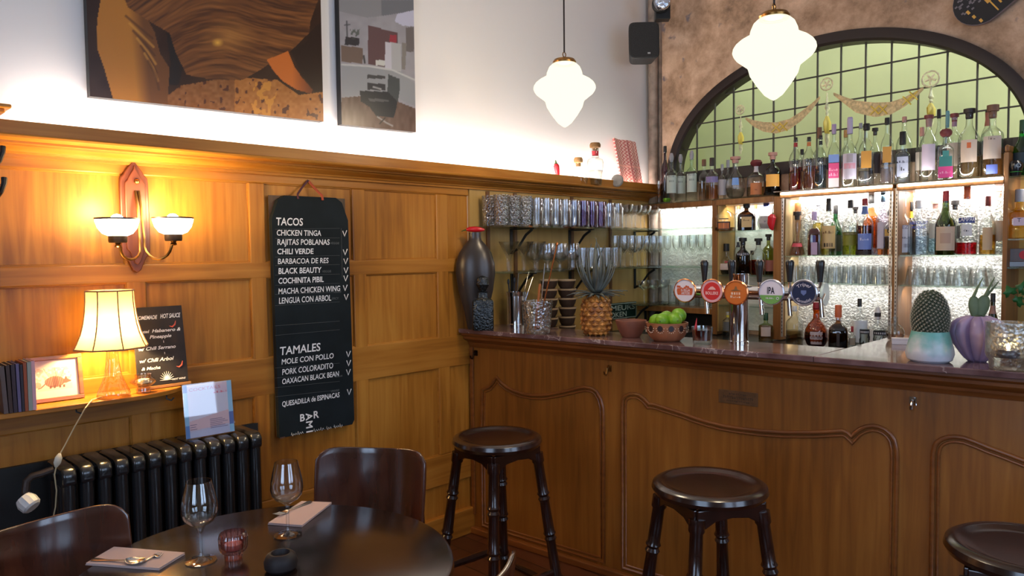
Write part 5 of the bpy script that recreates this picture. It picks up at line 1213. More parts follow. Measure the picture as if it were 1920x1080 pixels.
for ring, n_, el, ln in ((0, 16, .05, .34), (1, 16, .35, .50), (2, 14, .72, .66), (3, 9, 1.0, .74), (4, 5, 1.25, .85), (5, 3, 1.42, .92)):
    for j in range(n_):
        a = 2 * math.pi * (j + .5 * ring) / n_ + rs.uniform(-.15, .15); e = el + rs.uniform(-.12, .12); l_ = hl * ln * rs.uniform(.8, 1.08)
        d_ = np.array([math.cos(a), math.sin(a)]); tq = np.array([-math.sin(a), math.cos(a)]); v = []; f = []
        for k in range(6):
            u = k / 5; e2 = e + (.35 - .9 * (ring < 2) * 0) * u * (1 if ring > 1 else -.9); q_ = rr * .2 + l_ * u * math.cos(e2); z = hh * .96 + ring * .008 + l_ * u * math.sin(e2) * (1 if ring else .6) + (0.01 if ring == 0 else 0)
            w_ = .0135 * (1 - u) ** .75 + .0005
            for sgn in (-1, 0, 1): v.append((d_[0] * (q_ + .003 * (sgn == 0)) + tq[0] * w_ * sgn, d_[1] * (q_ + .003 * (sgn == 0)) + tq[1] * w_ * sgn, z - .003 * (sgn == 0)))
        for k in range(5):
            for s2 in (0, 1): f.append((k * 3 + s2, k * 3 + s2 + 1, k * 3 + 4 + s2, k * 3 + 3 + s2))
        lf.add(v, f)
lf.build('crown', pbr('pineapple leaf', srgb(92, 98, 96), .55, var=.25, vscale=25), pi_, smooth=50, solid=.0015)
# brown clay pot
p = cnt(1176, 633); p = (p[0], p[1] + .03, p[2]); r_ = scl(p, 29); h_ = scl(p, 32)
TERRA = pbr('red brown clay', srgb(128, 78, 62), .6, var=.2, vscale=12)
cp_ = thing('clay_bowl', 'plain tapering brown clay bowl between the pineapple and the limes', 'bowl', p)
MB().lathe([(0, 0), (r_ * .55, 0), (r_ * .62, .006), (r_ * .86, h_ * .5), (r_, h_ * .92), (r_, h_), (r_ * .92, h_), (r_ * .8, h_ * .6), (r_ * .5, .015), (0, .012)], 40).build('bowl_body', TERRA, cp_, smooth=50)
# painted bowl of limes
p = cnt(1237, 641); p = (p[0], p[1] + .055, p[2]); r_ = scl(p, 39); h_ = scl(p, 35)
lb_ = thing('lime_bowl', 'painted terracotta bowl with petal rim holding green limes', 'bowl', p)
PB = pbr('painted terracotta', srgb(158, 98, 66), .5, var=.2, vscale=14)
MB().lathe([(0, 0), (r_ * .6, 0), (r_ * .8, h_ * .2), (r_ * .95, h_ * .5), (r_ * .98, h_ * .8), (r_, h_), (r_ * .94, h_ * 1.0), (r_ * .9, h_ * .7), (r_ * .7, h_ * .22), (0, h_ * .15)], 48, flute=(12, .012)).build('bowl_body', PB, lb_, smooth=60)
wt_ = MB(); PTM = pbr('dark glaze', srgb(44, 30, 34), .4)
for j in range(12):
    pt = MB()
    a = 2 * math.pi * (j + .5) / 12; rim_r = r_ * .985; c = np.array([math.cos(a), math.sin(a), 0]); tq = np.array([-math.sin(a), math.cos(a), 0])
    poly = [(c * (rim_r + .0015) + tq * .012 * math.cos(t) + np.array([0, 0, h_ * .74 + .013 * math.sin(t)])) for t in [k * math.pi / 5 for k in range(10)]]
    pt.add(poly, [tuple(range(10))]); pt.build('painted_petal', PTM, lb_, smooth=0)
    for k in range(7):
        t = math.pi + k * math.pi / 6; wt_.ball(tuple(c * (rim_r * .985 + .002) + tq * .017 * math.cos(t) + np.array([0, 0, h_ * .74 + .019 * math.sin(t)])), .0022, 6, 4)
wt_.build('white_dots', paper((220, 200, 180)), lb_)
LIME = pbr('lime peel', srgb(108, 158, 30), .38, var=.18, vscale=14, bump=.15, bscale=120)
lr = r_ * .36
LM = [(-.50, -.05, .86, 'lime at the pineapple end of the painted bowl'), (-.22, .42, 1.0, 'lime at the back of the painted bowl, half hidden'), (-.02, -.42, .95, 'lime at the front middle of the painted bowl'), (.46, -.10, .98, 'lime at the beer tap end of the painted bowl'), (.42, .40, 1.18, 'rear lime at the tap end of the painted bowl'), (.02, .06, .60, 'lime sunk in the middle of the painted bowl')]
for x, y, z, lab in LM:
    # turn offsets so that x runs along the counter
    w_ = BAR.ex * x * r_ - BAR.en * y * r_
    t = thing('lime', lab, 'lime', (p[0] + w_[0], p[1] + w_[1], HC + h_ * z), random.random() * 6, 'limes in the painted bowl')
    MB().ball((0, 0, lr * .42), lr, 20, 14, (1.08, .98, .98)).build('fruit', LIME, t, smooth=60)
    MB().ball((lr * 1.07, 0, lr * .42), .003, 8, 6).build('stem_end', CHG, t)
# red drink tumbler
p = cnt(1317, 645); r_ = scl(p, 20); h_ = scl(p, 33)
rdk = thing('drink_glass', 'short tumbler of dark red drink with chilli tips on the counter', 'drink', p)
TUM = glass('tumbler glass', (.94, .96, .95), .4, .03, gloss=.1, power=2)
MB().lathe([(0, 0), (r_ * .82, 0), (r_ * .86, .006), (r_, h_), (r_ * .96, h_), (r_ * .84, h_ * .22), (0, h_ * .2)], 32).build('glass_body', TUM, rdk, smooth=50)
MB().lathe([(0, h_ * .24), (r_ * .82, h_ * .24), (r_ * .93, h_ * .82), (0, h_ * .82)], 28).build('red_drink', liquid('red drink', (.45, .10, .12)), rdk)
MB().tube([(-r_ * .7, 0, h_ * .3), (-r_ * .72, 0, h_ * .9), (-r_ * .6, 0, h_ * 1.45)], [.006, .006, .001], 8).build('chilli_garnish', CH, rdk)
# ---- beer tap tower
tp0 = cnt(1391, 640); q0 = np.array(tp0); tsd = ((q0 - BAR.o) @ BAR.ex); tdd = -.165
TW = thing('beer_tap_tower', 'chrome beer tap tower with round badges and black handles on the counter', 'beer tap')
TW.matrix_world = BAR.m(tsd, tdd, HC + .0003)
ref = BAR.p(tsd, tdd, HC); kf = fwd(ref) / FPX
def tz(py): return BAR.px(1391, py, tdd)[1] - HC
rail = tz(548); topz = tz(513); rc_ = 17.5 * kf
MB().lathe([(0, 0), (rc_ * 1.06, 0), (rc_ * 1.06, .006), (rc_, .008), (rc_, topz - .006), (rc_ * 1.03, topz - .004), (rc_ * 1.03, topz), (0, topz)], 48).build('column', CHROME, TW, smooth=40)
def tx_(px): return BAR.px(px, 548, tdd)[0] - tsd
xl, xr = tx_(1268), tx_(1546)
MB().tube([(xl, 0, rail), (xr, 0, rail)], .030, 24).build('rail', CHROME, TW)
MB().tube([(xr - .004, 0, rail), (xr + .006, 0, rail)], .046, 24).build('end_cap', pbr('pale green glass disc', (.66, .76, .70), .2), TW)
bd_ = [(1284, 545), (1335, 546), (1380, 549), (1446, 548), (1507, 549)]
hd_ = [1321, 1372, 1424, 1481, 1538]
def disc(r, y, mat, name, parent, r0=0): 
    return MB().lathe([(r0, 0), (r, 0)] if r0 else [(0, 0), (r, 0)], 40, m=Matrix.Translation((bx_, y, bz_)) @ Matrix.Rotation(math.radians(90), 4, 'X')).build(name, mat, parent, smooth=0)
BW_ = paper((214, 206, 220), .4); BRED = paper((196, 36, 44), .4); BOR = paper((198, 104, 40), .4); BGR = paper((110, 160, 84), .4); BNV = paper((30, 40, 72), .35); COPR = pbr('copper rim', srgb(226, 150, 100), .2, 1); BLKI = paper((24, 26, 40), .4); BRUST = paper((190, 84, 48), .4); SILV = pbr('pale rim', (.62, .62, .72), .2, .9)
yb_ = -.105
for k, (bx2, by2) in enumerate(bd_):
    s_, z_ = BAR.px(bx2, by2, tdd + .105); bx_, bz_ = s_ - tsd, z_ - HC; R = .052
    MB().tube([(bx_, -.02, rail), (bx_, -.06, (rail + bz_) / 2), (bx_, yb_ + .012, bz_)], .016, 12).build('badge_arm', CHROME, TW)
    bg = MB().lathe([(0, .012), (R * .9, .012), (R, .006), (R, -.001), (R * .93, -.004), (R * .90, 0), (0, 0)], 48, m=Matrix.Translation((bx_, yb_, bz_)) @ Matrix.Rotation(math.radians(90), 4, 'X') @ Matrix.Scale(-1, 4, (0, 0, 1))).build('tap_badge', COPR if k < 3 else SILV, TW, smooth=40)
    e = yb_ - .0008; FT = lambda x, y: (bx_ + x, e - .0010, bz_ + y)
    def dsc(r, m_, dz=.0): MB().add([(bx_ + r * math.cos(t), e - dz, bz_ + r * math.sin(t)) for t in [2 * math.pi * j / 40 for j in range(40)]], [tuple(range(40))]).build('badge_face', m_, bg, smooth=0)
    def seg_(r, y0_, y1_, m_, dz=.0003):
        ts = np.linspace(-r, r, 31); P = [(x, min(y1_, math.sqrt(max(0, r * r - x * x)))) for x in ts] + [(x, max(y0_, -math.sqrt(max(0, r * r - x * x)))) for x in ts[::-1]]
        P = [(x, max(min(y, y1_), y0_)) for x, y in P]; MB().add([(bx_ + x, e - dz, bz_ + y) for x, y in P], [tuple(range(len(P)))]).build('badge_band', m_, bg, smooth=0)
    t1 = MB()
    if k == 0:
        dsc(R * .9, BW_); seg_(R * .72, -.019, .010, BRUST); t1 = MB(); put_text(t1, 'STELLA', FT, .004, -.003, .010, .042, center=True, bold=.0006); put_text(t1, 'ARTOIS', FT, .004, -.016, .010, .040, center=True, bold=.0006); t1.build('badge_text', BW_, bg, smooth=0)
        t2 = MB()
        for j in range(9): x = -.032 + j * .008; t2.ball((bx_ + x, e - .0006, bz_ + .012 + .006 * math.sin(j * 1.3 + 1)), .0055, 8, 5, (1, .1, 1))
        t2.build('crest', BRUST, bg)
    elif k == 1:
        dsc(R * .9, paper((216, 160, 170), .4)); dsc(R * .72, BRED, .0003); put_text(t1, 'BOLLEKE', FT, 0, -.014, .012, .056, center=True, bold=.0008); t1.build('badge_text', paper((236, 190, 190), .4), bg, smooth=0)
        t2 = MB(); t2.prism([(-.018, .006), (.018, .006), (.012, .014), (.004, .020), (-.006, .018), (-.012, .012)], lambda x, y: FT(x, y), lambda x, y: (bx_ + x, e - .0014, bz_ + y)); t2.build('crest', paper((226, 170, 170), .4), bg, smooth=0)
    elif k == 2:
        dsc(R * .9, BOR); put_text(t1, '~5', FT, 0, -.008, .010, .04, center=True, bold=.0006); put_text(t1, '~6', FT, 0, -.021, .010, .046, center=True, bold=.0006); t1.build('badge_text', paper((224, 200, 180), .4), bg, smooth=0)
        t2 = MB(); t2.prism([(-.024, .008), (.024, .008), (.006, .014), (.003, .026), (-.003, .026), (-.006, .014)], lambda x, y: FT(x, y), lambda x, y: (bx_ + x, e - .0014, bz_ + y)); t2.build('crest', paper((120, 90, 60), .4), bg, smooth=0)
    elif k == 3:
        dsc(R * .9, BW_); seg_(R * .9, -R, -.012, BGR); put_text(t1, 'IPA', FT, -.001, -.006, .026, .030, center=True, bold=.0016); t1.build('badge_text', BLKI, bg, smooth=0)
        t2 = MB(); put_text(t2, '~8', FT, -.004, -.027, .006, .034, center=True); t2.tube([(bx_ + .026 + .005 * math.cos(a), e - .001, bz_ - .024 + .005 * math.sin(a)) for a in range(6)], .0012, 5, closed=True); t2.build('badge_text', BW_, bg, smooth=0)
    else:
        dsc(R * .92, SILV); dsc(R * .84, BNV, .0003)
        def arc(s_, r0, ang, cap, flip, m_):
            v, f, w_ = text_geo(s_, .2); q_ = []
            for x, y in v:
                th = ang + ((x - w_ / 2) * cap / r0) * (-1 if not flip else 1); rr_ = r0 + (y * cap if not flip else -y * cap); q_.append((bx_ + rr_ * math.cos(th), e - .0012, bz_ + rr_ * math.sin(th)))
            m_.add(q_, f)
        arc('Tripel', .026, math.pi / 2, .013, False, t1); arc('Karmeliet', .040, -math.pi / 2, .012, True, t1); t1.build('badge_text', BW_, bg, smooth=0)
        t2 = MB(); t2.prism([(-.010, .009), (.010, .009), (.010, -.002), (0, -.011), (-.010, -.002)], lambda x, y: FT(x, y), lambda x, y: (bx_ + x, e - .0014, bz_ + y)); t2.build('crest', paper((96, 110, 160), .4), bg, smooth=0)
HBL = pbr('black tap handle', (.010, .010, .012), .3, coat=.3)
for k, hx in enumerate(hd_):
    s_, z_ = BAR.px(hx, 507, tdd + .03); x = s_ - tsd; zt2 = BAR.px(hx, 487, tdd + .03)[1] - HC; zb2 = BAR.px(hx, 529, tdd + .03)[1] - HC; hh2 = zt2 - zb2
    MB().lathe([(0, 0), (.0095, 0), (.012, hh2 * .3), (.0165, hh2 * .72), (.0175, hh2 * .88), (.013, hh2 * .98), (0, hh2)], 20, (x, -.03, zb2)).build('tap_handle', HBL, TW, smooth=50)
    MB().tube([(x, -.03, zb2 + .002), (x, -.028, rail)], .007, 8).build('handle_stem', CHROME, TW)
for nx, nb in ((1326, 588), (1429, 590), (1482, 592), (1542, 595)):
    x = BAR.px(nx, 570, tdd + .06)[0] - tsd; zb2 = BAR.px(nx, nb, tdd + .06)[1] - HC
    MB().tube([(x - .008, -.02, rail), (x - .006, -.06, rail - .02), (x, -.06, zb2)], .0085, 10).build('spout', CHROME, TW)
# ---- cactus, pumpkin pot, candle glass
p = cnt(1733, 681); p = (p[0], p[1] + .06, p[2]); kq = fwd(p) / FPX
pot = thing('cactus_pot', 'turquoise and white glazed pot with a round spiny cactus on the marble', 'potted cactus', p)
GLZ, nt, N, L = nodes('turquoise glaze'); b = N['Principled BSDF']; tc = N.new('ShaderNodeTexCoord'); n_ = N.new('ShaderNodeTexNoise'); n_.inputs['Scale'].default_value = 14; n_.inputs['Detail'].default_value = 6; L.new(tc.outputs['Object'], n_.inputs['Vector'])
sx_ = N.new('ShaderNodeSeparateXYZ'); L.new(tc.outputs['Object'], sx_.inputs[0]); mm = N.new('ShaderNodeMath'); mm.operation = 'MULTIPLY_ADD'; mm.inputs[1].default_value = 7.0; mm.inputs[2].default_value = -.30; L.new(sx_.outputs[2], mm.inputs[0])
m3 = N.new('ShaderNodeMath'); m3.operation = 'ADD'; L.new(mm.outputs[0], m3.inputs[0]); L.new(n_.outputs[0], m3.inputs[1]); cr = N.new('ShaderNodeValToRGB'); e_ = cr.color_ramp.elements; e_[0].position = .42; e_[0].color = (*srgb(202, 204, 214), 1); e_[1].position = .80; e_[1].color = (*srgb(108, 168, 162), 1)
L.new(m3.outputs[0], cr.inputs[0]); L.new(cr.outputs[0], b.inputs['Base Color']); b.inputs['Roughness'].default_value = .3
rw = 41.5 * kq; ph = 57 * kq
MB().lathe([(0, 0), (rw * .76, 0), (rw * .92, ph * .08), (rw, ph * .26), (rw * .97, ph * .42), (rw * .84, ph * .78), (rw * .76, ph), (rw * .70, ph), (rw * .72, ph * .8), (0, ph * .78)], 14).build('pot', GLZ, pot, smooth=28)
MB().lathe([(0, ph * .9), (rw * .72, ph * .9)], 24).build('soil', pbr('soil', (.02, .014, .01), .9), pot)
crr = 30 * kq; chh = 84 * kq
NRIB = 18
cprof = [(crr * .80, 0), (crr * .92, chh * .12), (crr * .99, chh * .28), (crr, chh * .42), (crr * .93, chh * .60), (crr * .77, chh * .77), (crr * .55, chh * .90), (crr * .28, chh * .975), (0, chh)]
cactus = MB().lathe([(r, z + ph * .86) for r, z in cprof], 96).build('cactus', pbr('cactus skin', srgb(46, 58, 40), .6, var=.2, vscale=18), pot, smooth=60)
spn = MB(); tbc = MB()
zs_ = np.linspace(0, 1, 200); rr_ = np.interp(zs_ * chh, [q_[1] for q_ in cprof], [q_[0] for q_ in cprof]); cum = np.cumsum(rr_ + .004); cum /= cum[-1]
for j in range(420):
    z = np.interp((j + .5) / 420, cum, zs_) * chh; r = np.interp(z, [q_[1] for q_ in cprof], [q_[0] for q_ in cprof]); a = j * 2.39996
    c = np.array([r * math.cos(a), r * math.sin(a), z + ph * .86]); up_ = max(0, (z / chh - .45)) * 1.6; o_ = np.array([math.cos(a), math.sin(a), up_]); o_ /= np.linalg.norm(o_)
    tbc.ball(tuple(c), .0052, 7, 5); c = c + o_ * .0048; spn.ball(tuple(c), .0011, 4, 3)
    t1_ = np.array([-math.sin(a), math.cos(a), 0]); t2_ = np.cross(o_, t1_)
    for k in range(5):
        d2 = o_ * .55 + t1_ * math.cos(k * 1.257) + t2_ * math.sin(k * 1.257); d2 /= np.linalg.norm(d2); spn.tube([tuple(c), tuple(c + d2 * .0062)], [.00055, .0003], 3, cap=False)
cactus_bumps = tbc.build('tubercles', MATS['cactus skin'], cactus, smooth=60)
spn.build('spines', pbr('pale spines', srgb(186, 176, 160), .6), cactus, smooth=0)
p = cnt(1800, 681); p = (p[0] + .03, p[1] + .09, p[2]); kq = fwd(p) / FPX
pp = thing('pumpkin_pot', 'lilac pumpkin shaped pot with paddle cactus on the marble', 'potted cactus', p)
PUM = pbr('lilac glaze', srgb(172, 146, 178), .35, var=.14, vscale=9)
rw = 50 * kq; ph = 85 * kq
prf = [(rw * (.28 + .72 * math.sin(math.pi * min(1, (t * .88 + .12)) ** .8) ** .75), ph * t) for t in [k / 14 for k in range(15)]]
prf = [(0, 0), (rw * .30, 0)] + [(rw * np.interp(t, [0, .15, .4, .65, .85, .95, 1], [.34, .55, .82, .98, .88, .66, .4]), ph * t) for t in [k / 16 for k in range(1, 17)]] + [(rw * .3, ph * .95), (0, ph * .9)]
MB().lathe(prf, 128, flute=(9, -.34)).build('pot', PUM, pp, smooth=60)
PADM = pbr('paddle cactus', srgb(92, 104, 70), .55, var=.15, vscale=30)
BE = BAR.ex
for (cx, cz, w_, h2, lean) in ((-.012, .0, .019, .085, -.10), (.014, .0, .022, .088, .22)):
    pad = MB(); v = []
    pad.ball((0, 0, 0), 1, 20, 14, (w_, .007, h2 / 2)); m_ = Matrix.Translation((cx, 0, ph * .93 + h2 * .45)) @ Matrix.Rotation(lean, 4, 'Y')
    pad.v = [tuple(m_ @ Vector((x * (1 + z / h2 * .5), y, z))) for x, y, z in pad.v]; po_ = pad.build('paddle', PADM, pp)
    ts_ = MB(); top = m_ @ Vector((0, 0, h2 * .46))
    ts_.tube([tuple(top), tuple(top + Vector((.012, 0, .03))), tuple(top + Vector((.03, 0, .065)))], [.006, .004, .0015], 8)
    if lean > 0: ts_.tube([tuple(top + Vector((.006, .004, 0))), tuple(top + Vector((.026, .004, .025))), tuple(top + Vector((.045, .004, .05)))], [.005, .0035, .0015], 8)
    ts_.build('shoot', PADM, po_)
MB().tube([(0, 0, ph * .90), (0, 0, ph * 1.02)], [.024, .012], 10).build('stem', pbr('dark stem', srgb(60, 70, 46), .6), pp)
pp.rotation_euler = (0, 0, math.radians(40))
p = cnt(1869, 694); p = (p[0] + .02, p[1] + .05, p[2]); kq = fwd(p) / FPX; rw = 37 * kq; ph = 88 * kq
cg = thing('candle_glass', 'large dimpled clear candle glass with a lit tealight on the marble', 'candle holder', p)
DIM = glass('dimpled glass', (.92, .92, .87), .62, .30, bump=.35, bscale=75, gloss=.14, power=1.4)
MB().lathe([(0, 0), (rw * .78, 0), (rw * .82, .004), (rw * .84, ph * .20), (rw * .95, ph * .26), (rw, ph * .34), (rw, ph), (rw * .95, ph), (rw * .94, ph * .36), (rw * .8, ph * .26), (0, ph * .24)], 48).build('glass_body', DIM, cg, smooth=60)
MB().lathe([(0, ph * .26), (rw * .5, ph * .26), (rw * .5, ph * .42), (rw * .46, ph * .42), (0, ph * .40)], 28).build('tealight', pbr('tealight tin', (.10, .10, .16), .3, .8), cg)
MB().lathe([(0, ph * .41), (.005, ph * .43), (.006, ph * .47), (0, ph * .56)], 12).build('flame', emit('candle flame', (1, .72, .35), 40), cg)
point('candle_light', (p[0], p[1], HC + ph * .5), .12, (1, .7, .35), .006)
p = cnt(1925, 700); p = (p[0] + .05, p[1] + .06, p[2]); kq = fwd(p) / FPX; rw = 26 * kq; ph = 84 * kq
vs = thing('ribbed_vase', 'clear ribbed glass vase with dark lines at the picture edge on the marble', 'vase', p)
MB().lathe([(0, 0), (rw * .7, 0), (rw, ph * .2), (rw * 1.05, ph * .5), (rw, ph * .85), (rw * .8, ph), (rw * .76, ph), (rw * .95, ph * .5), (rw * .66, .01), (0, .01)], 48, flute=(16, .03)).build('glass_body', glass('grey ribbed glass', (.80, .86, .90), .3, .04, gloss=.12, power=1.6), vs, smooth=60)
# trailing plant at the picture edge
LEAFM = pbr('ivy leaf', srgb(34, 84, 36), .4, var=.2, vscale=20)
pl_ = thing('potted_vine', 'green vine hanging into view at the edge of the marble return', 'plant', (p[0] + .16, p[1] + .10, HC + .0003))
MB().lathe([(0, 0), (.05, 0), (.065, .10), (.06, .10), (.046, .01), (0, .01)], 24).build('pot', TERRA, pl_)
o = np.array(pl_.location)
MB().tube([(0, 0, .05), (-.01, -.01, .18), (-.04, -.02, .26), tuple(on_ray(1916, 552, fwd(pl_.location) - .05) - o)], .003, 6).build('vine_stem', LEAFM, pl_)
lfm = MB()
for px_, py_, sz, rot in ((1893, 548, .040, .4), (1908, 565, .036, -.8), (1916, 540, .036, 1.2), (1930, 560, .04, .2), (1925, 530, .03, 2)):
    c = on_ray(px_, py_, fwd(pl_.location) - .05) - o; cr_, sr_ = math.cos(rot), math.sin(rot)
    shape = [(0, -.2), (.35, -.5), (.8, -.45), (.7, -.05), (1.0, .25), (.45, .4), (0, 1.0), (-.45, .4), (-1.0, .25), (-.7, -.05), (-.8, -.45), (-.35, -.5)]
    VR = CAM[:, 0]; VU = CAM[:, 1]; VB = CAM[:, 2]
    v = [tuple(c + VR * (x * cr_ - y * sr_) * sz * .6 + VU * (x * sr_ + y * cr_) * sz * .6 + VB * (.006 * (x * x))) for x, y in shape] + [tuple(c + VB * .004)]
    lfm.add(v, [(i, (i + 1) % 12, 12) for i in range(12)])
lfm.build('leaves', LEAFM, pl_, smooth=50, solid=.0012)

# ================================================================ BOTTLES
STY = {
 'std':   [(0, 0), (.92, 0), (1, .015), (1, .60), (.93, .655), (.62, .71), (.36, .745), (.30, .78), (.30, .90), (.36, .905), (.36, .93)],
 'tall':  [(0, 0), (.92, 0), (1, .015), (1, .56), (.96, .61), (.78, .68), (.46, .745), (.33, .80), (.29, .92), (.36, .925), (.36, .95)],
 'wine':  [(0, 0), (.92, 0), (1, .015), (1, .50), (.95, .56), (.78, .64), (.55, .72), (.38, .79), (.33, .86), (.32, .95)],
 'squat': [(0, 0), (.92, 0), (1, .02), (1, .46), (.92, .56), (.66, .63), (.34, .68), (.25, .72), (.24, .86), (.30, .87)],
 'round': [(0, 0), (.55, 0), (.80, .06), (.97, .18), (1, .28), (.94, .40), (.74, .52), (.44, .60), (.30, .66), (.26, .80), (.32, .90)],
 'cone':  [(0, 0), (.94, 0), (1, .03), (.86, .14), (.55, .30), (.34, .44), (.26, .56), (.24, .80), (.34, .86)],
 'patron':[(0, 0), (.94, 0), (1, .03), (1, .38), (.96, .46), (.78, .55), (.42, .62), (.24, .67), (.22, .82), (.28, .83)],
}
LEGEND = {'k': (24, 22, 24), 'bk': (40, 30, 28), 'cork': (178, 134, 96), 'red': (150, 36, 44), 'dred': (112, 44, 48), 'sil': (150, 150, 160), 'blu': (44, 60, 130), 'pinkc': (190, 140, 128), 'wht': (220, 220, 222), 'teal': (90, 150, 160), 'org': (196, 96, 56), 'brn': (110, 74, 54), 'lil': (170, 150, 190), 'grn': (30, 70, 44), 'cyan': (60, 90, 110)}
CLR = (.955, .975, .965)
def gl_mat(t):
    return GLASS if t == CLR else glass('bottle glass %.2f %.2f %.2f' % t, t, .4, .03, gloss=.07)
ROW_N = [0]
QUEUE = []
def bottle(*a, **k): QUEUE.append((a, k))
def build_bottle(row, px, top, wpx, D, zs, label, sty='std', sq=None, tint=CLR, liq=None, labels=(), cap=('k', 'flat', .07), text=(), cat='bottle', turn=0, group=None):
    """one bottle standing at shelf height zs, D in front of the back wall"""
    s, zt = BW.px(px, top, D); w = BW.p(s, D, zs + .0004); H = zt - zs; k = fwd((w[0], w[1], zt)) / FPX; R = wpx * k / 2
    t = thing('bottle', label, cat, w, face_cam(w) + turn, group or row)
    pr = STY[sty]; hb = 1 - cap[2]; zmax = pr[-1][1]
    prof = [(r * R * (.86 if sq else 1), z / zmax * hb * H) for r, z in pr]
    MB().lathe(prof, 32 if sq else 24, sq=sq).build('glass_body', gl_mat(tint), t, smooth=50)
    if liq:
        c, lv = liq; zl = lv * H; P = [(r * R * (.86 if sq else 1) * .94, max(z / zmax * hb * H, .003)) for r, z in pr]
        q = [p for p in P if p[1] < zl]; rl = np.interp(zl, [p[1] for p in P], [p[0] for p in P])
        MB().lathe(q + [(rl, zl), (0, zl)], 32 if sq else 24, sq=sq).build('liquid', liquid('%.2f %.2f %.2f' % c, c), t, smooth=50)
    cr = {'flat': 1, 'wide': 1.5, 'ball': 1, 'mush': 1.9, 'slim': .8, 'long': .9}[cap[1]] * R * (.34 if sty not in ('std', 'tall') else .36)
    if wpx > 34 and cap[1] == 'flat': cr *= .9
    cm_ = paper(LEGEND[cap[0]], .5) if cap[0] != 'cork' else CORK; z0 = hb * H - .004
    if cap[1] in ('ball',): cp_ = [(cr * .6, z0), (cr, z0 + (H - z0) * .3), (cr * 1.05, z0 + (H - z0) * .6), (cr * .6, H * .995), (0, H)]
    elif cap[1] == 'mush': cp_ = [(cr * .55, z0), (cr * .9, z0 + (H - z0) * .25), (cr, z0 + (H - z0) * .55), (cr * .75, z0 + (H - z0) * .88), (0, H)]
    elif cap[1] == 'wide': cp_ = [(cr * .62, z0 - .01), (cr * .66, z0 + (H - z0) * .4), (cr, z0 + (H - z0) * .42), (cr, H - .001), (cr * .9, H), (0, H)]
    else: cp_ = [(cr, z0 - .004), (cr * 1.02, z0), (cr, H - .002), (cr * .9, H), (0, H)]
    MB().lathe(cp_, 18).build('cap', cm_, t, smooth=40)
    rf = R * (1.006 if not sq else .868)
    lbs = []
    bt = {'std': .60, 'tall': .57, 'wine': .51, 'squat': .47, 'round': 9, 'cone': 9, 'patron': .39}[sty] / zmax * hb
    for z0_, z1_, col, half in labels:
        if z0_ < bt: z1_ = min(z1_, bt)
        m = MB(); rr = np.interp([z0_ * H, (z0_ + z1_) / 2 * H, z1_ * H], [p[1] for p in prof], [p[0] for p in prof]) * 1.012 + .0004
        if sq:
            hw = R * .80 * min(1, half / 1.2); m.box(-hw, hw, -R * .875 - .0006, -R * .875, z0_ * H, z1_ * H)
        else:
            m.grid(14, 4, lambda u, v: (np.interp(v, [0, .5, 1], rr) * math.sin((u - .5) * 2 * half), -np.interp(v, [0, .5, 1], rr) * math.cos((u - .5) * 2 * half), (z0_ + (z1_ - z0_) * v) * H))
        lbs.append(m.build('paper_label', paper(col, .55), t, smooth=50))
    for tt in text:
        s_, zf, cap_, col, wmax = tt[:5]; v, f, w_ = text_geo(s_); c_ = cap_ * H; sx = c_
        if w_ * sx > wmax * R: sx = wmax * R / w_
        rr0 = np.interp(zf * H, [p[1] for p in prof], [p[0] for p in prof]); m = MB()
        if sq: m.add([((x - w_ / 2) * sx, -R * .875 - .0012, zf * H + y * c_) for x, y in v], f)
        else:
            r2 = rr0 * 1.012 + .0012; m.add([(r2 * math.sin((x - w_ / 2) * sx / r2), -r2 * math.cos((x - w_ / 2) * sx / r2), zf * H + y * c_) for x, y in v], f)
        m.build('label_text', paper(col, .6), lbs[0] if lbs else t, smooth=0)
    return t
A = .10
R1_ = 'bottles on the upper shelf by the corner'
Z = TOPL
bottle(R1_, 1247, 274, 17, .10, Z, 'slim dark plum bottle with black cap first at the plaster corner', 'tall', tint=(.22, .14, .20), cap=('k', 'flat', .09))
for i, (x, tp, lab) in enumerate(((1259, 287, 'frosted clear tequila carafe with round stopper, first of the three alike'), (1276, 289, 'frosted clear tequila carafe with round stopper, middle of the three alike'), (1297, 282, 'frosted clear tequila carafe with round stopper, third and tallest of the three alike'))):
    bottle(R1_, x, tp, 22, .13 - .01 * i, Z, lab, 'std', tint=(.80, .88, .84), cap=('sil', 'ball', .17), labels=((.18, .62, (186, 198, 190), .9),), text=(('~6', .5, .04, (120, 130, 128), 1.2), ('~5', .4, .04, (120, 130, 128), 1.2)))
bottle(R1_, 1320, 299, 22, .10, Z, 'clear bottle with brown stopper and amber band beside the carafes', 'std', 5, liq=((.70, .58, .44), .42), cap=('brn', 'flat', .13))
bottle(R1_, 1335, 296, 25, .12, Z, 'clear bottle with violet blue label and black stopper over amber', 'std', liq=((.78, .52, .30), .34), labels=((.40, .66, (132, 120, 168), 1.0),), cap=('bk', 'flat', .16))
bottle(R1_, 1354, 308, 15, .10, Z, 'small bottle with white upright label behind the round decanter', 'std', labels=((.12, .68, (190, 186, 196), 1.2),), cap=('sil', 'flat', .13))
bottle(R1_, 1365, 300, 17, .07, Z, 'grey capped clear bottle peeping behind the round decanter', 'std', cap=('sil', 'flat', .16))
bottle(R1_, 1379, 294, 37, .13, Z, 'round bellied clear decanter with cork and a painted blue glint', 'round', tint=(.90, .93, .95), liq=((.80, .82, .78), .24), labels=((.30, .48, (120, 160, 222), .35),), cap=('pinkc', 'wide', .10))  # blue patch on the belly is a glint painted as colour
bottle(R1_, 1418, 299, 34, .12, Z, 'clear bottle with dark red cap and orange arched label', 'squat', liq=((.80, .72, .50), .26), labels=((.05, .36, (188, 112, 62), .62), (.66, .84, (206, 198, 204), 1.0)), cap=('dred', 'mush', .17), text=(('~4', .16, .05, (120, 60, 30), .5),))
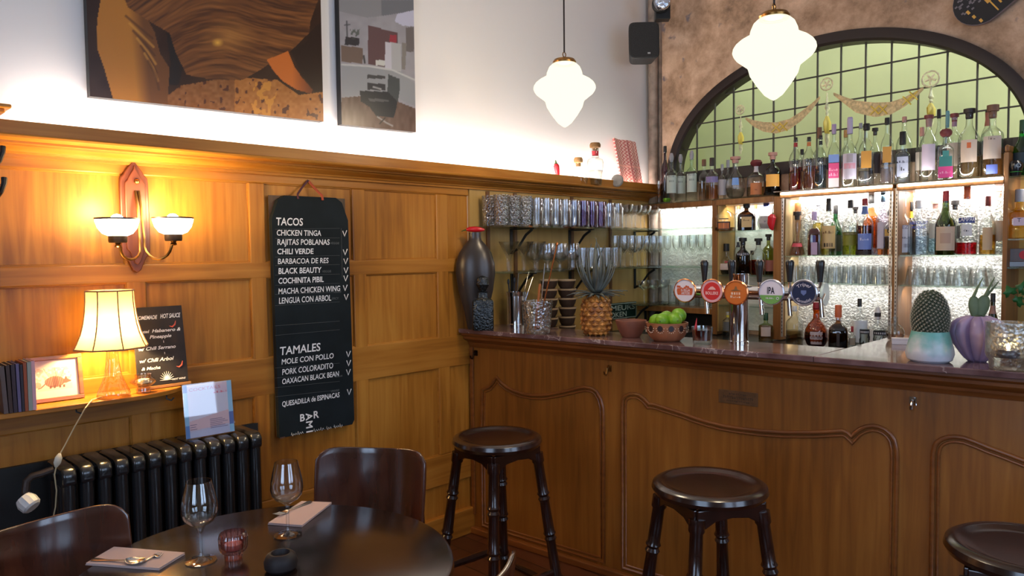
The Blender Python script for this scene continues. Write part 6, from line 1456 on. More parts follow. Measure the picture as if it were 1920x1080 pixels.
bottle(R1_, 1449, 286, 32, .13, Z, 'squat black bottle with amber grid label and pink cork', 'squat', tint=(.05, .05, .04), labels=((.20, .50, (240, 176, 80), .8),), cap=('pinkc', 'wide', .11))
lmx = thing('lime', 'half lime lying on the upper shelf by the corner bottles', 'lime', BW.p(BW.px(1252, 360, .17)[0], .18, TOPL + .0004)); MB().lathe([(0, 0), (.020, .004), (.026, .016), (.024, .026), (.020, .028), (0, .027)], 20).build('fruit', LIME, lmx)
MB().lathe([(0, .0275), (.019, .0285)], 20).build('cut_face', pbr('lime flesh', srgb(190, 196, 90), .5), lmx)
sgl = thing('stem_glass', 'tiny stemmed glass at the shelf end by the plaster corner', 'glass', BW.p(BW.px(1235, 360, .17)[0], .17, TOPL + .0004)); MB().lathe([(0, 0), (.02, 0), (.004, .006), (.0035, .06), (.012, .075), (.014, .11), (.0135, .145), (.0125, .145), (.0125, .11), (0, .08)], 24).build('glass', GLASSW, sgl)

R2_ = 'bottles on the upper shelf under the festoons'
Z = TOPR
for x, c_, liqc, lab, tp in ((1492, (160, 40, 50), (.78, .30, .32), 'clear 23 bottle over red, first of the three 23 bottles', 258), (1517, (190, 110, 60), (.86, .56, .34), 'clear 23 bottle over orange, middle of the three 23 bottles', 257), (1539, (40, 40, 44), (.40, .52, .66), 'clear 23 bottle over dark blue, third of the three 23 bottles', 254)):
    bottle(R2_, x, tp, 24, .13, Z, lab, 'tall', liq=(liqc, .44), cap=('bk', 'slim', .05), text=(('23', .50, .085, (16, 16, 20), 1.3),), labels=((.82, .90, c_, 1.0),))
bottle(R2_, 1504, 280, 18, .06, Z, 'short black capped bottle behind the first two 23 bottles', 'std', liq=((.75, .25, .25), .5), cap=('k', 'flat', .10))
bottle(R2_, 1537, 239, 24, .06, Z, 'brown corked tall bottle behind the third 23 bottle', 'tall', cap=('brn', 'flat', .15))
bottle(R2_, 1564, 233, 27, .12, Z, 'straight clear bottle with blue over pink labels', 'tall', 4, labels=((.40, .60, (120, 148, 214), 1.1), (.16, .39, (206, 70, 128), 1.1), (.01, .16, (190, 180, 186), 1.1)), cap=('lil', 'long', .13), text=(('~6', .27, .05, (236, 170, 200), 1.3), ('~7', .19, .05, (236, 170, 200), 1.3)))
bottle(R2_, 1586, 244, 20, .06, Z, 'bottle with a small square orange cork behind the pink heart bottle', 'std', cap=('cork', 'flat', .10))
bottle(R2_, 1594, 220, 27, .13, Z, 'clear bottle with silver neck and pink heart label', 'tall', labels=((.10, .52, (206, 196, 214), 1.0), (.34, .46, (170, 160, 170), .4), (.25, .33, (214, 150, 170), .8), (.76, .98, (176, 166, 196), 1.4)), cap=('lil', 'long', .22))
bottle(R2_, 1614, 231, 22, .05, Z, 'tall uncapped looking bottle behind the first orange label', 'tall', cap=('sil', 'slim', .06))
bottle(R2_, 1625, 232, 32, .12, Z, 'square clear bottle with a plain orange label and black cap, first of two', 'tall', 4.5, liq=((.82, .82, .88), .24), labels=((.28, .56, (204, 146, 62), .82),), cap=('k', 'flat', .08))
bottle(R2_, 1641, 240, 20, .06, Z, 'grey corked bottle with dark wrap between the two orange labels', 'tall', labels=((.22, .55, (52, 38, 40), 1.4),), cap=('bk', 'wide', .08))
bottle(R2_, 1664, 221, 31, .13, Z, 'taller square clear bottle with a plain orange label, second of two', 'tall', 4.5, liq=((.80, .80, .90), .24), labels=((.31, .60, (206, 150, 64), .85),), cap=('k', 'flat', .08))
bottle(R2_, 1696, 219, 28, .05, Z, 'tall open necked bottle behind the square gin bottle', 'tall', cap=('pinkc', 'slim', .06))
bottle(R2_, 1693, 247, 37, .13, Z, 'square clear gin bottle with double black cap and blue grey label', 'std', 6, liq=((.78, .80, .88), .6), labels=((.12, .56, (164, 168, 190), .9),), cap=('k', 'flat', .22), text=(('~7', .38, .05, (60, 60, 80), 1.2), ('~3', .22, .14, (60, 60, 70), .6)))
bottle(R2_, 1729, 239, 22, .08, Z, 'bottle with pink cork and pale beige label beside the gin bottle', 'std', labels=((.22, .55, (196, 184, 172), 1.1),), cap=('pinkc', 'flat', .13))
bottle(R2_, 1742, 216, 30, .12, Z, 'bottle with red brown cap and pale lilac slanting label', 'tall', labels=((.16, .62, (190, 176, 196), .8), (.82, .97, (150, 120, 116), 1.4)), cap=('dred', 'wide', .08))
bottle(R2_, 1761, 205, 24, .05, Z, 'bottle with a square black cap behind the pink and teal bottle', 'tall', cap=('k', 'flat', .10))
bottle(R2_, 1777, 208, 22, .06, Z, 'teal necked bottle rising behind the red mushroom cap', 'tall', labels=((.76, .98, (110, 160, 172), 1.5),), cap=('teal', 'long', .2))
bottle(R2_, 1774, 241, 31, .14, Z, 'clear bottle with red mushroom cap and teal agave over a hot pink band', 'std', 4, labels=((.02, .24, (232, 76, 150), 1.15), (.24, .44, (60, 140, 136), 1.0), (.44, .62, (70, 150, 146), .5)), cap=('dred', 'mush', .15), text=(('~7', .10, .05, (244, 160, 200), 1.2),))
bottle(R2_, 1790, 213, 27, .07, Z, 'violet necked bottle with red brown cap behind the pink band bottle', 'std', labels=((.20, .55, (176, 160, 150), 1.0), (.80, .94, (140, 110, 130), 1.4)), cap=('dred', 'wide', .08))
bottle(R2_, 1818, 204, 37, .13, Z, 'big round shouldered bottle with cream label and small orange seal', 'tall', liq=((.82, .76, .62), .3), labels=((.22, .62, (206, 184, 168), .75), (.42, .50, (206, 104, 54), .18)), cap=('bk', 'wide', .10))
bottle(R2_, 1852, 206, 22, .06, Z, 'bottle with red brown neck half hidden behind the last large bottle', 'tall', labels=((.76, .96, (160, 96, 76), 1.4),), cap=('bk', 'flat', .05))
bottle(R2_, 1862, 197, 37, .13, Z, 'big clear bottle with grey beige label last before the shelf post', 'std', liq=((.80, .64, .46), .32), labels=((.24, .66, (186, 170, 160), .85), (.03, .16, (70, 84, 150), .5)), cap=('brn', 'wide', .14), text=(('~3', .50, .05, (120, 104, 100), 1.0),))

R3_ = 'bottles on the lit middle shelf'
Z = C1
bottle(R3_, 1495, 397, 29, .12, Z, 'conical flask of pink liquor with dark stopper first on the lit middle shelf', 'cone', liq=((.86, .62, .56), .32), labels=((.20, .28, (190, 70, 86), 1.0),), cap=('bk', 'wide', .13))
md = thing('muddler', 'wooden muddler stick standing behind the pink conical flask', 'muddler', BW.p(BW.px(1496, 420, .07)[0], .07, Z + .0004)); MB().lathe([(0, 0), (.016, 0), (.013, .05), (.010, .12), (.016, .17), (.017, .30), (.0, .305)], 16).build('stick', SHELFW, md)
bottle(R3_, 1527, 397, 29, .12, Z, 'square dark red whisky bottle with narrow blue strip label', 'squat', 7, liq=((.42, .14, .12), .62), labels=((.02, .30, (176, 150, 176), .6), (.30, .66, (66, 66, 120), .30)), cap=('lil', 'flat', .16))
bottle(R3_, 1512, 377, 20, .05, Z, 'faint frosted bottle against the bright panel behind the whisky', 'std', cap=('wht', 'flat', .08))
bottle(R3_, 1535, 380, 22, .06, Z, 'yellow liqueur bottle with black stopper behind the red whisky', 'tall', liq=((.95, .80, .25), .62), cap=('sil', 'wide', .08))
bottle(R3_, 1554, 372, 31, .12, Z, 'bottle with tall black cap and aged cream label', 'std', liq=((.88, .84, .50), .2), labels=((.12, .52, (204, 172, 118), .95),), cap=('k', 'long', .20), text=(('~7', .38, .05, (120, 84, 44), 1.4), ('~5', .15, .07, (60, 40, 30), 1.2)))
bottle(R3_, 1567, 385, 24, .07, Z, 'green bottle with black cap behind the cream label bottle', 'wine', tint=(.10, .40, .16), labels=((.08, .40, (46, 50, 34), 1.1),), cap=('k', 'flat', .14))
bottle(R3_, 1595, 375, 28, .12, Z, 'bottle of yellow green herbal liqueur with olive label', 'tall', liq=((.70, .72, .14), .42), labels=((.18, .42, (120, 120, 34), .95), (.36, .42, (52, 48, 40), .95)), cap=('k', 'flat', .12), text=(('CHARTREUSE', .372, .035, (190, 180, 140), 1.6),))
bottle(R3_, 1604, 388, 20, .05, Z, 'clear bottle with dark collar behind the yellow green liqueur', 'std', cap=('k', 'wide', .08))
bottle(R3_, 1622, 372, 30, .13, Z, 'dark liqueur bottle with blue label and red and blue neck', 'tall', liq=((.34, .07, .09), .52), labels=((.10, .38, (110, 130, 196), .85), (.72, .86, (84, 112, 170), 1.5), (.02, .08, (30, 16, 20), 1.5)), cap=('red', 'long', .10), text=(('~6', .26, .05, (200, 204, 230), 1.2),))
bottle(R3_, 1634, 365, 30, .06, Z, 'orange liqueur bottle with black cap behind the blue label bottle', 'tall', liq=((.98, .42, .10), .70), labels=((.64, .78, (240, 110, 40), 1.5),), cap=('k', 'flat', .12))
bottle(R3_, 1656, 356, 25, .10, Z, 'lilac tinted clear bottle with long blue black cap', 'tall', tint=(.88, .86, .95), labels=((.10, .50, (206, 200, 224), .8),), cap=('cyan', 'long', .16))
bottle(R3_, 1668, 393, 19, .13, Z, 'slim bottle with round gold 6 medallion beside the shelf standard', 'std', liq=((.52, .40, .28), .4), labels=((.42, .68, (176, 140, 70), .9),), cap=('sil', 'ball', .12), text=(('6', .48, .15, (30, 24, 20), .9),))
tb_ = thing('plastic_box', 'small clear box with orange sachets at the shelf edge below the 6 bottle', 'box', BW.p(BW.px(1656, 470, .16)[0], .165, C1 + .0004), math.radians(-3)); MB().box(-.048, .048, -.02, .02, 0, .038).build('clear_box', GLASS, tb_, smooth=0)
for x, lab in ((-.012, 0), (.036, 1)): MB().box(x - .008, x + .008, -.012, .012, .003, .03).build('orange_sachet', paper((232, 120, 46)), tb_, smooth=0)
bottle(R3_, 1694, 362, 30, .12, Z, 'clear bottle with white label and black stripe first after the middle post', 'tall', tint=(.94, .95, .98), labels=((.04, .50, (206, 204, 216), .9), (.12, .18, (44, 44, 56), .92)), cap=('sil', 'long', .20), text=(('MEZ', .42, .06, (110, 110, 140), 1.2), ('~8', .26, .035, (110, 110, 130), 1.2)))
bottle(R3_, 1709, 379, 18, .05, Z, 'black and yellow capped bottle behind the clear vodka bottle', 'std', tint=(.30, .22, .14), labels=((.70, .82, (220, 190, 60), 1.5),), cap=('k', 'flat', .12))
bottle(R3_, 1723, 376, 36, .13, Z, 'clear vodka bottle with blue capital lettering', 'std', tint=(.92, .96, .99), liq=((.84, .92, .98), .34), cap=('wht', 'flat', .12), text=(('ABSOLUT', .56, .055, (40, 70, 190), 1.9), ('VODKA', .48, .05, (40, 70, 190), 1.6)))
bottle(R3_, 1754, 375, 27, .06, Z, 'clear corked bottle behind the green wine bottle', 'std', liq=((.75, .88, .96), .4), labels=((.30, .58, (196, 196, 190), .7),), cap=('pinkc', 'wide', .11))
bottle(R3_, 1774, 358, 38, .13, Z, 'dark green wine bottle with red capsule and beige portrait label', 'wine', tint=(.16, .22, .05), labels=((.07, .44, (196, 172, 150), 1.0), (.18, .34, (176, 146, 128), .5)), cap=('red', 'long', .16))
bottle(R3_, 1791, 376, 26, .05, Z, 'clear bottle with broad black stopper behind the wine bottle', 'tall', labels=((.30, .55, (60, 60, 66), .7),), cap=('k', 'wide', .12))
bottle(R3_, 1814, 343, 41, .12, Z, 'large clear bottle of red bitter with blue white name label', 'std', liq=((.80, .06, .12), .17), labels=((.44, .545, (40, 60, 130), .8), (.26, .42, (206, 206, 210), .5)), cap=('org', 'long', .20), text=(('CAMPARI', .462, .06, (235, 235, 240), 1.7), ('~4', .32, .04, (80, 80, 90), .7)))
bottle(R3_, 1853, 368, 33, .11, Z, 'clear bottle with striped dark cap and buff label over amber', 'wine', liq=((.92, .66, .22), .34), labels=((.08, .62, (196, 172, 142), .6),), cap=('dred', 'flat', .14))
bottle(R3_, 1873, 351, 30, .05, Z, 'clear bottle with pink neck half hidden by the last shelf post', 'tall', labels=((.2, .5, (190, 176, 156), .8),), cap=('pinkc', 'wide', .10))

R4_ = 'bottles in the narrow bay, upper shelf'
Z = G1
bottle(R4_, 1357, 375, 44, .13, Z, 'squat clear tequila bottle with round stopper and orange picture label', 'patron', tint=(.94, .95, .88), liq=((.45, .34, .26), .12), labels=((.06, .30, (40, 30, 28), .55), (.08, .26, (214, 120, 56), .45), (.37, .42, (70, 60, 56), .4)), cap=('lil', 'ball', .14))
bottle(R4_, 1385, 379, 16, .05, Z, 'thin clear bottle with cork behind the squat tequila', 'std', cap=('cork', 'flat', .2))
bottle(R4_, 1400, 374, 38, .13, Z, 'square dark brown bottle with oval cream label', 'squat', 6, tint=(.16, .09, .05), liq=((.3, .15, .05), .5), labels=((.10, .50, (206, 174, 120), .72),), cap=('k', 'wide', .20), text=(('~6', .30, .06, (110, 80, 50), .9),))
bottle(R4_, 1417, 378, 16, .05, Z, 'thin clear bottle with wooden cork behind the brown square bottle', 'std', cap=('cork', 'flat', .2))
bottle(R4_, 1437, 377, 32, .12, Z, 'round silver disc bottle with blue cap beside the hanging chilli', 'round', labels=((.04, .48, (190, 186, 196), 1.0),), cap=('blu', 'flat', .14), text=(('~5', .26, .06, (130, 120, 140), 1.0),))
hc = thing('hanging_chilli', 'shiny red glass chilli hanging on the post between the shelf bays', 'ornament', BW.p(BW.px(1450, 418, .22)[0], .226, 1.608))
MB().tube([(0, 0, 0), (-.006, 0, .012), (-.010, 0, .04), (-.004, 0, .075), (0, 0, .092)], [.004, .014, .022, .024, .010], 14).build('pod', pbr('red glass chilli', (.62, .02, .03), .08, coat=1), hc)
MB().tube([(0, 0, .088), (0, 0, .10), (.002, .0, .135), (0, .022, .15)], [.009, .003, .0015, .0015], 8).build('stalk', pbr('gold cord', srgb(90, 70, 40), .5), hc)
R5_ = 'bottles in the narrow bay, lower shelf'
Z = G2
bottle(R5_, 1362, 457, 32, .12, Z, 'round bodied clear bottle with pale label and dark base in the narrow bay', 'round', liq=((.20, .12, .08), .14), labels=((.16, .36, (200, 178, 168), .9), (.38, .44, (150, 50, 50), .25)), cap=('k', 'flat', .20))
bottle(R5_, 1384, 444, 16, .05, Z, 'black and white capped bottle behind the black bottle', 'std', labels=((.72, .86, (40, 40, 50), 1.5),), cap=('wht', 'flat', .08))
bottle(R5_, 1393, 446, 27, .14, Z, 'matt black gin bottle with pale capital lettering', 'tall', tint=(.015, .015, .02), liq=((.02, .02, .03), .5), cap=('k', 'wide', .14), text=(('BULLDOG', .54, .055, (200, 200, 220), 1.8), ('~6', .10, .02, (150, 150, 170), 1.0)))
bottle(R5_, 1422, 447, 31, .12, Z, 'clear amber whisky bottle with wide black stopper', 'tall', liq=((.86, .40, .12), .42), cap=('k', 'wide', .12))
bottle(R5_, 1410, 470, 17, .05, Z, 'brown amber bottle squeezed behind the black gin bottle', 'std', liq=((.42, .16, .08), .6), cap=('bk', 'flat', .12))
bottle(R5_, 1441, 439, 24, .09, Z, 'olive necked bottle with pinkish label by the bay post', 'std', tint=(.55, .56, .20), labels=((.09, .36, (176, 110, 100), 1.1),), liq=((.3, .1, .08), .2), cap=('bk', 'wide', .10))
R6_ = 'bottles on the end shelves past the last post'
bottle(R6_, 1918, 225, 34, .10, R1, 'bright green bottle on the end shelf past the last post', 'wine', tint=(.06, .55, .14), labels=((.22, .42, (30, 50, 60), 1.0),), cap=('grn', 'long', .2))
sk = thing('skull_jar', 'small black skull shaped jar on the green lit end shelf', 'jar', BW.p(BW.px(1904, 335, .16)[0], .165, R1 + .0004), face_cam((-1, 4)))
MB().lathe([(0, 0), (.022, 0), (.026, .02), (.032, .04), (.030, .058), (.018, .070), (0, .073)], 20).build('jar_body', pbr('black ceramic', (.01, .01, .012), .2), sk); MB().lathe([(.006, 0), (.010, 0)], 14, m=Matrix.Translation((.01, -.032, .046)) @ Matrix.Rotation(math.radians(90), 4, 'X')).build('eye_ring', paper((150, 160, 170)), sk)
MB().lathe([(.018, .014), (.026, .018), (.026, .024)], 20).build('green_collar', paper((60, 170, 60)), sk)
bottle(R6_, 1912, 355, 48, .12, R2, 'square golden tequila bottle with small white T label', 'squat', 8, tint=(.95, .86, .40), liq=((.95, .78, .22), .58), labels=((.26, .48, (196, 176, 196), .55),), cap=('sil', 'flat', .22), text=(('T', .33, .08, (50, 40, 60), .5),))
bxr = thing('wooden_box', 'dark wooden box with a red round seal on the end shelf', 'box', BW.p(BW.px(1914, 500, .12)[0], .11, R3 + .0004), face_cam((-.7, 4)))
MB().box(-.05, .05, -.03, .03, 0, .085).build('box_body', wood('dark box wood', srgb(50, 30, 24), srgb(70, 42, 34), srgb(84, 52, 40), .5), bxr, smooth=0, bevel=.002); MB().box(-.055, .055, -.034, .034, .0, .025).build('box_base', DARKW, bxr, smooth=0, bevel=.002)
MB().lathe([(0, 0), (.02, 0), (.02, .004), (0, .004)], 20, m=Matrix.Translation((.01, -.03, .055)) @ Matrix.Rotation(math.radians(90), 4, 'X')).build('red_seal', paper((170, 34, 50)), bxr, smooth=0)

R7_ = 'bottles on the dark work surface behind the taps'
Z = WT
bottle(R7_, 1365, 585, 20, .20, Z, 'slim clear bottle with black and white label beside the tap column', 'std', labels=((.25, .70, (90, 90, 90), .9), (.78, .96, (200, 180, 60), 1.4)), cap=('sil', 'flat', .06), liq=((.4, .38, .3), .2))
bottle(R7_, 1436, 587, 26, .22, Z, 'amber bottle with green cap and pale oval label beside the tap column', 'std', tint=(.7, .8, .5), liq=((.72, .40, .16), .55), labels=((.16, .50, (196, 176, 170), .7),), cap=('grn', 'long', .22))
bottle(R7_, 1490, 574, 31, .28, Z, 'clear bottle with white tulip top and cloudy liquid', 'tall', liq=((.52, .44, .32), .36), cap=('wht', 'slim', .1))
bottle(R7_, 1531, 567, 42, .32, Z, 'round orange brown liqueur bottle with red cap and cream label', 'round', tint=(.62, .22, .05), liq=((.25, .07, .03), .34), labels=((.08, .36, (186, 170, 176), .55),), cap=('red', 'long', .13), text=(('Grand Marnier', .22, .06, (60, 40, 46), .9),))
bottle(R7_, 1572, 572, 39, .34, Z, 'square dark amber orange liqueur bottle with orange cap', 'squat', 7, tint=(.52, .28, .04), liq=((.05, .03, .02), .58), labels=((.10, .48, (50, 40, 40), .2),), cap=('org', 'long', .24))
bottle(R7_, 1598, 612, 13, .30, Z, 'little spice bottle with red cap by the dark amber bottle', 'std', labels=((.2, .5, (190, 170, 150), .9),), cap=('red', 'flat', .18))
def skull_tumbler(px, wpx, lab):
    s, z = BW.px(px, 640, .34); w = BW.p(s, .34, WT + .0004); k = fwd(w) / FPX; r = wpx * k / 2; h = .115
    t = thing('printed_tumbler', lab, 'tumbler', w, face_cam(w), 'printed tumblers behind the bar')
    MB().lathe([(0, 0), (r * .9, 0), (r, .006), (r, h), (r * .94, h), (r * .92, .012), (0, .01)], 28).build('glass_body', GLASS, t, smooth=50)
    b = MB().lathe([(r * 1.01, h * .80), (r * 1.01, h * .97)], 28).build('black_band', paper((36, 36, 42)), t); m = MB()
    for j in range(26):
        a = random.random() * 6.28; z0 = h * random.uniform(.08, .72); q_ = r * 1.012; l_ = random.uniform(.2, .5)
        m.tube([(q_ * math.cos(a + u * l_), q_ * math.sin(a + u * l_), z0 + .012 * math.sin(u * 5 + j)) for u in (0, .3, .6, 1)], .0016, 4)
    m.build('black_drawing', paper((40, 40, 46)), t); m2 = MB()
    for j in range(7): a = -math.pi / 2 + (j - 3) * .3; m2.box(-.003, .003, -.0003, .0003, h * .85, h * .93, lambda x, y, z: (r * 1.014 * math.cos(a) + x * -math.sin(a), r * 1.014 * math.sin(a) + x * math.cos(a), z))
    m2.build('band_letters', paper((210, 210, 216)), b, smooth=0)
skull_tumbler(1621, 17, 'narrow clear tumbler with black printed band and line drawing'); skull_tumbler(1651, 25, 'wider clear tumbler with black printed band and line drawing')
bottle(R7_, 1612, 560, 27, .16, Z, 'white frosted bottle with black pourer against the hammered panel', 'std', tint=(.90, .92, .92), labels=((.1, .62, (224, 226, 226), 1.5),), cap=('k', 'slim', .14))
bottle(R7_, 1646, 575, 30, .16, Z, 'white frosted bottle with white cone pourer against the hammered panel', 'std', tint=(.90, .92, .92), labels=((.1, .62, (226, 226, 228), 1.5), (.76, .86, (40, 40, 44), 1.5)), cap=('wht', 'ball', .3))
def on_return(px, py, label, top, wpx, sty, **k):
    pass
p = hz(1678, 638, HC + .0003)
fl = thing('flask', 'small round clear flask on the marble return before the hammered panel', 'flask', tuple(p)); k = fwd(p) / FPX; H = 44 * k; R = 16 * k
MB().lathe([(r * R, z * H / .9) for r, z in STY['round']], 24).build('glass_body', GLASS, fl, smooth=60); MB().lathe([(0, .004), (R * .7, .006), (R * .92, H * .2), (R * .94, H * .3), (0, H * .3)], 24).build('liquid', liquid('pale brown', (.8, .68, .6)), fl)
p = hz(1690, 645, HC + .0003); bx2 = thing('white_box', 'small white box lying on the marble return beside the cactus pot', 'box', tuple(p), math.radians(20)); MB().box(-.035, .035, -.022, .022, 0, .024).build('carton', paper((206, 200, 206)), bx2, smooth=0, bevel=.001); MB().box(-.0355, .0355, -.0225, .0225, .017, .0246).build('lid', paper((196, 190, 198)), bx2, smooth=0, bevel=.001)
for px_, top_, wp_, lab, ct_ in ((1862, 550, 24, 'dark wine bottle with black collar behind the pumpkin pot', 'k'), (1841, 560, 20, 'second dark wine bottle mostly hidden behind the paddle cactus', 'bk')):
    bottle('wine bottles behind the pumpkin pot', px_, top_, wp_, .25, WT, lab, 'wine', tint=(.08, .10, .03), labels=((.70, .82, (150, 110, 96), 1.5),), cap=(ct_, 'flat', .10))

# settle the queued bottles so that no two stand in one another, then build them
items = []
for a, k in QUEUE:
    row, px, top, wpx, D, zs = a[:6]; s, zt = BW.px(px, top, D); R = wpx * fwd(BW.p(s, D, zt)) / FPX / 2
    items.append([zs, px, D, R, D])
for it in range(400):
    moved = False
    for i in range(len(items)):
        for j in range(i):
            A_, B_ = items[i], items[j]
            if A_[0] != B_[0]: continue
            sa = BW.px(A_[1], 430, A_[2])[0]; sb_ = BW.px(B_[1], 430, B_[2])[0]
            gap = A_[3] + B_[3] + .001 - math.hypot(sa - sb_, A_[2] - B_[2])
            if gap > 0:
                moved = True; sg_ = 1 if A_[2] > B_[2] else -1
                A_[2] += sg_ * .0025; B_[2] -= sg_ * .0025
    for q in items:
        lo, hi = q[3] + .009, (.222 - q[3] * .85 if q[0] != WT else .44); q[2] = min(max(q[2], lo), max(lo, hi))
    if not moved: break
size = [1.0] * len(items)
for i in range(len(items)):
    for j in range(i):
        A_, B_ = items[i], items[j]
        if A_[0] != B_[0]: continue
        gap = A_[3] * size[i] + B_[3] * size[j] + .0006 - math.hypot(BW.px(A_[1], 430, A_[2])[0] - BW.px(B_[1], 430, B_[2])[0], A_[2] - B_[2])
        if gap > 0:
            f_ = 1 - gap / (A_[3] * size[i] + B_[3] * size[j]); size[i] *= f_; size[j] *= f_
for ((a, k), q), f_ in zip(zip(QUEUE, items), size): build_bottle(*a[:3], a[3] * f_, q[2], *a[5:], **k)

# ================================================================ GLASSWARE
def proto(name, label, cat, group, prof, mat, seg=28, flute=None, stem=None):
    t = thing(name, label, cat, (0, 0, 0), 0, group); MB().lathe(prof, seg, flute=flute).build('glass', mat, t, smooth=50); return t
def spread(p, spots, label=None):
    for i, w in enumerate(spots):
        o = p if i == 0 else copy_tree(p, label); o.location = w
HB = .155
HIGH = [(0, 0), (.031, 0), (.033, .004), (.036, HB), (.0345, HB), (.031, .012), (0, .011)]
HOB = [(0, 0), (.036, 0), (.038, .004), (.041, .16), (.039, .16), (.035, .012), (0, .010)]
S1, S2, S3 = 1.640, 1.397, 1.155
LITGL = glass('lit tumbler glass', (.96, .97, .97), .62, .03, gloss=.04, power=1.8)
HOBG = glass('hobnail glass', (.93, .94, .96), .4, .06, bump=1.0, bscale=85, gloss=.16, power=1.5)
PLAING = glass('bar glass', (.955, .965, .975), .48, .03, gloss=.08, power=2)
VIOG = glass('violet tinted glass', (.70, .60, .74), .35, .03, gloss=.10, power=2)
def lw(y, d, z): return LW.p(y, d, z + .0004)
SR_ = .20
# shelves with brackets
IR = pbr('black iron bracket', (.014, .013, .013), .45, .4)
for z, y0_, lab, brs in ((S1, 2.64, 'topmost glass shelf on iron brackets along the panelled wall', (2.91, 3.41, 4.08)), (S2, 2.70, 'middle glass shelf on iron brackets along the panelled wall', (2.91, 3.41, 4.08)), (S3, 3.92, 'short lowest glass shelf in the corner by the lit mirror bay', (4.0, 4.2))):
    sh_ = thing('glass_shelf', lab, 'shelf', LW.p(3.4, 0, z)); o = np.array(sh_.location); q = lambda y, d, zz_: tuple(np.array(LW.p(y, d, zz_)) - o)
    MB().box(y0_, 4.285, .004, SR_ + .02, z - .008, z, q).build('pane', SHELFG, sh_, smooth=0)
    for y in brs:
        b_ = MB(); b_.box(y - .010, y + .010, .003, .010, z - .15, z - .009, q); b_.box(y - .008, y + .008, .003, .19, z - .016, z - .009, q)
        b_.tube([q(y, .010, z - .14), q(y, .05, z - .125), q(y, .085, z - .085), q(y, .12, z - .045), q(y, .165, z - .018)], [.008, .008, .007, .008, .008], 8)
        b_.build('bracket', IR, sh_, bevel=.001)
def row(name, label, cat, group, prof, mat, z, ys_, ds, flute=None):
    p_ = proto(name, label, cat, group, prof, mat, flute=flute); spread(p_, [lw(y, d, z) for y in ys_ for d in ds])
row('hobnail_tumbler', 'knobbly textured clear tumbler at the jug end of the topmost glass shelf', 'tumbler', 'hobnail tumblers', HOB, HOBG, S1, [2.69, 2.78, 2.865], (.155, .065))
row('highball_glass', 'plain clear highball in the row on the topmost glass shelf', 'tumbler', 'plain highballs', HIGH, PLAING, S1, [2.955 + .078 * i for i in range(5)], (.165, .085))
row('violet_tumbler', 'violet tinted highball on the topmost glass shelf', 'tumbler', 'violet highballs', HIGH, VIOG, S1, [3.35, 3.43, 3.51], (.165, .085))
row('straight_tumbler', 'clear straight tumbler after the violet ones on the topmost shelf', 'tumbler', 'straight tumblers', [(r * 1.05, z * .97) for r, z in HIGH], PLAING, S1, [3.595, 3.675], (.165, .085))
COUPE = [(0, 0), (.033, 0), (.034, .002), (.006, .008), (.004, .02), (.004, .085), (.012, .093), (.034, .105), (.044, .125), (.047, .15), (.0455, .15), (.042, .127), (.03, .108), (0, .098)]
GOB = [(0, 0), (.033, 0), (.034, .003), (.010, .010), (.007, .03), (.012, .045), (.034, .058), (.046, .085), (.046, .11), (.041, .15), (.039, .15), (.044, .11), (.044, .087), (.03, .062), (0, .052)]
FLUTE_ = [(0, 0), (.03, 0), (.031, .002), (.005, .008), (.0035, .02), (.0035, .085), (.014, .098), (.024, .125), (.027, .16), (.0245, .20), (.0232, .20), (.0255, .16), (.0225, .127), (0, .098)]
COCK = [(0, 0), (.034, 0), (.035, .002), (.005, .008), (.0035, .02), (.0035, .09), (.05, .155), (.0485, .155), (0, .093)]
row('stem_glass', 'stemmed coupe at the corner end of the topmost glass shelf', 'glass', 'stemmed coupes', COUPE, PLAING, S1, [3.77, 3.87, 3.97, 4.07], (.16, .06))
row('martini_glass', 'wide cone cocktail glass last on the topmost glass shelf', 'glass', 'cocktail glasses', COCK, PLAING, S1, [4.19], (.15, .05))
row('margarita_glass', 'thick stemmed cone glass at the jug end of the middle glass shelf', 'glass', 'cone cocktail glasses', [(0, 0), (.036, 0), (.037, .003), (.012, .006), (.012, .070), (.015, .078), (.055, .160), (.053, .160), (0, .085)], LITGL, S2, [2.765, 2.88, 2.98], (.13,))
row('goblet', 'round bellied clear goblet on the middle glass shelf', 'glass', 'beer goblets', GOB, PLAING, S2, [3.045, 3.15, 3.255], (.155, .055))
row('water_tumbler', 'short clear tumbler behind the pineapple crown on the middle shelf', 'tumbler', 'water tumblers', [(r * 1.02, z * .80) for r, z in HIGH], PLAING, S2, [3.345 + .078 * i for i in range(5)], (.165, .085))
row('flute_glass', 'slim stemmed flute on the middle glass shelf near the corner', 'glass', 'flutes', FLUTE_, PLAING, S2, [3.75, 3.83, 3.91, 3.99, 4.07, 4.15, 4.23], (.165, .09))
row('small_coupe', 'delicate coupe on the short lowest corner shelf', 'glass', 'coupes on the corner shelf', COUPE, PLAING, S3, [3.98, 4.09, 4.20], (.15,))
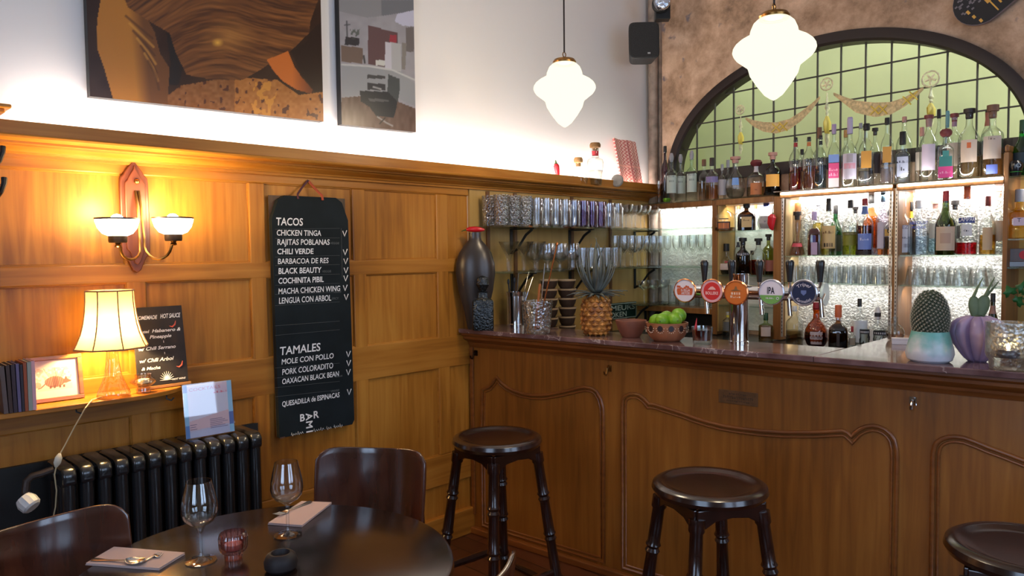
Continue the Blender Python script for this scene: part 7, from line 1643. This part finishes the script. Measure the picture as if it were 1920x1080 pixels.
# glasses in the mirror bay: three glass shelves continue the wall shelves
for z in (S1, S2): MB().box(sA + .17, PS[0][0] - .002, .02, .19, z - .008, z, BW.p).build('glass_shelf', SHELFG, bb, smooth=0)
p_ = proto('stem_glass', 'stemmed coupe before the lit mirror panel, upper row', 'glass', 'coupes in the mirror bay', COUPE, LITGL)
spread(p_, [BW.p(sA + .23 + .088 * i, d, S1 + .0004) for i in range(3) for d in (.13, .06)])
p_ = proto('flute_glass', 'slim flute before the lit mirror panel, middle row', 'glass', 'flutes in the mirror bay', FLUTE_, LITGL)
spread(p_, [BW.p(sA + .215 + .064 * i, d, S2 + .0004) for i in range(4) for d in (.14, .07)])
p_ = proto('straight_tumbler', 'clear tumbler on the ledge of the lit mirror bay', 'tumbler', 'tumblers on the mirror bay ledge', [(r, z * .9) for r, z in HIGH], LITGL)
spread(p_, [BW.p(sA + .19 + .078 * i, d, 1.1354) for i in range(4) for d in (.14, .06)])
# tumblers stored upside down on the lit lower shelf
UPS = [(0, .098), (.030, .098), (.031, .094), (.037, 0), (.0355, 0), (.029, .088), (0, .087)]
p_ = proto('upturned_tumbler', 'small ribbed tumbler upside down on the lit lower shelf before the middle post', 'tumbler', 'upturned tumblers', UPS, LITGL, flute=(14, .02))
a, b = PS[1][1], PS[2][0]
spread(p_, [BW.p(a + .055 + .0765 * i, d, C2 + .0004) for i in range(int((b - a - .07) / .0765) + 1) for d in (.15, .06)])
WID = [(0, .095), (.030, .095), (.034, .085), (.044, .02), (.046, 0), (.044, 0), (.042, .02), (.032, .08), (0, .086)]
p_ = proto('wide_tumbler', 'wide faceted tumbler upside down on the lit lower shelf after the middle post', 'tumbler', 'wide upturned tumblers', WID, LITGL, flute=(10, .02))
a, b = PS[2][1], PS[3][0]
spread(p_, [BW.p(a + .06 + .094 * i, d, C2 + .0004) for i in range(int((b - a - .08) / .094) + 1) for d in (.14, .05)])
# stacked bowls on the side bench
BWL = pbr('dark coconut shell', srgb(62, 44, 34), .6, var=.3, vscale=18); RIMB = pbr('pale shell rim', srgb(168, 140, 108), .6)
names = ['lowest', 'second from the bench', 'third from the bench', 'fourth from the bench', 'fifth from the bench', 'sixth from the bench', 'topmost']
for (px_, dd, wd, which) in ((1030, .22, 34, 'stack behind the mixing glass'), (1063, .22, 36, 'stack nearer the pineapple')):
    y, z_ = LW.px(px_, 560, dd); kk = fwd(LW.p(y, dd, 1.1)) / FPX; R = wd * kk / 2; zb_ = .985; ztop = LW.px(px_, 524, dd)[1]; st_ = (ztop - zb_ - .05) / 6
    for i in range(7):
        r_ = R * (1 - .02 * (6 - i)); off = (random.uniform(-.004, .004), random.uniform(-.004, .004))
        w = LW.p(y + off[0], dd + off[1], zb_ + i * st_ + .0004)
        t = thing('shell_bowl', 'dark shell bowl, %s in %s' % (names[i], which), 'bowl', w, 0, 'stacked shell bowls')
        MB().lathe([(0, 0), (r_ * .62, 0), (r_ * .84, st_ * .35), (r_ * .97, st_ * .8), (r_, st_ * .86), (r_ * .94, st_ * .9), (r_ * .78, st_ * .45), (0, st_ * .2)], 28).build('shell', BWL, t, smooth=50)
        MB().lathe([(r_ * .985, st_ * .80), (r_ * 1.02, st_ * .86), (r_ * 1.0, st_ * .98), (r_ * .93, st_ * .98), (r_ * .92, st_ * .86)], 28).build('rim', RIMB, t, smooth=60)
# enamel sign
sg = thing('enamel_sign', 'dark green enamel smoking sign with pale capitals behind the pineapple', 'sign')
c4 = [LW.px(*p, .012) for p in ((1192, 563), (1196, 594), (1144, 600), (1142, 571))]
zc_ = (c4[0][1] + c4[3][1]) / 2; zb2 = (c4[1][1] + c4[2][1]) / 2; y1_ = c4[0][0]; y0_ = c4[3][0] - .12
print('sign', y0_, y1_, zb2, zc_); sg.location = LW.p((y0_ + y1_) / 2, .003, zb2); o = np.array(sg.location); q = lambda y, d, z: tuple(np.array(LW.p(y, d, z)) - o)
ENG = pbr('green enamel', srgb(26, 48, 40), .35); ENW = paper((176, 186, 170), .4)
MB().box(y0_, y1_, .0125, .018, zb2, zc_, q).build('plate', ENG, sg, smooth=0, bevel=.001)
m = MB(); e_ = .004
for a0_, a1_, b0_, b1_ in ((y0_ + e_, y1_ - e_, zc_ - .008, zc_ - .004), (y0_ + e_, y1_ - e_, zb2 + .004, zb2 + .008), (y0_ + e_, y0_ + e_ + .004, zb2 + .004, zc_ - .004), (y1_ - e_ - .004, y1_ - e_, zb2 + .004, zc_ - .004)): m.box(a0_, a1_, .018, .0186, b0_, b1_, q)
m.build('border_line', ENW, sg, smooth=0); m = MB(); hgt = zc_ - zb2
put_text(m, 'FUMEURS', lambda y, z: q(y, .0187, z), y0_ + .03, zb2 + hgt * .54, hgt * .30, (y1_ - y0_) - .05, bold=.0012); put_text(m, 'ROKEN', lambda y, z: q(y, .0187, z), y0_ + .085, zb2 + hgt * .14, hgt * .30, (y1_ - y0_) * .52, bold=.0012)
m.build('lettering', ENW, sg, smooth=0)
sgb = MB(); 
for y in (y0_ + .05, y1_ - .05): sgb.tube([q(y, .0, zc_ - .012), q(y, .020, zc_ - .012)], .004, 8)
sgb.build('screws', CHROME, sg)
